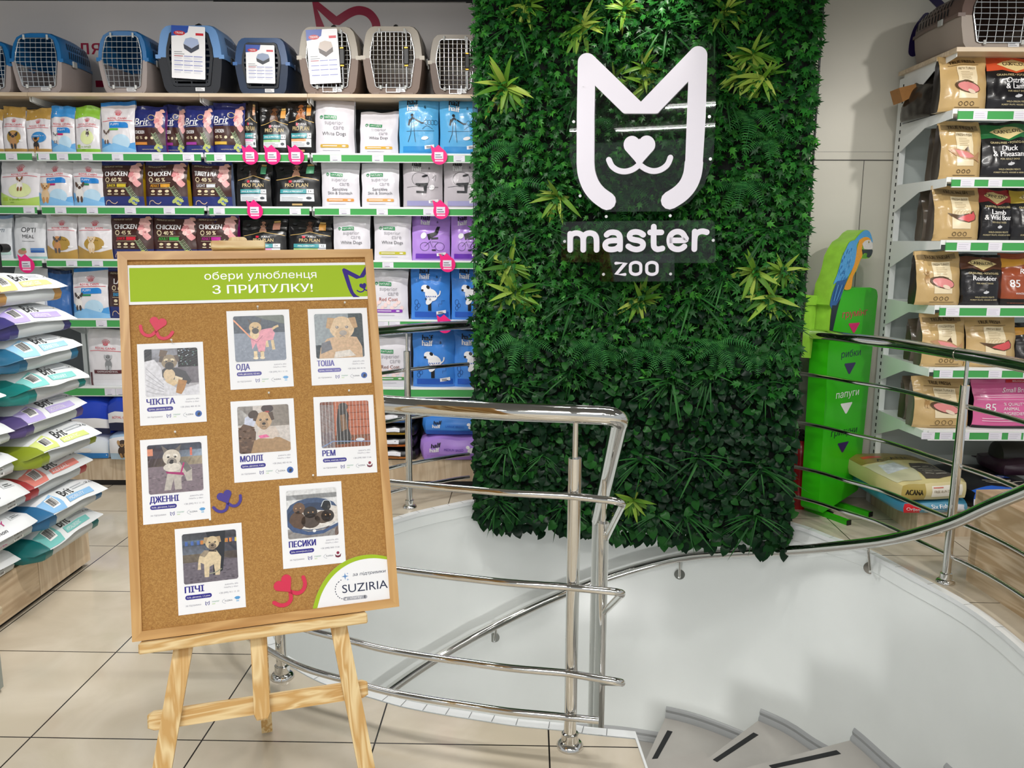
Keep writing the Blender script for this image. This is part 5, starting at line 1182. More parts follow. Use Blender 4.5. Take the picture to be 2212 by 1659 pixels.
# ================================================================ aisle gondola with the lying white bags
t = thing('display_plinth', 'long pale wooden plinth under the stacked white bags', 'display plinth', (-2.7, 3.2, 0))
PX = -2.315
mb = MB(); mb.box(-3.15, PX, 3.652, 4.10, .03, .238, LAM); mb.build('plinth_box', t, world=True)
mb = MB(); mb.box(-3.15, PX, 2.2, 3.648, .03, .238, LAMY); mb.build('plinth_box', t, world=True)
mb = MB(); mb.box(-3.12, PX - .03, 2.2, 4.07, 0, .03, BLACK); mb.build('kick_board', t, world=True)
def care_bag(X, y0, y1, z, th, col, dk, label, mode, seed, word='', sub='', tagc='#e8743a', flap=1.0, over=.0, group=None):
    """white bag lying on its back, folded bottom end facing the aisle (+x)"""
    w = y1 - y0; so = Vector((seed * 1.9, seed, 0)); N = 16
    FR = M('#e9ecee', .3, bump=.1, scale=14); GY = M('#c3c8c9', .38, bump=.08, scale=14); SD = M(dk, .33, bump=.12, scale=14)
    def f_top(q): return (1 - .22 * abs(2 * q - 1) ** 4)
    def pt(q, k):
        s = f_top(q); n1 = noise.noise(Vector((q * 3, k * 1.3, 0)) + so) * .010; T = th * s * (1.0 + .04 * math.sin(3 * q + seed)) + n1
        lip = .018 * flap * (1 + .4 * math.sin(5 * q + seed)); zl = th * (.50 if mode == 'B' else .50) + n1 * .8 - .012 * (2 * q - 1) * (seed % 2)
        P = [(-.55, .02), (-.55, T * .8), (-.30, T), (-.10, T * 1.0), (-.062, T * .97), (-.024, (T * .97 + zl) / 2 + .007), (lip, zl), (lip + .002, zl - .004), (-.012, zl - .010), (-.002, zl * .55), (-.010, .012), (-.03, .003)]
        a = P[k]; yy_ = y0 + w * q
        if k in (6, 7): yy_ = y0 + w * (.5 + (q - .5) * 1.04)
        return (X + over + a[0], yy_, z + a[1])
    mb = MB(); K = 12; cuts = (.0, .14) if mode == 'B' else (0, 0)
    rings = [[pt(i / N, k) for k in range(K)] for i in range(N + 1)]
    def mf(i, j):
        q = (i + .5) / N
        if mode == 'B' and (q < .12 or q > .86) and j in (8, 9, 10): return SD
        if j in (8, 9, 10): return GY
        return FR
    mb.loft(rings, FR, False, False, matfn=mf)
    for i, side in ((0, -1), (N, 1)):
        c = rings[i]; yo = y0 - .055 if side < 0 else y1 + .012
        gus = [(p[0] - (.05 if side < 0 else .02), yo, z + (p[2] - z) * (.62 if side < 0 else .86) + th * .05) for p in c]
        mb.loft([c, gus] if side > 0 else [gus, c], SD if mode == 'B' else GY, i == 0, i == N)
    p = Pr()
    if mode == 'B':
        C = ink(col); p.poly([(0, 0), (.26, 0), (.28, .3), (.25, .7), (.22, 1), (0, 1)], C, 1); barcode(p, .09, .26, .22, .86, 2, seed)
        p.text('Brit', .43, .46, .56, ink('#15161a'), 3, .01, 'c', w=.19); p.rect(.36, .14, .80, .42, C, 2); p.text(word, .52, .2, .16, WHT, 3, .01, 'c', .26); p.lines(.55, .82, .78, 2, .14, .06, ink('#b9bec4'), 3, seed); p.text('25', .87, .66, .12, ink('#3a3b40'), 3)
    else:
        p.text('Brit', .28, .50, .30, ink('#222226'), 3, .0, 'c', w=.10); p.rect(.24, .14, .33, .44, ink(tagc), 2); p.text('CARE', .285, .22, .14, WHT, 3, .02, 'c', .07); p.rect(.23, .06, .335, .10, ink('#8e9296'), 2)
        p.text(word, .38, .44, .26, ink(tagc), 3, .02, 'l', .30); p.text(sub, .40, .16, .18, ink('#3d4046'), 3, 0, 'l', .22, .2); p.lines(.37, .52, .82, 1, 1, .04, ink('#8b9096'), 3)
        p.rect(.76, .5, .92, .82, ink('#d3d7da'), 2); p.lines(.79, .90, .66, 2, .1, .05, ink('#55585d'), 3)
    def fs(q, b, l):
        a, c, d_ = Vector(pt(q, 4)), Vector(pt(q, 5)), Vector(pt(q, 6)); v = d_ + (c - d_) * min(1, b * 2) if b < .5 else c + (a - c) * min(1, (b - .5) * 2)
        return v + Vector((.0010 + .0003 * l, 0, .0010 + .0003 * l))
    p.emit(mb, fs, .12)
    if mode == 'A':
        p = Pr(); p.text('GRAIN-FREE' if seed % 2 else 'HYPOALLERGENIC', .40, .28, .40, ink(tagc), 2, .0, 'c', .46, .25); barcode(p, .72, .16, .86, .86, 1, seed)
        p.emit(mb, lambda q, b, l: Vector(pt(q, 10)) + (Vector(pt(q, 8)) - Vector(pt(q, 10))) * b + Vector((.006 + .0005 * l, 0, 0)), .12)
    o = mb.build('pet_food_bag', loc=(X - .2, (y0 + y1) / 2, z), world=True, smooth=55)
    return tag(o, label, 'pet food bag', group)
colB = [('#7cc7c2', '#0f6f70', 'HYPOALLERGENIC', 'teal-panelled white bag lying lowest in the right-hand stack on the wooden plinth'), ('#8fc0ea', '#2f6f9e', 'MOBILITY', 'light blue panelled bag second from the bottom of the right-hand lying stack'), ('#e88a80', '#b23f42', 'RENAL', 'coral red panelled bag third from the bottom of the right-hand lying stack'), ('#d3df86', '#8f9f2a', 'HEPATIC', 'lime panelled bag fourth from the bottom of the right-hand lying stack'), ('#bcaee2', '#5b4d86', 'GASTROINTESTINAL', 'lilac panelled bag in the middle of the right-hand lying stack'), ('#86cfcb', '#1f8580', 'URINARY', 'teal panelled bag above the middle lilac one in the lying stack'), ('#9ccbea', '#2d6f94', 'DIABETES', 'sky blue panelled bag third from the top of the lying stack'), ('#b3a4e0', '#3d3a78', 'GASTROINTESTINAL', 'lilac panelled bag second from the top of the lying stack'), ('#f0cb86', '#b5894a', 'WEIGHT LOSS', 'yellow panelled bag topmost in the right-hand lying stack')]
zz0 = .242
for i, (c, dk, wd_, lb) in enumerate(colB):
    jit = (0.01, .03, -.005, .02, -.01, 0.0, -.03, -.055, -.10)[i]
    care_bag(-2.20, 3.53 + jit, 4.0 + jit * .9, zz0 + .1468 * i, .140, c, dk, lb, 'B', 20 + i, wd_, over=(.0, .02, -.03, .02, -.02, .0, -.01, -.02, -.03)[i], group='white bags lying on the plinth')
colA = [('#c8307e', 'PUPPY', 'Salmon', 'white bag with pink puppy word lying lowest at the left picture edge'), ('#c8307e', 'PUPPY', 'Salmon', 'white bag with pink puppy word second from bottom at the left picture edge'), ('#e8633a', 'ADULT', 'Lamb', 'white bag with orange adult word lying third from bottom at left edge'), ('#d84a3a', 'ADULT', 'Daily', 'white bag with red adult word lying fourth from bottom at left edge'), ('#1f87a8', 'ADULT', 'Salmon', 'white bag with turquoise adult word lying in left-edge stack'), ('#2a4fa0', 'ADULT', 'Lamb', 'white bag with dark blue adult word lying third from top at left edge'), ('#7a8288', 'ADULT', 'Lamb', 'white bag with grey print second from top of the left-edge stack'), ('#7a8288', 'SENIOR', 'Lamb', 'plain white bag topmost in the left-edge stack')]
for i, (c, wd_, sb, lb) in enumerate(colA):
    jit = (-.02, .04, .03, .0, -.02, -.05, -.12, -.17)[i]
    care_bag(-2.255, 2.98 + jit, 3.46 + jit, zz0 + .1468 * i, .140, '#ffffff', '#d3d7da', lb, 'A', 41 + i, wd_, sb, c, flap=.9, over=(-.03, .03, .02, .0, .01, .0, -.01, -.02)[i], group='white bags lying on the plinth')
t = thing('floor_display', 'grey floor display base at the left picture edge', 'display base', (-2.2, 2.75, 0))
e = onz(16, 1487)
mb = MB(); mb.rbox(e.x - .40, e.x, e.y - .5, e.y, .0, .30, M('#8f958f', .35), .02); mb.build('base', t, world=True)
mb = MB(); mb.rbox(e.x - .42, e.x + .012, e.y - .5, e.y + .012, .30, .34, M('#b9a98c', .4), .01); mb.build('base_top', t, world=True)
a = onx(6, 620, -2.45); b = onx(6, 505, -2.45)
mb = MB(); mb.box(-2.47, -2.43, a.y - .10, a.y - .02, a.z - .12, b.z, BLACK)
t = thing('clamp_stand', 'black clamp stand at left edge above the lying bags', 'stand', (-2.45, a.y - .06, a.z - .12)); mb.build('stand_arm', t, world=True)
mb = MB(); q = onx(9, 536, -2.45); mb.tube([(-2.45, q.y - .04, q.z), (-2.45, q.y + .02, q.z)], .02, BLACK, 10); mb.build('clamp_knob', t, world=True)

# ================================================================ right-hand shelving unit
RP = [(237, 258), (385, 403), (521, 541), (662, 682), (797, 815), (931, 949)]
RT = [rh(2100, a)[1] for a, b in RP]; RB = [rh(2100, b)[1] for a, b in RP]; RTOP = rh(2100, 103)[1]
ru = thing('shelving_unit', 'white metal shelving unit right of the green parrot sign', 'shelving', mat=RHM @ Matrix.Translation((0.8, .3, 0)))
RX1 = 1.35
def rb(mb, *c): mb.box(*c[:-1], c[-1], lambda v: RHM @ v)
mb = MB(); rb(mb, .03, RX1, .655, .67, .0, RTOP, M('#c3cbc8', .45)); mb.build('back_panel', ru, world=True)
mb = MB(); rb(mb, 0, .035, .60, .675, 0, RTOP - .04, METALW)
for i in range(60): z = .16 + i * .045; rb(mb, -.001, .0, .612, .625, z, z + .022, M('#15181a', .7)) if z < RTOP - .08 else None
mb.build('upright', ru, world=True, label='white slotted upright')
RTAG = {0: [2118, 2205], 1: [2090, 2150], 2: [2082, 2150], 3: [2058, 2146], 4: [2044, 2150, 2225], 5: [2005, 2044, 2080, 2150, 2192, 2225]}
for r in range(6):
    mb = MB(); rb(mb, 0, RX1, .012, .60, RT[r] - .02, RT[r], METALW); rb(mb, 0, RX1, .003, .012, RT[r] - .02, RT[r] + .006, WHITE)
    mb.prism([(0, 0), (.60, 0), (.60, -.045), (.30, -.058), (.0, -.165)], -.0, .003, METALW, lambda x, y, t: RHM @ Vector((t - .003, .60 - x, RT[r] + y)))
    shf = mb.build('shelf', ru, world=True)
    mb = MB(); rb(mb, .025, RX1, -.006, .002, RB[r] - .001, RT[r] - .006, GREENRAIL); rb(mb, .025, RX1, -.008, .002, RB[r] - .006, RB[r], WHITE); rb(mb, .025, RX1, -.008, .002, RT[r] - .008, RT[r] + .004, WHITE); mb.build('price_rail', shf, world=True, label='green price rail')
    for px in RTAG[r]:
        s = rh(px, RP[r][0] + 10, -.007)[0]; p = Pr(); p.rect(s - .038, RB[r] + .001, s + .038, RT[r] - .008, PAPER, 1); p.lines(s - .03, s + .03, RT[r] - .02, 3, .011, .0016, ink('#b5b3c0'), 2, px)
        mb = MB(); p.emit(mb, lambda x, y, l: RHM @ Vector((x, -.0062 - l * .0006, y))); mb.build('price_label', shf, world=True, label='white paper price label')
mb = MB(); rb(mb, -.02, RX1, -.015, .66, RTOP - .022, RTOP, LAMX)
mb.prism([(0, 0), (.60, 0), (.60, -.02), (.36, -.05), (.18, -.13), (0, -.16)], 0, .003, METALW, lambda x, y, t: RHM @ Vector((t, .62 - x, RTOP - .022 + y))); mb.build('top_board', ru, world=True, label='pale wood top board')
mb = MB(); rb(mb, 0.0, RX1, -.02, .62, .0, .158, LAM); mb.build('plinth', ru, world=True, label='pale wood plinth')
def rbag(row, x0, x1, ytop, draw, body, label, side='#2a2622', d=.17, t=.03, rz=0, **k):
    z0 = RT[row] + .001; s0 = rh(x0, ytop + 60, t + .02)[0]; s1 = rh(x1, ytop + 60, t + .02)[0]; h = rh((x0 + x1) / 2, ytop, t + .07)[1] - z0
    m = RHM @ Matrix.Translation(((s0 + s1) / 2, t + d / 2 + .02, z0)) @ Matrix.Rotation(R_(rz), 4, 'Z')
    return tag(make_pouch('pet_food_bag', m, s1 - s0, h, d, body, draw, side, row * 7 + int(x0) % 13, k.pop('lean', .02), **k), label, 'pet food bag')
KR = '#c7a873'
rbag(0, 2040, 2143, 118, kraft('FRESH TURKEY', 'turkey', band=False), KR, 'kraft paper bag with pink meat on topmost shelf of right unit', t=.02)
rbag(0, 2142, 2262, 115, carni('#d8552f', 'Ostrich', '& Lamb'), '#17161a', 'black bag with orange top corners on topmost shelf of right unit', t=.03)
rbag(1, 2041, 2131, 260, kraft('FRESH FISH', 'fish'), KR, 'kraft paper bag with pink salmon on second shelf of right unit', side='#3a332c')
rbag(1, 2131, 2240, 262, carni('#1f6f3a', 'Duck', '& Pheasant'), '#17161a', 'black bag with dark green top on second shelf of right unit')
rbag(2, 2027, 2127, 400, kraft('FRESH BEEF', 'steak'), KR, 'kraft paper bag with red steak on third shelf of right unit', side='#4a4038')
rbag(2, 2122, 2200, 404, carni('#a32a34', 'Lamb', '& Wild Boar'), '#17161a', 'black bag with crimson top on third shelf of right unit', t=.05)
rbag(2, 2195, 2290, 404, carni('#b9a03a', 'Salmon', None), '#17161a', 'black bag cut by the right picture edge on third shelf', t=.04)
rbag(3, 1988, 2086, 541, kraft('FRESH TURKEY', 'turkey', True), KR, 'kraft puppy bag with round pink meat on fourth shelf of right unit', side='#2c2722')
rbag(3, 2085, 2176, 549, carni('#5a3524', 'Reindeer', None), '#17161a', 'black reindeer bag with brown top on fourth shelf of right unit')
rbag(3, 2172, 2275, 548, region, '#9c4a2a', 'rust-orange bag cut by the right picture edge on fourth shelf', side='#17110f')
rbag(4, 2000, 2096, 677, kraft('FRESH FISH', 'fish'), KR, 'kraft paper bag with dark headband behind right handrail on fifth shelf', side='#5a5048')
rbag(4, 2095, 2206, 684, kraft('FRESH BEEF', 'steak', band=False), KR, 'pale kraft bag with red steak on fifth shelf of right unit', side='#3a332c')
rbag(4, 2203, 2300, 700, region, '#1d1a1c', 'dark bag cut by the right picture edge on fifth shelf', side='#17110f')
rbag(5, 1982, 2103, 817, kraft('FRESH TURKEY', 'turkey', True, band=False), KR, 'kraft puppy bag with pink meat on lowest shelf of right unit', side='#6a645c')
rbag(5, 2110, 2275, 820, small85, '#d8669c', 'bright pink small breed bag on lowest shelf of right unit', side='#231a20', lean=.01)
BRS = '#6a5d4e'
for row, (a, b, y, lb) in ((1, (2026, 2120, 275, 'dark brown bag standing behind the salmon kraft bag')), (2, (2002, 2100, 412, 'brown bag side standing behind the steak kraft bag')), (4, (1975, 2080, 690, 'brown bag standing behind the fifth shelf fish bag')), (5, (1962, 2080, 815, 'grey-brown bag standing behind the lowest kraft bag'))):
    rbag(row, a, b, y, blank, BRS, lb, side='#4d443a', t=.24)
# the crumpled dark bag tipping out of the end of the topmost shelf
mz = RT[0] + .002
m4 = RHM @ Matrix.Translation((.02, .36, mz)) @ Matrix.Rotation(R_(-78), 4, 'Z')
tag(make_pouch('pet_food_bag', m4, .34, .30, .16, '#2b2723', blank, '#201c1a', 77, .08, crease=1.6), 'dark crumpled bag at the open end of the topmost right shelf', 'pet food bag')
p1_ = [rh(*q, .45) for q in ((1937, 192), (1973, 183), (1978, 205), (1945, 222))]
mb = MB(); mb.prism([(a, b) for a, b in p1_], 0, .12, M('#a9763f', .7, mott=.06), lambda x, y, t: RHM @ Vector((x, .42 + t, y)))
tag(mb.build('cardboard_flap', loc=RHM @ Vector((p1_[0][0], .42, p1_[0][1])), world=True), 'brown cardboard piece sticking out beyond the top right shelf', 'cardboard box')
s0, s1 = rh(2020, 60, .05)[0], rh(2250, 60, .05)[0]
cr = carrier(RHM @ Matrix.Translation(((rh(2135, 60, .03)[0] + rh(2250, 60, .03)[0]) / 2 - .045, .03, RTOP + .005)), .50, rh(2150, -28, .08)[1] - RTOP, .62, '#a3968b', '#6d5850', 'brown-topped beige pet carrier on top of the right unit', round_top=True, wd=.74, rows=(8, 9))
# bags lying on the right plinth
def rlay(x0, x1, y, t, z, L, th, body, label, rz=0, **k):
    s0, s1 = rh(x0, y, t)[0], rh(x1, y, t)[0]
    return lying(RHM @ Matrix.Translation(((s0 + s1) / 2, t, z)) @ Matrix.Rotation(R_(rz), 4, 'Z'), s1 - s0, L, th, body, label, **k)
rlay(1942, 2102, 1080, -.06, .160, .62, .075, '#3f87a8', 'teal-blue bag with red corner under the olive bag on right plinth', rz=4, seed=31, end='#5b9ab8',
     endp=lambda p, w, th: (p.rect(-w / 2, 0, -w * .26, th, ink('#d3222f'), 2), p.text('Orijen', -w * .37, th * .3, th * .34, WHT, 3, .02, 'c', w * .18), p.text('Six Fish', .02 * w, th * .52, th * .36, WHT, 3, .03, 'c', w * .3), p.lines(-w * .2, w * .2, th * .3, 2, th * .14, th * .06, ink('#b7d3df'), 3), p.rect(w * .3, th * .3, w * .44, th * .9, ink('#e4e6ee'), 3), p.rect(w * .31, th * .05, w * .45, th * .28, WHT, 3)),
     prints=lambda p, w, L: (p.lines(-w * .4, -w * .1, L * .5, 3, L * .1, L * .03, WHT, 2)))
def acana(p, w, L):
    p.poly([(-w * .5, L * .05), (-w * .5, L * .55), (-w * .1, L * .6), (0, L * .3), (-w * .15, L * .04)], ink('#c9c6a6'), 2); p.poly([(-w * .42, L * .25), (-w * .35, L * .5), (-w * .12, L * .5), (-w * .08, L * .3)], M('#c8ccd4', .5, mott=.2, scale=30), 3)
    p.poly([(-w * .08, L * .05), (w * .0, L * .35), (w * .1, L * .5), (w * .44, L * .5), (w * .44, L * .1), (w * .1, L * .04)], ink('#4a4440'), 3); p.line([(-w * .0, L * .14), (w * .3, L * .14)], L * .012, ink('#d9d3c4'), 4)
    for i in range(4): p.line([(w * .05, L * (.22 + .06 * i)), (w * .38, L * (.24 + .06 * i))], L * .012, ink('#c9c1b0'), 4)
    p.rect(-w * .5, L * .6, w * .5, L * .9, ink('#8d7a3a'), 2); p.rect(-w * .38, L * .72, -w * .1, L * .78, ink('#c8452f'), 3); p.text('ACANA', 0, L * .62, L * .07, ink('#2a2318'), 3, .04)
rlay(1936, 2103, 1040, -.05, .237, .66, .125, '#d9cb92', 'olive and cream bag lying on top of the teal-blue bag', rz=7, seed=32, end='#dccf9c', prints=acana,
     endp=lambda p, w, th: (p.rect(-w / 2, 0, -w * .17, th, ink('#b39f55'), 2), p.text('ACANA', -w * .33, th * .35, th * .34, ink('#2a2318'), 3, .05, 'c', w * .24), p.rect(-w * .08, th * .2, w * .42, th * .85, ink('#f3eee0'), 2), p.text('FREE-RUN DUCK', w * .12, th * .45, th * .16, ink('#8a7a5a'), 3, 0, 'c', w * .34), p.lines(-w * .06, w * .15, th * .72, 1, 1, th * .06, ink('#d06a5a'), 3)))
def nd(p, w, L):
    p.rect(-w * .1, L * .30, w * .22, L * .40, ink('#1d4fb4'), 2); p.text('N&D', w * .06, L * .31, L * .07, WHT, 3, .03, 'c', w * .2); p.text('40', 0, L * .56, L * .06, WHT, 3); p.lines(-w * .2, w * .3, L * .22, 2, L * .06, L * .02, ink('#c9c4b4'), 2); p.poly([(-w * .5, 0), (w * .5, 0), (w * .5, L * .06), (-w * .2, L * .07), (-w * .5, L * .04)], ink('#2a62c8'), 2)
rlay(2098, 2270, 1050, .02, .160, .60, .13, '#1a1b20', 'black and blue bag lying right of the olive bag', seed=33, prints=nd, end='#2a62c8', endp=lambda p, w, th: (p.rect(-w * .5, 0, -w * .22, th * .6, WHT, 2), p.text('N&D', -w * .36, th * .2, th * .3, BLACK, 3, .03)))
m = RHM @ Matrix.Translation((rh(2205, 960, .38)[0], .42, .30)); mb = MB()
for i, (a, c) in enumerate(((.0, '#2a2822'),)):
    mb.lathe([(.04, -.10), (.085, -.08), (.092, 0), (.088, .12), (.07, .19), (.03, .22)], (0, 0, 0), M(c, .45, bump=.2, scale=20), 20)
q = mb.build('pet_food_bag'); q.matrix_world = RHM @ Matrix.Translation((rh(2185, 960, .40)[0], .42, .385)) @ Matrix.Rotation(R_(90), 4, 'Y'); tag(q, 'rolled black bag lying at the back under the lowest right shelf', 'pet food bag')
rlay(2165, 2300, 990, .26, .292, .30, .09, '#3a2233', 'dark plum bag lying under the lowest right shelf', seed=36)
# low wooden display block in the right foreground
e0, e1 = onz(2086, 1253), onz(2212, 1337); d_ = (e0 - e1).normalized(); zt = None
zt = min([i * .002 for i in range(100, 350)], key=lambda z: abs(onz(2097, 1058, z).y - e0.y))
ang = math.atan2(d_.y, d_.x)
m4 = Matrix.Translation(e0) @ Matrix.Rotation(ang, 4, 'Z')
t = thing('display_plinth', 'tall pale wooden display block at the right picture edge', 'display plinth', mat=m4)
LAM2 = wood('laminate_block', '#cbb698', '#b09673', 'X', .6, .4)
mb = MB(); mb.box(-2.2, 0, -.8, 0, .0, .272, LAM2); mb.build('lower_block', t)
mb = MB(); mb.box(-2.2, 0, -.8, -.006, .284, zt, LAM2); mb.build('upper_block', t)
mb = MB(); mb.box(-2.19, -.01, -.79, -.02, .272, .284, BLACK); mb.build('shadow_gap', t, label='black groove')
# ================================================================ easel with the cork board
AX = Vector((.951, .310, .011)).normalized(); AY = Vector((-.102, .280, .954)); AY = (AY - AX * AY.dot(AX)).normalized()
AN = AX.cross(AY)                                  # towards the viewer
BO = Vector((-.881, 1.698, .82))
BM = Matrix(((AX.x, -AN.x, AY.x, BO.x), (AX.y, -AN.y, AY.y, BO.y), (AX.z, -AN.z, AY.z, BO.z), (0, 0, 0, 1)))
BI = BM.inverted(); BW, BH = .60, .90
def bp(px, py, t=0.0):          # pixel -> (along, up) on the board plane (t behind its face)
    q = BI @ onp(px, py, BO - AN * t, AN); return q.x, q.z
CORK = bpy.data.materials.new('cork'); CORK.use_nodes = True
def _cork():
    nt = CORK.node_tree; b = nt.nodes['Principled BSDF']; N = nt.nodes.new; Lk = nt.links.new
    tc = N('ShaderNodeTexCoord'); vo = N('ShaderNodeTexVoronoi'); vo.inputs['Scale'].default_value = 430; Lk(tc.outputs['Object'], vo.inputs['Vector'])
    nz = N('ShaderNodeTexNoise'); nz.inputs['Scale'].default_value = 140; nz.inputs['Detail'].default_value = 6; Lk(tc.outputs['Object'], nz.inputs['Vector'])
    cr = N('ShaderNodeValToRGB'); e = cr.color_ramp.elements; e[0].color = lin('#8f6533'); e[1].color = lin('#c09655'); e[0].position = .0; e[1].position = 1
    x = cr.color_ramp.elements.new(.5); x.color = lin('#aa7c3f')
    sp = N('ShaderNodeSeparateColor'); Lk(vo.outputs['Color'], sp.inputs[0])
    mx = N('ShaderNodeMath'); mx.operation = 'MULTIPLY_ADD'; mx.inputs[1].default_value = .55; Lk(sp.outputs[0], mx.inputs[0])
    m2 = N('ShaderNodeMath'); m2.operation = 'MULTIPLY'; m2.inputs[1].default_value = .5; Lk(nz.outputs['Fac'], m2.inputs[0]); Lk(m2.outputs[0], mx.inputs[2])
    Lk(mx.outputs[0], cr.inputs[0]); Lk(cr.outputs[0], b.inputs['Base Color']); b.inputs['Roughness'].default_value = .8
    bu = N('ShaderNodeBump'); bu.inputs['Strength'].default_value = .25; bu.inputs['Distance'].default_value = .002; Lk(sp.outputs[1], bu.inputs['Height']); Lk(bu.outputs[0], b.inputs['Normal'])
_cork()
board = thing('cork_board', 'cork notice board in a wooden frame resting on the pine easel', 'notice board', mat=BM)
FW = .021
mb = MB(); mb.box(FW - .004, BW - FW + .004, .008, .016, FW - .004, BH - FW + .004, CORK); mb.build('cork_panel', board)
for x0, x1, z0, z1, mt, poly in ((0, BW, 0, FW, FRAMEX, [(0, 0), (BW, 0), (BW - FW, FW), (FW, FW)]), (0, BW, BH - FW, BH, FRAMEX, [(FW, BH - FW), (BW - FW, BH - FW), (BW, BH), (0, BH)]),
                                 (0, FW, 0, BH, FRAMEW, [(0, 0), (FW, FW), (FW, BH - FW), (0, BH)]), (BW - FW, BW, 0, BH, FRAMEW, [(BW - FW, FW), (BW, 0), (BW, BH), (BW - FW, BH - FW)])):
    mb = MB(); mb.prism(poly, .0185, 0, mt, lambda x, z, t: (x, t, z)); mb.build('frame_rail', board, smooth=0)
# easel: legs follow the tilt of the board
es = thing('easel', 'natural pine easel holding the cork board in the foreground', 'easel', mat=BM)
def eb(P, Q, w0, mat, y0, y1, name, par=es, ends='flat', lab=None):
    d = Vector((Q[0] - P[0], Q[1] - P[1])); L = d.length; d.normalize(); n_ = Vector((-d.y, d.x)) * w0 / 2; P, Q = Vector(P), Vector(Q)
    c = .004
    if ends == 'round':
        poly = [P - n_ + d * .012, P - n_ * .7, P + n_ * .7, P + n_ + d * .012, Q + n_ - d * .012, Q + n_ * .7, Q - n_ * .7, Q - n_ - d * .012]
    else: poly = [P - n_, P + n_, Q + n_, Q - n_]
    pin = [p + (sum(poly, Vector((0, 0))) / len(poly) - p).normalized() * c for p in poly]
    mb = MB(); k = len(poly)
    for t_, pl in ((y0 + c, poly), (y1, poly)): pass
    vs = [(p.x, y0, p.y) for p in pin] + [(p.x, y0 + c, p.y) for p in poly] + [(p.x, y1, p.y) for p in poly]
    fs = [tuple(range(k))] + [(i, (i + 1) % k, k + (i + 1) % k, k + i) for i in range(k)] + [(k + i, k + (i + 1) % k, 2 * k + (i + 1) % k, 2 * k + i) for i in range(k)] + [tuple(range(2 * k, 3 * k))[::-1]]
    mb.add(vs, fs, mat); return mb.build(name, par, label=lab)
zfl = lambda a, yb_: min([b * .002 - 1.2 for b in range(600)], key=lambda b: abs((BM @ Vector((a, yb_, b))).z - .004))
t0 = .030
lt, lb = bp(396, 1396, t0), bp(350, 1659, t0); rt, rb_ = bp(731, 1348, t0), bp(792, 1659, t0)
def ext(p, q, b): k = (b - p[1]) / (q[1] - p[1]); return (p[0] + (q[0] - p[0]) * k, b)
fl = zfl(0, t0)
eb(ext(lt, lb, .86), ext(lt, lb, fl), .041, PINE, t0, t0 + .022, 'leg', lab='left front leg'); eb(ext(rt, rb_, .86), ext(rt, rb_, fl), .039, PINE, t0, t0 + .022, 'leg', lab='right front leg')
cl_, cr_ = bp(318, 1561, .054), bp(795, 1488, .054)
eb(cl_, cr_, .040, PINEX, .054, .074, 'cross_bar', ends='round')
m0, m1 = bp(560, 1372, .026), bp(567, 1556, .026)
eb((m1[0], m1[1]), (m0[0], .93), .036, PINE, .026, .048, 'mast', ends='round')
tl, tr_ = bp(300, 1395, -.01), bp(793, 1335, -.01)
mb = MB(); mb.rbox(tl[0], tr_[0], -.022, .05, -.026, -.002, PINEX, .003); mb.build('tray', es)
# rear leg leaning back to the floor
ap = BM @ Vector((.268, .06, .80)); foot = Vector((ap.x - AN.x * .62, ap.y - AN.y * .62, .012)); mb = MB()
d_ = foot - ap; sx_ = AX * .018; sy_ = d_.normalized().cross(AX) * .011
vs = [p + a * sx_ + b * sy_ for p in (ap, foot) for a, b in ((-1, -1), (1, -1), (1, 1), (-1, 1))]
mb.add(vs, [(0, 1, 2, 3), (4, 7, 6, 5), (0, 4, 5, 1), (1, 5, 6, 2), (2, 6, 7, 3), (3, 7, 4, 0)], PINE); mb.build('leg', es, world=True, label='rear leg')
c0, c1 = bp(456, 536, -.006), bp(573, 533, -.006)
mb = MB(); mb.rbox(c0[0], c1[0], -.016, .05, BH + .0015, BH + .021, PINEX, .003); mb.build('top_clamp', es)
k0, k1 = bp(493, 520, .02)[0], bp(534, 520, .02)[0]
mb = MB(); mb.prism(rrect(k0, BH + .016, k1, BH + .040, .010), .045, .02, PINE, lambda x, z, t: (x, t, z)); mb.build('clamp_knob', es)

# ---- sheets pinned to the cork
BLU = ink('#221a8a'); CARD = M('#f3f4f7', .5, spec=.3, name='white_card')
def sheet(corners, th=.0012, y=.0075):
    q = [Vector(bp(px, py, y)) for px, py in corners]      # tl, tr, br, bl
    u = ((q[1] - q[0]) + (q[2] - q[3])) / 2; v = ((q[0] - q[3]) + (q[1] - q[2])) / 2
    w, h = u.length, v.length; ang_ = math.atan2(u.y, u.x); c = sum(q, Vector((0, 0))) / 4
    return w, h, BM @ Matrix.Translation((c.x, y, c.y)) @ Matrix.Rotation(-ang_, 4, 'Y')
def flatfn(x, y, l): return (x, -.0012 - .00022 * l, y)
def catlogo(p, x, y, s, mat, l=3, w=.16):
    p.line([(x - .22 * s, y - .5 * s), (x - .45 * s, y - .28 * s), (x - .5 * s, y + .5 * s), (x - .1 * s, y + .12 * s), (x + .1 * s, y + .12 * s), (x + .5 * s, y + .55 * s), (x + .45 * s, y - .28 * s), (x + .22 * s, y - .5 * s)], w * s, mat, l)
    p.poly(heart(x, y - .2 * s, .12 * s), mat, l)
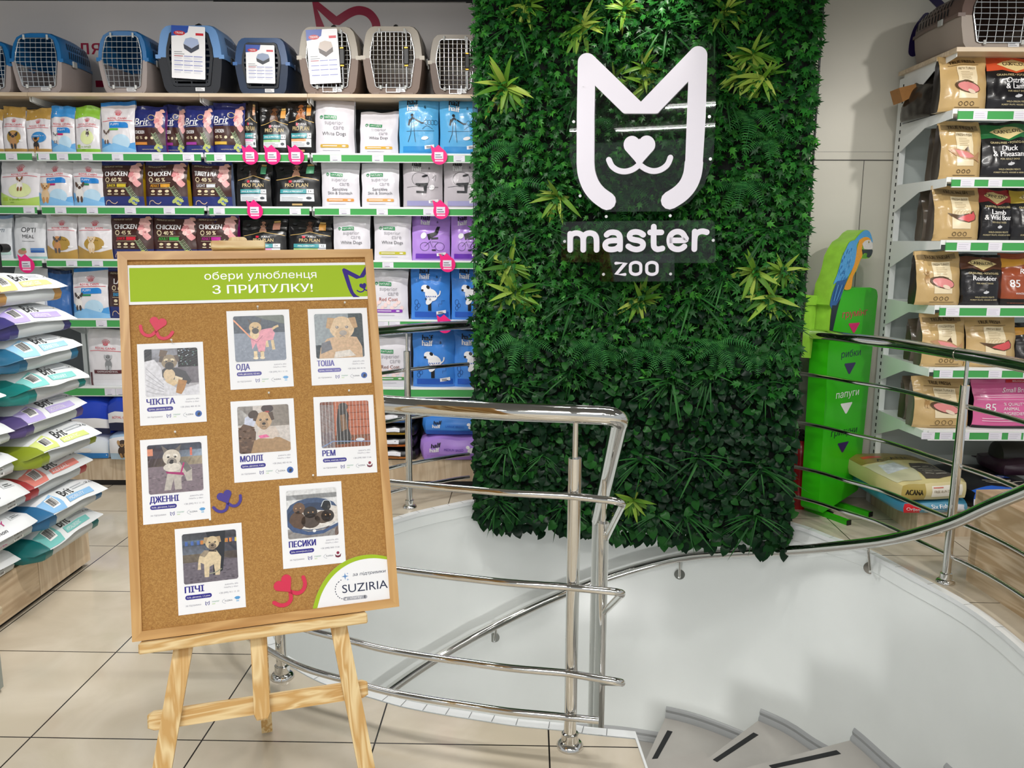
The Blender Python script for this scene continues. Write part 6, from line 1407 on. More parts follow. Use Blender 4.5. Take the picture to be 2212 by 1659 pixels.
def dogface(p, x, y, s, fur, mask, ear, eye='#1b1412', up=True, l=20, wide=1.0, muz=None):
    F_, K_, E_ = photo(fur), photo(mask), photo(ear); k = photo(eye)
    for sg in (-1, 1):
        if up: p.poly([(x + sg * .28 * s * wide, y + .18 * s), (x + sg * .40 * s * wide, y + .62 * s), (x + sg * .10 * s * wide, y + .36 * s)], E_, l)
        else: p.poly([(x + sg * .20 * s * wide, y + .36 * s), (x + sg * .40 * s * wide, y + .38 * s), (x + sg * .46 * s * wide, y + .06 * s), (x + sg * .34 * s * wide, y + .02 * s)], E_, l + 6)
    p.ell(x, y + .05 * s, .36 * s * wide, .36 * s, F_, l + 1); p.ell(x, y - .16 * s, .20 * s * wide, .20 * s, K_, l + 2)
    p.ell(x - .15 * s * wide, y + .14 * s, .10 * s, .06 * s, photo(muz or fur), l + 2, 20); p.ell(x + .15 * s * wide, y + .14 * s, .10 * s, .06 * s, photo(muz or fur), l + 2, -20)
    for sg in (-1, 1): p.ell(x + sg * .14 * s * wide, y + .07 * s, .052 * s, .046 * s, k, l + 4, n=10); p.ell(x + sg * .14 * s * wide - .012 * s, y + .085 * s, .012 * s, .012 * s, photo('#e8e4e0'), l + 5, n=6)
    p.ell(x, y - .10 * s, .075 * s, .055 * s, k, l + 4, n=10); p.line([(x - .08 * s, y - .24 * s), (x, y - .20 * s), (x + .08 * s, y - .24 * s)], .02 * s, k, l + 4)
def pic_chikita(p, R):
    R(0, 0, 1, 1, '#a9a7ad'); R(0, .74, .14, 1, '#2c3a44'); R(.14, .72, .62, 1, '#c9ccd8'); R(.62, .60, 1, 1, '#141d26')
    rn = random.Random(4)
    for i in range(26): p.ell(.62 + .37 * rn.random(), .62 + .36 * rn.random(), .012, .012, photo(rn.choice(['#7f9ab0', '#4f7f6a', '#c7d3dd'])), 12, n=6)
    R(.58, .25, 1, .60, '#8f8a94'); p.poly([(0, .74), (.18, .78), (.30, .60), (.34, .34), (.62, .12), (1, .22), (1, 0), (0, 0)], photo('#cfcfd6'), 12)
    for i in range(5): p.line([(.02, .60 - .12 * i), (.18, .42 - .09 * i), (.34, .24 - .05 * i)], .014, photo('#a9a9b2'), 13, sm=3)
    p.poly([(.32, .55), (.42, .62), (.60, .58), (.76, .50), (.86, .30), (.80, .22), (.66, .30), (.55, .24), (.42, .34), (.32, .40)], photo('#2f3038'), 14); p.ell(.45, .44, .11, .13, photo('#cdb694'), 15); p.poly([(.56, .42), (.70, .36), (.66, .24), (.54, .30)], photo('#d9c8aa'), 15)
    p.poly([(.36, .34), (.54, .34), (.62, .26), (.52, .20), (.40, .28)], photo('#cdb48c'), 16); p.poly([(.62, .34), (.78, .30), (.72, .12), (.66, .02), (.56, .06), (.58, .18)], photo('#a8763c'), 16)
    dogface(p, .46, .70, .42, '#8a7a62', '#2a2626', '#4a3a30', up=False, muz='#d9c9a8'); p.poly([(.27, .84), (.30, .98), (.44, .95), (.40, .84)], photo('#5a4532'), 28)
def pic_oda(p, R):
    R(0, 0, 1, 1, '#7b8596'); R(0, .62, 1, 1, '#8d97a4'); p.poly([(.6, .92), (1, .80), (1, 1), (.4, 1)], photo('#5f6a62'), 11); p.line([(0, .92), (.34, .50)], .03, photo('#e0946a'), 12)
    rn = random.Random(8)
    for i in range(40): p.ell(rn.random(), .3 * rn.random(), .012, .008, photo(rn.choice(['#6a7484', '#959fae'])), 11, n=6)
    p.line([(.74, .68), (.82, .74), (.88, .76)], .05, photo('#c9ad80'), 13, sm=3)
    for a, b in (((.74, .45), (.76, .24)), ((.62, .45), (.64, .30))): p.line([a, b], .06, photo('#d6bd92'), 13)
    p.poly([(.36, .55), (.44, .66), (.60, .70), (.74, .72), (.80, .60), (.76, .46), (.62, .44), (.58, .20), (.46, .20), (.42, .40), (.34, .26), (.32, .50)], photo('#d98fa0'), 14); p.line([(.32, .50), (.44, .42), (.56, .56)], .016, photo('#b06a7c'), 15)
    for x in (.40, .53): p.line([(x, .22), (x, .10)], .07, photo('#dcc49a'), 14); p.ell(x + .0, .07, .05, .03, photo('#e6d4b2'), 15)
    p.ell(.40, .60, .09, .12, photo('#d6bc90'), 16); dogface(p, .42, .72, .34, '#c7a878', '#2c2422', '#3a302c', up=True)
def pic_tosha(p, R):
    R(0, 0, 1, 1, '#8e989e'); R(0, .0, 1, .30, '#5f6c76'); R(.70, .2, 1, 1, '#6b787c'); p.poly([(.06, 0), (.10, .24), (.24, .44), (.5, .5), (.86, .46), (.96, .24), (.96, 0)], photo('#c9a988'), 12); p.poly([(.1, .1), (.12, .34), (.3, .4), (.34, .2)], photo('#6c6f78'), 13); p.poly([(.40, .14), (.70, .18), (.82, .04), (.36, 0)], photo('#d9d2ca'), 14)
    dogface(p, .56, .64, .72, '#d6bb98', '#c9ab88', '#b8966f', eye='#8b8480', up=False); p.ell(.58, .56, .08, .06, photo('#a39a92'), 30)  # greyed eyes and nose stand in for glare on the print
def pic_molli(p, R):
    R(0, 0, 1, 1, '#c9c2bd'); R(.0, .6, .3, 1, '#dcdad8'); R(.62, .55, 1, 1, '#b6ada4'); p.ell(.58, .93, .12, .09, photo('#3a2c30'), 12); p.ell(.57, .86, .05, .02, photo('#a83a3a'), 13)
    p.poly([(.0, 0), (.0, .5), (.10, .62), (.24, .60), (.34, .44), (.30, 0)], photo('#5c4230'), 13)
    rn = random.Random(3)
    for i in range(40): p.ell(.3 * rn.random(), .55 * rn.random(), .035, .02, photo(rn.choice(['#4a3424', '#6e5340', '#7d614c'])), 14, n=8)
    p.poly([(.12, .62), (.14, .76), (.24, .80), (.34, .66), (.30, .56)], photo('#c3c9dc'), 15); p.poly([(.24, .80), (.30, .90), (.36, .84), (.32, .70)], photo('#dab39a'), 16)
    p.poly([(.22, 0), (.3, .26), (.5, .34), (.8, .30), (1, .18), (1, 0)], photo('#a58560'), 15); p.poly([(.36, .40), (.44, .56), (.72, .54), (.80, .36), (.66, .28), (.44, .30)], photo('#cdbfb4'), 16); p.poly([(.38, .36), (.54, .38), (.60, .32), (.42, .30)], photo('#e06a9c'), 17)
    dogface(p, .50, .66, .50, '#bfa07c', '#a3876a', '#4a372c', up=False, wide=.9); p.ell(.30, .82, .10, .08, photo('#3f2e26'), 30, 30)
def pic_rem(p, R):
    R(0, 0, 1, 1, '#b0603f'); R(.0, .0, .28, 1, '#c3bfc0'); R(0, 0, .22, .34, '#5f7fae'); R(.28, 0, 1, .26, '#c9a288')
    for y in (.42, .58, .74, .9): R(.55, y, 1, y + .012, '#8a442c')
    p.poly([(.30, .06), (.32, .5), (.36, .84), (.50, .92), (.58, .7), (.56, .42), (.62, .2), (.58, .08)], photo('#2c2826'), 14); p.ell(.47, .88, .10, .09, photo('#36302c'), 15); p.poly([(.42, .34), (.40, .7), (.50, .72), (.54, .4)], photo('#7a5a3e'), 15); p.line([(.56, .14), (.66, .12)], .04, photo('#2c2826'), 14); p.ell(.79, .15, .09, .035, photo('#c9d2da'), 15)
    for i in range(14): R(.04 + .07 * i, 0, .046 + .07 * i, 1, '#d9dadc', 17)
    p.line([(.0, .02), (.24, .14), (1, .10)], .02, photo('#7d96c0'), 18)
def pic_jenny(p, R):
    R(0, 0, 1, 1, '#7d6f78'); R(0, .55, 1, .72, '#b9ab92'); R(0, .72, 1, .86, '#a3b4c9'); R(0, .86, 1, 1, '#5f6a7c'); R(0, .78, .10, .92, '#d98a6a', 12); R(.78, .74, .82, .90, '#d9705a', 12)
    rn = random.Random(6)
    for i in range(60): p.ell(rn.random(), .5 * rn.random(), .03, .010, photo(rn.choice(['#6a5c68', '#8f8088', '#5c5058'])), 12, n=6)
    p.poly([(.40, .52), (.54, .62), (.68, .62), (.80, .48), (.80, .22), (.70, .22), (.66, .36), (.60, .30), (.60, .06), (.48, .06), (.46, .28), (.40, .06), (.28, .06), (.34, .36)], photo('#b9b2aa'), 14); p.poly([(.58, .62), (.70, .62), (.80, .46), (.70, .40)], photo('#6e6a68'), 15); p.poly([(.32, .44), (.64, .40), (.66, .34), (.34, .40)], photo('#a31f6a'), 18); p.line([(.60, .40), (.66, .60)], .03, photo('#b0256f'), 18)
    dogface(p, .44, .70, .46, '#cfc6b8', '#8f8880', '#6d6660', up=True, muz='#e6e0d6'); p.ell(.44, .52, .16, .09, photo('#d6cfc4'), 30)
    p.ell(.43, .62, .04, .03, photo('#1c1716'), 31)
def pic_pesyky(p, R):
    R(0, 0, 1, 1, '#d9dadb'); R(0, .80, 1, .90, '#c3c6c9'); R(0, 0, 1, .2, '#7a4a2c'); p.ell(.5, .48, .56, .34, photo('#3d5274'), 12); p.ell(.5, .44, .50, .28, photo('#2c3d5a'), 13); p.ell(.52, .36, .46, .20, photo('#ddd8d2'), 14); p.poly([(.80, .66), (1, .6), (1, .3), (.82, .26)], photo('#d5cfc8'), 15)
    p.ell(.78, .64, .10, .11, photo('#141a20'), 15); p.line([(.68, .62), (.74, .74), (.86, .72), (.88, .58)], .014, photo('#cfd6dc'), 16, sm=3)
    for x, y, rx, ry, c in ((.20, .36, .16, .19, '#5c4534'), (.24, .62, .12, .12, '#6b5240'), (.46, .34, .19, .15, '#4d4038'), (.46, .52, .14, .12, '#2f2723'), (.70, .40, .16, .13, '#5a4a3e'), (.80, .42, .13, .13, '#2e2623')): p.ell(x, y, rx, ry, photo(c), 18)
    for x, y in ((.22, .60), (.46, .50), (.80, .42)): p.ell(x - .04, y + .02, .014, .014, photo('#d6a878'), 22, n=6); p.ell(x + .05, y + .02, .014, .014, photo('#d6a878'), 22, n=6); p.ell(x, y - .05, .03, .02, photo('#15100f'), 22, n=8)
    p.poly([(0, .40), (.12, .24), (.4, .12), (.7, .13), (1, .26), (1, .20), (.7, .06), (.4, .05), (.1, .14), (0, .26)], photo('#3f5680'), 20); p.ell(.52, .13, .035, .03, photo('#f2f2f2'), 23)
def pic_pichi(p, R):
    R(0, 0, 1, 1, '#6d6670'); R(0, .42, 1, .58, '#b3a58e'); R(0, .58, 1, .74, '#a9b6c9'); R(0, .74, 1, .86, '#7f93a8'); R(0, .86, 1, 1, '#6d727a')
    rn = random.Random(9)
    for i in range(16): x = rn.random(); R(x, .76, x + .05, .84, rn.choice(['#d98a4a', '#4a6ab0', '#b04a4a', '#d9c04a']), 12)
    for i in range(50): p.ell(rn.random(), .4 * rn.random(), .03, .010, photo(rn.choice(['#5a525c', '#7d7680', '#4f4852'])), 12, n=6)
    p.poly([(.44, 1), (.80, 1), (.76, .5), (.72, .2), (.54, .12), (.56, .6)], photo('#20242c'), 13)
    p.poly([(.30, .52), (.40, .62), (.62, .62), (.70, .48), (.66, .12), (.58, .12), (.56, .34), (.48, .30), (.46, .10), (.38, .10), (.38, .36), (.32, .40), (.32, .26), (.26, .26), (.28, .44)], photo('#d9c6a4'), 15); p.poly([(.30, .54), (.40, .64), (.5, .62), (.40, .5)], photo('#9a8c78'), 16)
    dogface(p, .55, .76, .36, '#d2bd98', '#8a7a68', '#b39a78', up=False); p.line([(.48, .62), (.62, .60)], .025, photo('#3a2c28'), 30)
    p.line([(.46, .16), (.6, .18), (.70, .24)], .02, photo('#9a9a84'), 17)
def poster(name, sub, phone, corners, label, pic, emb, glare=False):
    w, h, m = sheet(corners); t = thing('dog_poster', label, 'poster', group='dog adoption posters', mat=m)
    mb = MB(); mb.box(-w / 2, w / 2, -.0012, 0, -h / 2, h / 2, CARD); mb.build('card', t, smooth=0)
    p = Pr(); pw = w * .81; ph = h * .585; x0, y0 = -w * .40, h * .43 - ph; r = w * .035
    q = Pr(); q.poly(rrect(0, 0, 1, 1, .045), photo('#999999'), 1)
    def R(a, b, c, d, col, l=10): q.rect(max(0.001, a), max(0.001, b), min(.999, c), min(.999, d), photo(col), l)
    pic(q, R)
    # shapes are trimmed to the picture's edge
    def cl(v): return min(1, max(0, v))
    mb = MB(); q.emit(mb, lambda x, y, l: (x0 + cl(x) * pw, -.00145 - .00003 * l, y0 + cl(y) * ph))
    # rounded white corners
    for cx, cy, a in ((1, 1, 0), (0, 1, 90), (0, 0, 180), (1, 0, 270)):
        c = (cx * (1 - 2 * .045) + .045, cy * (1 - 2 * .045) + .045); pts = arc(c[0], c[1], .045, .045, a, a + 90, 5) + [(cx * 1.0006 - .0003, cy * 1.0006 - .0003)]
        tr = tessellate_polygon([[Vector((a_, b_, 0)) for a_, b_ in pts]]); mb.add([(x0 + a_ * pw, -.0027, y0 + b_ * ph) for a_, b_ in pts], [tuple(k) for k in tr], CARD)
    mb.build('photo_print', t, smooth=0)
    bl = ink('#5a55a8') if glare else BLU; g = ink('#8f8f9c')  # paler ink imitates glare on the card
    p.text(name, -w * .39, -h * .255, h * .075, bl, 2, .055, 'l', w=w * min(.50, .072 * len(name) - .01))
    p.rect(-w * .39, -h * .335, -w * .0, -h * .285, bl, 1, h * .024); p.text(sub, -w * .195, -h * .320, h * .020, WHT, 2, .02, 'c', w * .34)
    p.text('дзвоніть або', w * .40, -h * .215, h * .018, g, 2, 0, 'r', w * .26); p.text('пишіть у viber:', w * .40, -h * .248, h * .018, g, 2, 0, 'r', w * .27); p.text(phone, w * .41, -h * .310, h * .020, g, 2, 0, 'r', w * .36)
    p.text('за підтримки', -w * .39, -h * .412, h * .020, g, 2, 0, 'l', w * .26); catlogo(p, -w * .07, -h * .40, h * .044, BLU, 2); p.text('master', w * .0, -h * .396, h * .022, ink('#7fae9a'), 2, .01, 'l', w * .13); p.text('zoo', w * .0, -h * .42, h * .016, ink('#8fc63d'), 2, .01, 'l')
    p.text('SUZIRIA', w * .245, -h * .406, h * .018, ink('#2a3350'), 2, .0, 'c', w * .14); p.line(arc(w * .23, -h * .40, w * .08, h * .028, 120, 250, 8), .0006, ink('#8f95a8'), 2)
    if emb == 'dog': p.ell(w * .38, -h * .395, w * .052, w * .052, ink('#2c5fae'), 2); p.poly([(w * .36, -h * .42), (w * .37, -h * .385), (w * .40, -h * .375), (w * .41, -h * .40), (w * .39, -h * .42)], ink('#0f1c38'), 3)
    elif emb == 'bird': p.poly([(w * .33, -h * .375), (w * .36, -h * .36), (w * .40, -h * .36), (w * .425, -h * .375), (w * .40, -h * .395), (w * .36, -h * .395)], ink('#5aa0d8'), 2); p.rect(w * .36, -h * .42, w * .40, -h * .405, ink('#9cc4e4'), 2)
    else: p.poly([(w * .33, -h * .385), (w * .36, -h * .405), (w * .40, -h * .405), (w * .43, -h * .38), (w * .42, -h * .42), (w * .38, -h * .43), (w * .34, -h * .42)], ink('#6a1230'), 2); p.ell(w * .38, -h * .372, w * .024, w * .024, ink('#8a1a3c'), 2)
    mb = MB(); p.emit(mb, flatfn); mb.build('printed_text', t, smooth=0)
    return t
poster('ЧІКІТА', 'Ірпінь, дівчинка, 3 міс.', '+38 (066) 483 45 56', [(297, 744), (440, 738), (445, 911), (302, 920)], 'poster with black-tan puppy on a white bed under the red top-left heart', pic_chikita, 'dog')
poster('ОДА', 'Київ, дівчинка, 4,5 міс.', '+38 (095) 911 11 10', [(489, 673), (624, 668), (635, 835), (498, 842)], 'poster with standing puppy in a pink jumper in the top row', pic_oda, 'bird')
poster('ТОША', 'Ірпінь, хлопчик, 1 рочок', '+38 (066) 483 45 56', [(664, 668), (792, 665), (803, 827), (674, 833)], 'poster with beige puppy paled by painted glare under the top-right of the banner', pic_tosha, 'dog', True)
poster('МОЛЛІ', 'Ірпінь, дівчинка, 4 міс.', '+38 (066) 483 45 56', [(498, 868), (634, 860), (644, 1032), (506, 1043)], 'poster with sandy puppy held by a brown woolly sleeve', pic_molli, 'dog')
poster('РЕМ', 'Ірпінь, хлопчик, 4 роки', '+38 (098) 068 13 66', [(676, 858), (805, 853), (816, 1020), (685, 1029)], 'poster with dark dog sitting behind cage bars', pic_rem, 'red')
poster('ДЖЕННІ', 'Київ, дівчинка, 3 роки', '+38 (095) 911 11 10', [(303, 951), (447, 941), (456, 1120), (309, 1134)], 'poster with grey-white shaggy dog in a magenta harness', pic_jenny, 'bird')
poster('ПЕСИКИ', 'Ірпінь, хлопчики/дівчатка, 2,5 міс.', '+38 (098) 068 13 66', [(602, 1050), (736, 1039), (748, 1215), (613, 1229)], 'poster with several brown puppies in a blue basket', pic_pesyky, 'red')
poster('ПІЧІ', 'Київ, дівчинка, 1,5 роки', '+38 (095) 911 11 10', [(378, 1143), (522, 1129), (531, 1311), (385, 1330)], 'poster with cream dog standing before a person\'s dark legs', pic_pichi, 'bird')
# banner
w, h, m = sheet([(274, 574), (799, 567), (806, 646), (278, 659)], y=.0065)
t = thing('board_banner', 'lime green banner with white heading across the top of cork board', 'banner', mat=m)
mb = MB(); mb.box(-w / 2, w / 2, -.003, 0, -h / 2, h / 2, CARD); mb.build('backing_card', t, smooth=0)
LIME = M('#a3c22b', .6, spec=.2); PURP = M('#3d2d86', .6, spec=.2)
p = Pr(); p.rect(-w * .492, -h * .43, w * .492, h * .43, LIME, 9)
p.text('обери улюбленця', w * .03, h * .10, h * .20, WHT, 10, .0, 'c', w=w * .462); p.text('З ПРИТУЛКУ!', w * .035, -h * .27, h * .22, WHT, 10, .035, 'c', w=w * .412)
def ban(x, y): q = m.inverted() @ onp(730 + x / 12.76, 550 + y / 12.76, m @ Vector((0, -.003, 0)), AN); return q.x, q.z
o1 = [ban(*q) for q in ((115, 430), (125, 395), (160, 375), (195, 385), (600, 592), (800, 255), (818, 255), (828, 430), (720, 620), (510, 672), (275, 550), (390, 930), (440, 1050), (510, 1120), (610, 1172), (420, 1172), (340, 1060), (270, 900))]
p.poly(o1, PURP, 10); hp_ = [ban(*q) for q in arc(740, 840, 45, 60, 20, -160, 6)[::-1] + arc(640, 850, 50, 55, -30, -200, 6)[::-1]]
p.poly([ban(*q) for q in ((735, 965), (600, 890), (588, 850), (600, 810), (640, 795), (685, 815), (710, 785), (750, 785), (778, 820), (778, 870))], PURP, 10)
p.line([ban(*q) for q in ((520, 980), (560, 1010), (620, 1030), (690, 1010), (735, 955))], h * .035, PURP, 10, sm=4); p.line([ban(*q) for q in ((735, 955), (780, 985), (830, 975), (872, 945))], h * .035, PURP, 10, sm=4)
mb = MB(); p.emit(mb, lambda x, y, l: (x, -.003 - .00012 * (l - 8), y)); mb.build('printed_face', t, smooth=0)
# felt noses with smiling mouths
def smile(cx, cy, s, rot, mat, label):
    c = bp(cx, cy, .008); S = s; m4 = BM @ Matrix.Translation((c[0], .008, c[1])) @ Matrix.Rotation(R_(-rot), 4, 'Y')
    t = thing('felt_heart', label, 'decoration', mat=m4, group=None)
    mb = MB(); mb.prism(heart(0, .26 * S, .27 * S), 0, -.003, mat, lambda x, y, t_: (x, t_, y)); mb.build('nose', t)
    for sg in (-1, 1):
        mb = MB(); pth = spline([(sg * .49 * S, .10 * S), (sg * .42 * S, -.06 * S), (sg * .28 * S, -.155 * S), (sg * .12 * S, -.13 * S), (0, .04 * S)], 5)
        mb.prism(outline(pth, .10 * S), 0, -.0028, mat, lambda x, y, t_: (x, t_, y)); mb.build('mouth_line', t)
FR_ = M('#d31f4a', .5, name='crimson_card'); FP = M('#3d2a8c', .5, name='violet_card')
smile(337, 718, .073, -14, FR_, 'small crimson heart with smile lines left of the top-row posters')
smile(493, 1089, .066, 20, FP, 'violet heart with smile lines beside the shaggy dog poster')
smile(629, 1280, .088, 36, FR_, 'crimson heart with smile lines beside the white corner badge')
# corner badge
def bd(x, y): q = bp(570 + x / 5.352, 1030 + y / 5.352, .0065); return q
t = thing('corner_badge', 'white quarter-round badge with lime rim in the lower right board corner', 'badge', mat=BM @ Matrix.Translation((0, .0065, 0)))
bx_, by_ = bd(1500, 1410)
rim_ = [bd(*q) for q in spline([(560, 1540), (620, 1340), (730, 1150), (880, 1010), (1060, 925), (1260, 898), (1465, 930)], 6)]
rin = [bd(*q) for q in spline([(612, 1535), (668, 1350), (770, 1180), (910, 1050), (1080, 968), (1270, 940), (1468, 962)], 6)]
mb = MB(); mb.prism(rim_ + [(bx_, by_)], 0, -.0012, CARD, lambda x, y, t_: (x, t_, y)); mb.build('badge_card', t, smooth=0)
p = Pr(); p.poly(rim_ + rin[::-1], LIME, 1); DKB = ink('#1c2547'); a, b = bd(910, 1345), bd(1435, 1282)
def btext(s, x0, y0, x1, y1, hpx, mat, bold, sh_=0):
    # text along a pixel baseline
    A, B_ = Vector(bd(x0, y0)), Vector(bd(x1, y1)); vs, fs = text2d(s, bold, sh_); xs = [v[0] for v in vs]; k = (B_ - A).length / (max(xs) - min(xs)); H_ = (Vector(bd(x0, y0 - hpx)) - A).length / .73; d = (B_ - A).normalized(); n_ = Vector((-d.y, d.x))
    p.e.append(('m', [tuple(A + d * (v[0] - min(xs)) * k + n_ * v[1] * H_) for v in vs], fs, mat, 2))
btext('SUZIRIA', 908, 1345, 1432, 1282, 100, DKB, .025); btext('за підтримки', 1025, 1148, 1408, 1102, 36, DKB, .01, .2)
p.line([bd(935, 1410), bd(1175, 1385)], .0085, ink('#a9abb5'), 1); 
for q in ((935, 1410), (1175, 1385)): p.ell(*bd(*q), .00425, .00425, ink('#a9abb5'), 1)
btext('charity', 1000, 1412, 1130, 1398, 34, WHT, 0); p.ell(*bd(950, 1412), .0022, .0022, WHT, 2)
ds = spline([(895, 1190), (845, 1235), (825, 1290), (835, 1350), (870, 1395), (915, 1412)], 4)
for i in range(0, len(ds) - 1, 2): p.line([bd(*ds[i]), bd(*ds[i + 1])], .0018, DKB, 2)
c = Vector(bd(938, 1150)); SB = ink('#5f8fc8')
for cc, r in ((c, .0085), (Vector(bd(965, 1118)), .0024), (Vector(bd(970, 1187)), .003)): p.poly([(cc.x + (r if i % 2 == 0 else r * .28) * math.cos(i * math.pi / 4 + math.pi / 2), cc.y + (r if i % 2 == 0 else r * .28) * math.sin(i * math.pi / 4 + math.pi / 2)) for i in range(8)], SB, 2)
mb = MB(); p.emit(mb, flatfn); mb.build('printed_face', t, smooth=0)
for px, py, lb in ((372, 741, 'above the puppy on the white bed'), (557, 669, 'above the pink-jumper poster'), (744, 660, 'above the glare-paled puppy poster'), (581, 854, 'above the woolly-sleeve poster'), (753, 849, 'above the caged dog poster'), (380, 938, 'above the shaggy dog poster'), (676, 1031, 'above the basket of puppies poster'), (455, 1126, 'above the cream dog poster')):
    c = bp(px, py, .004); mb = MB(); P_ = Vector((c[0], 0, c[1])); mb.tube([P_ + Vector((0, .008, 0)), P_ + Vector((0, -.010, .004))], .0007, STEEL2, 6); mb.tube([P_ + Vector((0, -.009, .004)), P_ + Vector((0, -.013, .005))], .0024, M('#d9d6cc', .3), 8)
    o = mb.build('push_pin', None); o.matrix_world = BM; tag(o, 'pale push pin in the cork ' + lb, 'push pin', 'push pins')
# ================================================================ artificial plant wall
gwl = thing('plant_wall', 'tall wall of artificial ivy, ferns and grasses on the pillar', 'plant wall', mat=GWM)
GH = 3.34; GB = -0.16
mb = MB(); mb.box(0.0, GW_L - .02, .03, .058, GB + .06, GH, M('#0d1510', .8, name='dark_backing')); mb.build('backing_board', gwl)
WM = M('#101311', .5)
mb = MB()
for s in (-.012, GW_L):
    for y in (-.02, .02, .055): mb.box(s - .002, s + .002, y - .002, y + .002, GB + .05, GH, WM)
    for i in range(88): z = GB + .06 + i * .04; mb.box(s - .0018, s + .0018, -.02, .055, z, z + .003, WM)
mb.build('wire_grid', gwl, label='black plastic grid edge')
def leafmat(name, cols, rough=.35, tip=None):
    m = bpy.data.materials.new(name); m.use_nodes = True; nt = m.node_tree; b = nt.nodes['Principled BSDF']; N = nt.nodes.new; Lk = nt.links.new
    g = N('ShaderNodeNewGeometry'); cr = N('ShaderNodeValToRGB'); e = cr.color_ramp.elements
    e[0].color = lin(cols[0]); e[1].color = lin(cols[-1])
    for i, c in enumerate(cols[1:-1]): x = e.new((i + 1) / (len(cols) - 1)); x.color = lin(c)
    Lk(g.outputs['Random Per Island'], cr.inputs[0]); Lk(cr.outputs[0], b.inputs['Base Color']); b.inputs['Roughness'].default_value = rough
    b.inputs['Specular IOR Level'].default_value = .13
    return m
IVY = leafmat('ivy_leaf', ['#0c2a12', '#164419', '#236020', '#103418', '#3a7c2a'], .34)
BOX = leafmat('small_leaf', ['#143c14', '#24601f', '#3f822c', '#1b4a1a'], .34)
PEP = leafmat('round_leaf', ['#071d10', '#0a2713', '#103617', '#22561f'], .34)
FERN = leafmat('fern_leaf', ['#1c4c26', '#2c6432', '#3f7a3c'], .5)
GRA = leafmat('grass_blade', ['#143a18', '#235824', '#3d7236'], .4)
ROS = leafmat('yellow_green_leaf', ['#34601a', '#5c8528', '#95a846', '#4a7522', '#7a9a36'], .38)
def tmpl_star(lobes=5):
    pts = [(0, -.05)]
    for a, r in ((-66, .46), (-48, .30), (-32, .70), (-16, .46), (0, 1.0), (16, .46), (32, .70), (48, .30), (66, .46)): pts.append((r * math.sin(R_(a)) * .95, .12 + r * math.cos(R_(a)) * .9))
    V = [(0, .25, .05)] + [(x, y, -.10 * abs(x) - .10 * max(0, y - .5)) for x, y in pts]
    return np.array(V), [(0, i, i % len(pts) + 1) for i in range(1, len(pts) + 1)]
def tmpl_round():
    pts = [(0, 0), (-.24, -.08), (-.42, .10), (-.44, .36), (-.30, .66), (-.12, .88), (0, 1.02), (.12, .88), (.30, .66), (.44, .36), (.42, .10), (.24, -.08)]
    V = [(0, .02, .0), (0, .35, .03), (0, .7, .0)] + [(x, y, .10 * abs(x) - .16 * max(0, y - .4) - .02) for x, y in pts]
    k = 3; f = []
    for i in range(12):
        a, b = k + i, k + (i + 1) % 12; c = 0 if pts[i][1] < .15 and pts[(i + 1) % 12][1] < .15 else (1 if (pts[i][1] + pts[(i + 1) % 12][1]) / 2 < .55 else 2)
        f.append((c, a, b))
    f += [(0, k + 2, 1), (1, k + 10, 0), (1, k + 4, 2), (2, k + 8, 1)]
    return np.array(V), f
def tmpl_lance(n=5, w=.16, bend=.35):
    V = []; f = []
    for i in range(n + 1):
        t = i / n; ww = w * (math.sin(math.pi * min(1, t * .86 + .14)) ** .8) if i < n else .0
        z = -bend * t * t
        V += [(-ww, t, z + .25 * ww), (0, t, z), (ww, t, z + .25 * ww)]
    for i in range(n):
        a = 3 * i; f += [(a, a + 1, a + 4, a + 3), (a + 1, a + 2, a + 5, a + 4)]
    return np.array(V), f
def tmpl_fern(n=17):
    V = []; f = []
    def z(t): return .10 * math.sin(math.pi * t) - .45 * t * t
    for i in range(n):
        t = .08 + .9 * i / n; L = .20 * math.sin(math.pi * (t * .80 + .16)) ** .8 + .02; y = t
        for sg in (-1, 1):
            o = len(V); V += [(0, y - .014, z(t)), (sg * L * .5, y + .006, z(t) + .012), (sg * L, y + .05, z(t) - .02), (sg * L * .5, y + .040, z(t) + .008), (0, y + .022, z(t))]; f.append((o, o + 1, o + 2, o + 3, o + 4) if sg > 0 else (o + 4, o + 3, o + 2, o + 1, o))
    o = len(V)
    for i in range(9): t = i / 8; V += [(-.008, t, z(t) + .004), (.008, t, z(t) + .004)]
    for i in range(8): a = o + 2 * i; f.append((a, a + 1, a + 3, a + 2))
    return np.array(V), f
rng = np.random.default_rng(5)
def scatter(T, pos, dirs, nrm, scale):
    """instances of one leaf joined into a single mesh: arrays of positions, pointing directions, face normals, sizes"""
    V, F = T; n = len(pos)
    d = dirs / np.linalg.norm(dirs, axis=1, keepdims=True)
    z = nrm - d * np.sum(nrm * d, axis=1, keepdims=True); z /= np.linalg.norm(z, axis=1, keepdims=True) + 1e-9
    x = np.cross(d, z); s = scale[:, None, None]
    P = pos[:, None, :] + s * (V[None, :, 0, None] * x[:, None, :] + V[None, :, 1, None] * d[:, None, :] + V[None, :, 2, None] * z[:, None, :])
    return P.reshape(-1, 3), F, len(V), n
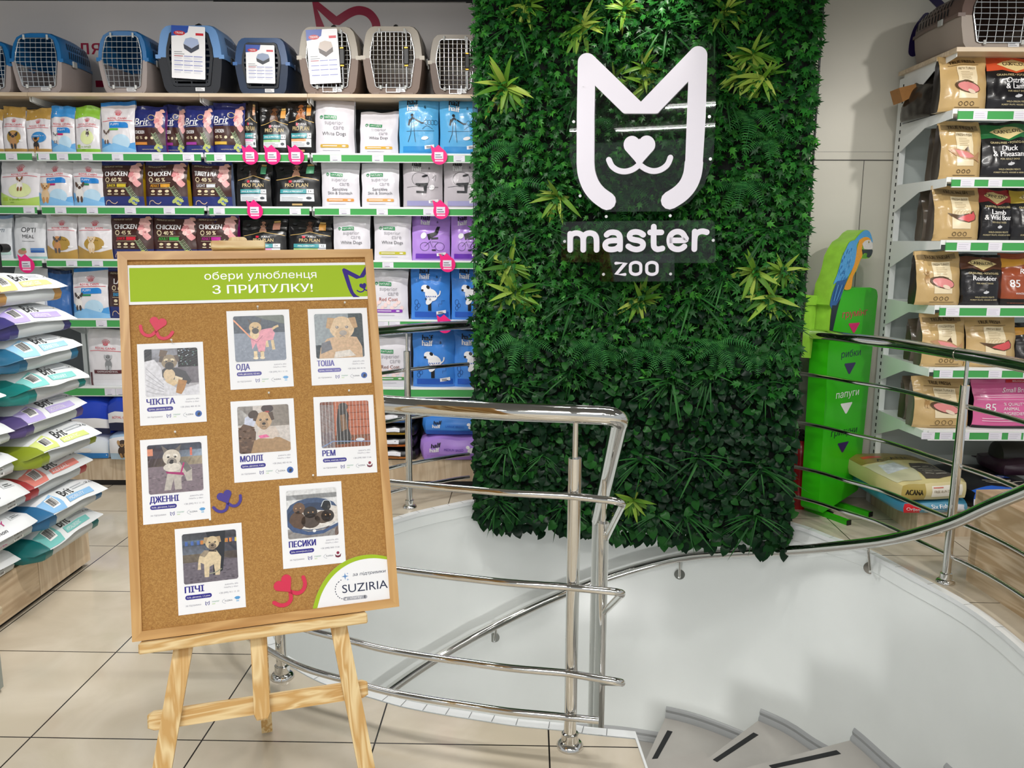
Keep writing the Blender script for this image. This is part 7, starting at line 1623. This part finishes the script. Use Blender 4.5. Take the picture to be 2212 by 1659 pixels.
def build_leaves(name, parts, par, stuff=False, label=None):
    vs = []; loops = []; starts = []; tot = []; mi = []; mats = []; o = 0; ls = 0
    for (P, F, k, n), mat in parts:
        if mat not in mats: mats.append(mat)
        j = mats.index(mat); vs.append(P)
        for f in F:
            m = len(f); idx = (np.arange(n)[:, None] * k + np.array(f)[None, :] + o)
            loops.append(idx.reshape(-1)); tot.append(np.full(n, m)); mi.append(np.full(n, j))
        o += len(P)
    me = bpy.data.meshes.new(name); vs = np.concatenate(vs); lp = np.concatenate(loops); tt = np.concatenate(tot); mi = np.concatenate(mi)
    me.vertices.add(len(vs)); me.vertices.foreach_set('co', vs.astype(np.float32).ravel()); me.loops.add(len(lp)); me.loops.foreach_set('vertex_index', lp.astype(np.int32))
    st = np.concatenate([[0], np.cumsum(tt)[:-1]]); me.polygons.add(len(tt)); me.polygons.foreach_set('loop_start', st.astype(np.int32)); me.polygons.foreach_set('loop_total', tt.astype(np.int32)); me.polygons.foreach_set('material_index', mi.astype(np.int32))
    me.polygons.foreach_set('use_smooth', np.ones(len(tt), bool))
    for m in mats: me.materials.append(m)
    me.update(calc_edges=True); me.validate()
    ob = bpy.data.objects.new(name, me); COL.objects.link(ob); ob.parent = par
    if stuff: ob['kind'] = 'stuff'
    if label: ob['label'] = label
    return ob
def rnd_dirs(n, spread=110, lift=(.1, 1.1), down=1.0):
    a = np.radians(rng.normal(0, spread * .5, n)); L = rng.uniform(lift[0], lift[1], n)
    d = np.stack([np.sin(a), -L, -np.cos(a) * down], 1); nr = np.stack([rng.normal(0, .35, n), -np.ones(n), rng.normal(.45, .35, n)], 1)
    return d, nr
def field(n, s0, s1, z0, z1, y=(-.07, .02)):
    return np.stack([rng.uniform(s0, s1, n), rng.uniform(y[0], y[1], n), rng.uniform(z0, z1, n)], 1)
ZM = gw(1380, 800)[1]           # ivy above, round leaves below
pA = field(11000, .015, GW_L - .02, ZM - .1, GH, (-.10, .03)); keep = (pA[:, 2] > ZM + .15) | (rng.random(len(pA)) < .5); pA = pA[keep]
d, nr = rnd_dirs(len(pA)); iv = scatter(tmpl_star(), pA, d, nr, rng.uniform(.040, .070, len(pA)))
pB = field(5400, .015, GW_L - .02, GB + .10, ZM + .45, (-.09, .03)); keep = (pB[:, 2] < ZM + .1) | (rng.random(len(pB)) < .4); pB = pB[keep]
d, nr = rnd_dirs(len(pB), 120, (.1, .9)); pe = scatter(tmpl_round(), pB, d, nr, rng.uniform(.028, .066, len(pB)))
pC = field(3000, 0, GW_L, ZM - .2, GH, (-.09, .0)); cl_ = np.array([noise.noise(Vector((p[0] * 2.2, p[2] * 2.2, 3))) for p in pC]) > .05; pC = pC[cl_]
d, nr = rnd_dirs(len(pC), 200, (.3, 1.6)); bo = scatter(tmpl_lance(3, .2, .2), pC, d, nr, rng.uniform(.028, .045, len(pC)))
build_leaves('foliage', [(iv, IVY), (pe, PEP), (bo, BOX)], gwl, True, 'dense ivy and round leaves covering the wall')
# fringes hanging past the edges
def edge(n, s, out):
    z = rng.uniform(GB + .06, GH, n); pos = np.stack([np.full(n, s) + rng.normal(0, .012, n), rng.uniform(-.07, .05, n), z], 1)
    d = np.stack([np.full(n, out) * rng.uniform(.3, 1.3, n), rng.uniform(-.8, .5, n), rng.normal(-.5, .6, n)], 1); nr = np.stack([rng.normal(0, .4, n), -np.ones(n), rng.normal(.5, .4, n)], 1)
    up = z > ZM
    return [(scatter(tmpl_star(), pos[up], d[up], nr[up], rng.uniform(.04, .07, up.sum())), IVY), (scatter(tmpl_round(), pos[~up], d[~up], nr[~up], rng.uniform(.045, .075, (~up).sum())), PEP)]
n = 260; pos = np.stack([rng.uniform(0, GW_L, n), rng.uniform(-.08, .04, n), rng.uniform(GB + .02, GB + .14, n)], 1); d = np.stack([rng.normal(0, .45, n), rng.uniform(-.5, .1, n), -np.ones(n)], 1); nr = np.stack([rng.normal(0, .4, n), -np.ones(n), rng.normal(.2, .3, n)], 1)
build_leaves('leaf_fringe', edge(420, .03, -1) + edge(420, GW_L - .04, 1) + [(scatter(tmpl_round(), pos, d, nr, rng.uniform(.05, .085, n)), PEP)], gwl, True, 'leaves overhanging the edges')
def rosette(px, py, sc=1.0, n=26):
    s, z = gw(px, py); pos = np.tile([s, -.06, z], (n, 1)) + rng.normal(0, .006, (n, 3)); a = rng.uniform(0, 2 * np.pi, n); L = rng.uniform(.25, 1.5, n)
    d = np.stack([np.cos(a), -L * .8, np.sin(a) * .85 - .42], 1); nr = np.stack([-np.cos(a) * .5, -np.ones(n), .6 - np.sin(a) * .4], 1)
    o = build_leaves('yellow_green_rosette', [(scatter(tmpl_lance(5, .085, .45), pos, d, nr, rng.uniform(.085, .165, n) * sc), ROS)], gwl); return o
for px, py, sc in ((1262, 62, 1.1), (1352, 25, .8), (1392, 150, .9), (1330, 175, .8), (1398, 185, .9), (1098, 192, 1.25), (1210, 425, 1.1), (1108, 572, 1.1), (1116, 630, 1.2), (1385, 645, 1.1), (1625, 120, 1.0), (1648, 172, 1.1), (1605, 165, .9), (1628, 585, 1.2), (1660, 640, 1.1), (1370, 1075, .9), (1310, 1000, .01), (1690, 585, .8), (1140, 20, .8), (1565, 30, .8)):
    if sc > .1: rosette(px, py, sc)
def fern(px, py, sc=1.0, n=5):
    s, z = gw(px, py); a = np.radians(np.linspace(-75, 75, n) + rng.normal(0, 8, n)); pos = np.tile([s, -.05, z], (n, 1)) + rng.normal(0, .006, (n, 3))
    d = np.stack([np.sin(a), -rng.uniform(.5, 1.1, n), -np.cos(a) * .9 + .25], 1); nr = np.stack([rng.normal(0, .2, n), -np.ones(n) * .8, np.ones(n) * .8], 1)
    build_leaves('fern', [(scatter(tmpl_fern(), pos, d, nr, rng.uniform(.14, .23, n) * sc * .92), FERN)], gwl)
for px, py, sc in ((1110, 310, 1), (1120, 405, 1.05), (1290, 260, .9), (1345, 345, .8), (1425, 330, .9), (1620, 250, 1.1), (1655, 300, 1.0), (1605, 395, 1.0), (1350, 415, 1.0), (1345, 470, .8), (1125, 722, 1.1), (1150, 735, 1), (1285, 735, 1.0), (1310, 755, .9), (1390, 745, .9), (1440, 745, 1), (1545, 735, 1.1), (1575, 745, 1.0), (1640, 760, .9), (1530, 300, .9)): fern(px, py, sc)
def grass(px, py, sc=1.0, n=15, down=.25):
    s, z = gw(px, py); pos = np.tile([s, -.045, z], (n, 1)) + rng.normal(0, .008, (n, 3)); a = rng.uniform(0, 2 * np.pi, n)
    d = np.stack([np.cos(a), -rng.uniform(.4, 1.8, n), np.sin(a) * .9 - down], 1); nr = np.stack([-np.cos(a) * .3, -np.ones(n) * .6, np.ones(n) * .7], 1)
    build_leaves('grass_tuft', [(scatter(tmpl_lance(5, .022, .5), pos, d, nr, rng.uniform(.12, .24, n) * sc), GRA)], gwl)
for px, py, sc in ((1315, 45, 1.1), (1440, 65, 1.2), (1120, 60, 1.1), (1540, 60, 1), (1245, 215, .9), (1565, 215, .9), (1110, 520, 1.1), (1185, 500, 1), (1660, 500, 1.1), (1250, 640, 1.2), (1290, 630, 1), (1500, 640, 1.2), (1560, 600, .9), (1240, 800, 1), (1450, 820, 1.2), (1530, 810, 1), (1110, 840, 1), (1650, 830, .9), (1100, 960, 1), (1180, 980, .9), (1390, 985, 1.1), (1510, 985, 1.2), (1640, 1010, 1.2), (1220, 1090, 1), (1480, 1110, 1.1), (1630, 1110, 1.2), (1080, 1080, 1), (1330, 1120, .9), (1420, 1110, .8), (1690, 700, .9)): grass(px, py, sc)

# ---------------------------------------------------------------- acrylic signs standing off the leaves
ACR = bpy.data.materials.new('clear_acrylic'); ACR.use_nodes = True
def _acr():
    nt = ACR.node_tree; N = nt.nodes.new; Lk = nt.links.new; nt.nodes.remove(nt.nodes['Principled BSDF'])
    tr = N('ShaderNodeBsdfTransparent'); tr.inputs[0].default_value = (.93, .97, .95, 1); gl = N('ShaderNodeBsdfGlossy'); gl.inputs['Roughness'].default_value = .02
    fr = N('ShaderNodeFresnel'); fr.inputs[0].default_value = 1.45; mx = N('ShaderNodeMixShader'); Lk(fr.outputs[0], mx.inputs[0]); Lk(tr.outputs[0], mx.inputs[1]); Lk(gl.outputs[0], mx.inputs[2]); Lk(mx.outputs[0], nt.nodes['Material Output'].inputs[0])
_acr()
SIGNW = M('#dfdbe5', .3, name='white_sign_plastic'); SF = .205           # face distance in front of the leaves' plane
def gA(x, y): return gw(1000 + x / 2.765, y / 2.765, SF)
def gB(x, y): return gw(1210 + x / 6.32, 440 + y / 6.322, SF)
def signth(name, label, c):
    return thing(name, label, 'sign', mat=GWM @ Matrix.Translation((c[0], -SF, c[1])))
def wfn(x, y, t): return GWM @ Vector((x, -SF - t, y))
def solid(path, w, par, name, t0=0.0, t1=.028, closed=False, fillet=None):
    mb = MB()
    if closed: a, b = outline(path, w, True); mb.prism(a, t0, t1, SIGNW, wfn, holes=[b])
    else: mb.prism(outline(path, w), t0, t1, SIGNW, wfn)
    return mb.build(name, par, world=True)
def plate(poly, par):
    mb = MB(); mb.prism(poly, -.012, -.006, ACR, wfn); return mb.build('acrylic_plate', par, world=True, label='clear acrylic plate', smooth=0)
def screws(pts_, par):
    for q in pts_:
        c = wfn(q[0], q[1], -.010); e = wfn(q[0], q[1], .004); b = wfn(q[0], q[1], -.11); mb = MB(); mb.tube([b, c], .004, STEEL2, 8); mb.tube([c, e], .0085, M('#e6e6e6', .25, .6), 12); mb.build('standoff_screw', par, world=True)
cs = signth('cat_head_sign', 'white cat-head outline sign on clear acrylic over the leaves', gA(1065, 900))
out = [gA(*q) for q in arc(745, 378, 55, 55, 180, 318, 10) + [(1065, 612)] + arc(1406, 336, 54, 54, 226, 358, 10) + [(1450, 700), (1432, 980), (1328, 975), (1338, 700), (1346, 492), (1176, 668)] + spline([(1176, 668), (1166, 679), (1150, 682)], 3) + spline([(975, 682), (962, 680), (950, 670)], 3) + [(792, 516), (788, 700), (787, 975), (683, 985), (684, 700)]]
mb = MB(); mb.prism(out, 0, .028, SIGNW, wfn)
for pth in ([(735, 975), (742, 1040), (768, 1110), (810, 1163), (864, 1203)], [(1380, 972), (1370, 1045), (1342, 1110), (1296, 1160), (1237, 1198)]):
    P_ = spline([gA(*q) for q in pth], 6); w_ = (Vector(gA(683, 985)) - Vector(gA(787, 985))).length
    o_ = outline(P_, w_); mb.prism(o_, 0, .0278, SIGNW, wfn)
mb.build('cat_outline', cs, world=True)
hpts = arc(1102, 866, 48, 52, 40, -120, 9)[::-1]
hl = [(1055, 833)] + arc(1012, 868, 50, 53, -40, -220, 10) + [(1040, 975), (1055, 1000), (1075, 975)] + arc(1100, 866, 50, 53, 40, -140, 10)
hl = [(1055, 830)] + [(1012 + 50 * math.cos(R_(a)), 868 + 53 * math.sin(R_(a))) for a in range(-35, -230, -15)] + [(1030, 965), (1055, 1005), (1080, 965)] + [(1100 + 50 * math.cos(R_(a)), 866 + 53 * math.sin(R_(a))) for a in range(50, -150, -15)]
mb = MB(); mb.prism([gA(*q) for q in hl], 0, .0285, SIGNW, wfn); mb.build('heart_nose', cs, world=True)
ml = (Vector(gA(500, 900)) - Vector(gA(532, 900))).length
solid(spline([gA(*q) for q in ((874, 957), (893, 995), (930, 1020), (975, 1026), (1020, 1012), (1055, 985))], 5), ml, cs, 'mouth_line')
solid(spline([gA(*q) for q in ((1240, 944), (1222, 985), (1185, 1014), (1140, 1024), (1095, 1012), (1055, 985))], 5), ml, cs, 'mouth_line', t1=.0275)
plate([gA(*q) for q in [(636, 330), (680, 275), (770, 275), (830, 330), (1065, 545), (1300, 300), (1370, 235), (1470, 240), (1515, 310), (1508, 760), (1495, 960), (1440, 1110), (1350, 1210), (1250, 1262), (850, 1265), (730, 1180), (665, 1060), (636, 940)]], cs)
screws([gA(*q) for q in ((662, 727), (1472, 697), (1478, 950), (700, 1170))], cs)
ms = signth('word_sign', 'white rounded word sign reading master under the cat head', gB(1070, 500))
W76 = (Vector(gB(400, 500)) - Vector(gB(474, 500))).length
def sp(l, k=5): return spline([gB(*q) for q in l], k)
letters = {'m': [[(145, 412), (145, 630)], [(145, 500), (152, 450), (178, 415), (232, 402), (285, 418), (315, 455), (322, 510), (322, 630)], [(322, 500), (332, 450), (360, 415), (415, 402), (468, 418), (495, 455), (503, 510), (503, 630)]],
           'a': [[(640, 426), (672, 400), (725, 391), (780, 402), (812, 435), (822, 490), (822, 622)], [(822, 505), (740, 503), (665, 513), (626, 545), (624, 585), (655, 618), (715, 625), (775, 612), (822, 570)]],
           's': [[(1137, 425), (1095, 397), (1035, 386), (980, 398), (953, 435), (968, 475), (1015, 493), (1080, 505), (1125, 530), (1135, 570), (1110, 608), (1050, 625), (985, 612), (935, 582)]],
           't': [[(1281, 315), (1279, 540), (1290, 595), (1330, 622), (1398, 610)], [(1232, 393), (1383, 392)]],
           'e': [[(1495, 500), (1706, 497), (1700, 450), (1665, 400), (1605, 382), (1540, 402), (1500, 455), (1494, 520), (1515, 580), (1560, 614), (1620, 622), (1668, 606), (1697, 582)]],
           'r': [[(1838, 382), (1835, 500), (1832, 620)], [(1836, 480), (1850, 425), (1890, 390), (1945, 378), (2000, 390)]]}
for ch, strokes in letters.items():
    mb = MB()
    for i, st_ in enumerate(strokes): mb.ribbon(sp(st_), W76, 0, .028 - .0007 * i, SIGNW, wfn)
    mb.build('letter', ms, world=True)
plate([gB(*q) for q in [(10, 290), (40, 245), (2070, 222), (2110, 260), (2130, 780), (2095, 812), (40, 800), (10, 770)]], ms)
screws([gB(*q) for q in ((62, 515), (2090, 500), (630, 176), (1503, 165))], ms)
zs_ = signth('word_sign', 'small white word sign reading zoo on its own acrylic plate', gB(1050, 880)); W40 = (Vector(gB(400, 880)) - Vector(gB(439, 880))).length
mb = MB(); mb.prism(outline([gB(*q) for q in ((766, 812), (895, 812), (770, 962), (890, 964))], W40), 0, .028, SIGNW, wfn); mb.build('letter', zs_, world=True)
for cx in (1034, 1256):
    pth = [gB(*q) for q in arc(cx, 848, 71, 48, 0, -180, 10) + arc(cx, 916, 71, 48, 180, 0, 10)]
    a, b = outline(pth, W40, True); mb = MB(); A_, B_ = (a, b) if max(p[0] for p in a) > max(p[0] for p in b) else (b, a); mb.prism(A_, 0, .028, SIGNW, wfn, holes=[B_]); mb.build('letter', zs_, world=True)
mb = MB(); mb.prism([gB(*q) for q in [(540, 700), (560, 690), (1545, 680), (1560, 700), (1560, 1040), (1530, 1062), (565, 1068), (540, 1045)]], -.02, -.015, ACR, wfn); mb.build('acrylic_plate', zs_, world=True, label='clear acrylic plate', smooth=0)
screws([gB(*q) for q in ((592, 965), (1508, 960))], zs_)

# ================================================================ green parrot sign
SG0 = onz(1768, 1108, .05); SANG = R_(41); SD_ = Vector((math.cos(SANG), math.sin(SANG), 0)); SNn = Vector((math.sin(SANG), -math.cos(SANG), 0))
SGM = Matrix(((SD_.x, -SNn.x, 0, SG0.x), (SD_.y, -SNn.y, 0, SG0.y), (0, 0, 1, 0), (0, 0, 0, 1))); SGI = SGM.inverted()
def sg(px, py, t=0.0): q = SGI @ onp(px, py, SG0 + SNn * t, SNn); return q.x, q.z
GRN = M('#33b80f', .28, name='bright_green_board'); LGR = M('#8cc43a', .4, mott=.12, scale=18, name='lime_edge')
ps = thing('parrot_sign', 'tall green floor sign topped by a blue and yellow parrot', 'sign', mat=SGM)
body = [sg(*q) for q in spline([(1768, 1090), (1768, 1102), (1777, 1108)], 3) + spline([(1845, 1064), (1853, 1058), (1855, 1046)], 3) + [(1895, 650)] + spline([(1896, 640), (1893, 626), (1880, 621)], 3) + [(1830, 623)] + spline([(1822, 628), (1816, 640), (1812, 652)], 3) + [(1790, 745)]]
TH = .12
mb = MB(); mb.prism(body, -TH, 0, GRN, lambda x, y, t: (x, -t, y)); mb.build('board_body', ps)
def B2(x, y): return sg(1740 + x / 5.184, 480 + y / 5.184)
par = [B2(*q) for q in spline([(640, 88), (690, 90), (725, 140), (742, 220), (740, 300), (738, 350), (715, 395), (660, 410), (612, 405)], 4) + spline([(605, 430), (575, 520), (530, 600), (505, 660), (497, 745)], 4) + [(425, 755), (405, 790), (370, 910), (320, 1100), (290, 1230), (252, 1225), (262, 1100), (280, 950), (252, 925), (270, 800), (285, 700), (330, 600), (360, 500), (385, 380), (430, 290), (475, 220), (540, 180), (590, 120)]]
mb = MB(); mb.prism(par, -.10, .004, LGR, lambda x, y, t: (x, -t, y)); pb = mb.build('parrot_cutout', ps)
p = Pr(); BLa, BLb, YL, DKb = photo('#4f9fd8'), photo('#2a5f9c'), photo('#e8a02c'), photo('#1b2733')
def bp2(l, k=4): return [B2(*q) for q in (spline(l, k) if k else l)]
p.poly(bp2([(540, 200), (600, 130), (650, 92), (700, 100), (730, 160), (740, 230), (700, 240), (640, 200), (590, 210), (560, 260)]), BLa, 6)
p.poly(bp2([(590, 200), (640, 170), (690, 170), (720, 210), (640, 240), (620, 300), (625, 370), (600, 430), (560, 530), (520, 610), (497, 740), (425, 752), (440, 690), (500, 560), (545, 420), (565, 290)]), YL, 7)
p.poly(bp2([(625, 240), (660, 205), (710, 200), (738, 240), (735, 300), (690, 305), (640, 300)]), photo('#d9d6d2'), 8); p.poly(bp2([(618, 300), (650, 310), (700, 305), (738, 310), (730, 360), (700, 395), (672, 385), (680, 350), (650, 345), (630, 365)]), DKb, 9); p.poly(bp2([(625, 395), (640, 365), (675, 345), (670, 400)], 0), photo('#4f9a2a'), 8)
p.ell(*B2(695, 222), .007, .008, photo('#c8b64a'), 10); p.ell(*B2(697, 224), .004, .004, BLACK, 11)
p.poly(bp2([(440, 300), (480, 225), (540, 205), (560, 260), (555, 360), (530, 480), (480, 580), (430, 640), (340, 670), (300, 690), (340, 590), (370, 490), (400, 380)]), BLa, 8)
p.poly(bp2([(340, 660), (430, 640), (470, 600), (430, 700), (400, 790), (360, 900), (310, 1000), (270, 950), (262, 910), (290, 790)]), BLb, 9); p.poly(bp2([(285, 930), (330, 930), (380, 850), (340, 1000), (290, 1225), (256, 1220), (268, 1080)], 0), DKb, 10)
rn = random.Random(2)
for i in range(46):
    y = 280 + 360 * rn.random(); x = 475 - (y - 280) * .28 + rn.uniform(-45, 60); p.line([B2(x, y), B2(x - 10, y + 34)], .0045, photo(rn.choice(['#2a6aa8', '#3a82c4', '#7fbde8'])), 12)
for i in range(5): p.line([B2(330 + i * 22, 700), B2(290 + i * 14, 880)], .005, photo('#6fb0e0' if i % 2 else '#1f4a7c'), 12)
mb = MB(); p.emit(mb, lambda x, y, l: (x, -.004 - .0004 * l, y)); mb.build('parrot_print', pb, smooth=0)
# the folded lime tail strip behind the parrot
for i, (poly, d0) in enumerate(((( (80, 1530), (205, 1540), (275, 940), (150, 935)), .05), (((140, 935), (272, 938), (262, 830), (138, 820)), .035))):
    mb = MB(); q = [B2(*v) for v in poly]; mb.prism(q, -.10, -.085 + .01 * i, LGR, lambda x, y, t: (x, -t, y)); mb.build('tail_strip', ps)
# words and arrows
def S2(x, y): return sg(1640 + x / 2.304, 460 + y / 2.304)
for (word, x0, y0, x1, y1, hp, col, b), (pts_, acol) in zip((('грумінг', 413, 523, 537, 507, 26, '#d81f5a', .0), ('рибки', 408, 722, 503, 708, 26, '#241c50', .005), ('папуги', 381, 925, 494, 905, 26, '#f4f4f4', .02), ('гризуни', 357, 1115, 485, 1092, 26, '#1c3030', .0)),
        ((((442, 550), (502, 545), (470, 602)), '#d81f6c'), (((422, 750), (482, 743), (447, 807)), '#33195e'), (((402, 950), (465, 940), (431, 1004)), '#f2f2f2'), (((388, 1148), (447, 1135), (413, 1197)), '#33195e'))):
    p = Pr(); A, B_ = Vector(S2(x0, y0)), Vector(S2(x1, y1)); vs, fs = text2d(word, b); xs = [v[0] for v in vs]; k = (B_ - A).length / (max(xs) - min(xs)); H_ = (Vector(S2(x0, y0 - hp)) - A).length / .54; dd = (B_ - A).normalized(); nn_ = Vector((-dd.y, dd.x))
    p.e.append(('m', [tuple(A + dd * (v[0] - min(xs)) * k + nn_ * v[1] * H_) for v in vs], fs, ink(col), 2))
    mb = MB(); p.emit(mb, lambda x, y, l: (x, -.0005 - .0004 * l, y)); mb.build('printed_word', ps, smooth=0)
    p = Pr(); q = [Vector(S2(*v)) for v in pts_]; c = sum(q, Vector((0, 0))) / 3; poly = []
    for i in range(3):
        a, b, d_ = q[i - 1], q[i], q[(i + 1) % 3]; rr_ = .012
        poly += [tuple(b + (a - b).normalized() * rr_), tuple(b + (c - b).normalized() * rr_ * .55), tuple(b + (d_ - b).normalized() * rr_)]
    p.poly(poly, ink(acol), 2)
    mb = MB(); p.emit(mb, lambda x, y, l: (x, -.0005 - .0004 * l, y)); mb.build('printed_arrow', ps, smooth=0)
for a, b in (((1762, 1104), (1833, 1130)), ((1818, 1092), (1880, 1112))):
    A, B_ = onz(*a, .012), onz(*b, .012); dv = (B_ - A); nv = Vector((-dv.y, dv.x, 0)).normalized() * .016; A = A - dv * .8
    mb = MB(); vs = [P_ + o + Vector((0, 0, z)) for P_ in (A, B_) for o in (-nv, nv) for z in (-.012, .018)]
    mb.add(vs, [(0, 1, 3, 2), (4, 6, 7, 5), (0, 4, 5, 1), (2, 3, 7, 6), (1, 5, 7, 3), (0, 2, 6, 4)], GRN); f_ = mb.build('foot_bar', ps, world=True)
    mb = MB(); e = dv.normalized() * .006; vs = [P_ + o * 1.04 + Vector((0, 0, z)) for P_ in (B_ - e * .2, B_ + e) for o in (-nv, nv) for z in (-.0118, .019)]
    mb.add(vs, [(0, 1, 3, 2), (4, 6, 7, 5), (0, 4, 5, 1), (2, 3, 7, 6), (1, 5, 7, 3), (0, 2, 6, 4)], BLACK); mb.build('end_cap', f_, world=True, label='black end cap')
# fire extinguisher in the shade behind the sign
fx = onz(1728, 1096, 0.0); fx = Vector((fx.x - .01, fx.y + .02, 0))
t = thing('fire_extinguisher', 'red fire extinguisher in shade between plant wall and parrot sign', 'fire extinguisher', (fx.x, fx.y, 0)); REDP = M('#b3121c', .3, coat=.4, name='red_paint')
mb = MB(); mb.lathe([(.066, .0), (.07, .01), (.07, .36), (.06, .40), (.035, .43), (.022, .445)], (0, 0, 0), REDP, 22); mb.build('cylinder', t)
mb = MB(); mb.lathe([(.022, .44), (.024, .47), (.016, .48), (.016, .50)], (0, 0, 0), BLACK, 14); mb.box(-.012, .012, -.09, .03, .50, .512, BLACK); mb.box(-.012, .012, -.08, .03, .475, .486, BLACK); mb.build('valve_head', t)
mb = MB(); mb.tube(spline([(.02, 0, .47), (.08, -.02, .46), (.10, -.03, .35), (.09, -.05, .15), (.11, -.12, .04), (.16, -.19, .02)], 5), .010, BLACK, 8); mb.build('hose', t)
mb = MB(); p = Pr(); p.rect(-.03, .14, .03, .28, ink('#e6e2d8'), 1); p.emit(mb, lambda x, y, l: (.0712 * math.sin(x / .07 + .5), -.0712 * math.cos(x / .07 + .5), y)); mb.build('instruction_label', t)
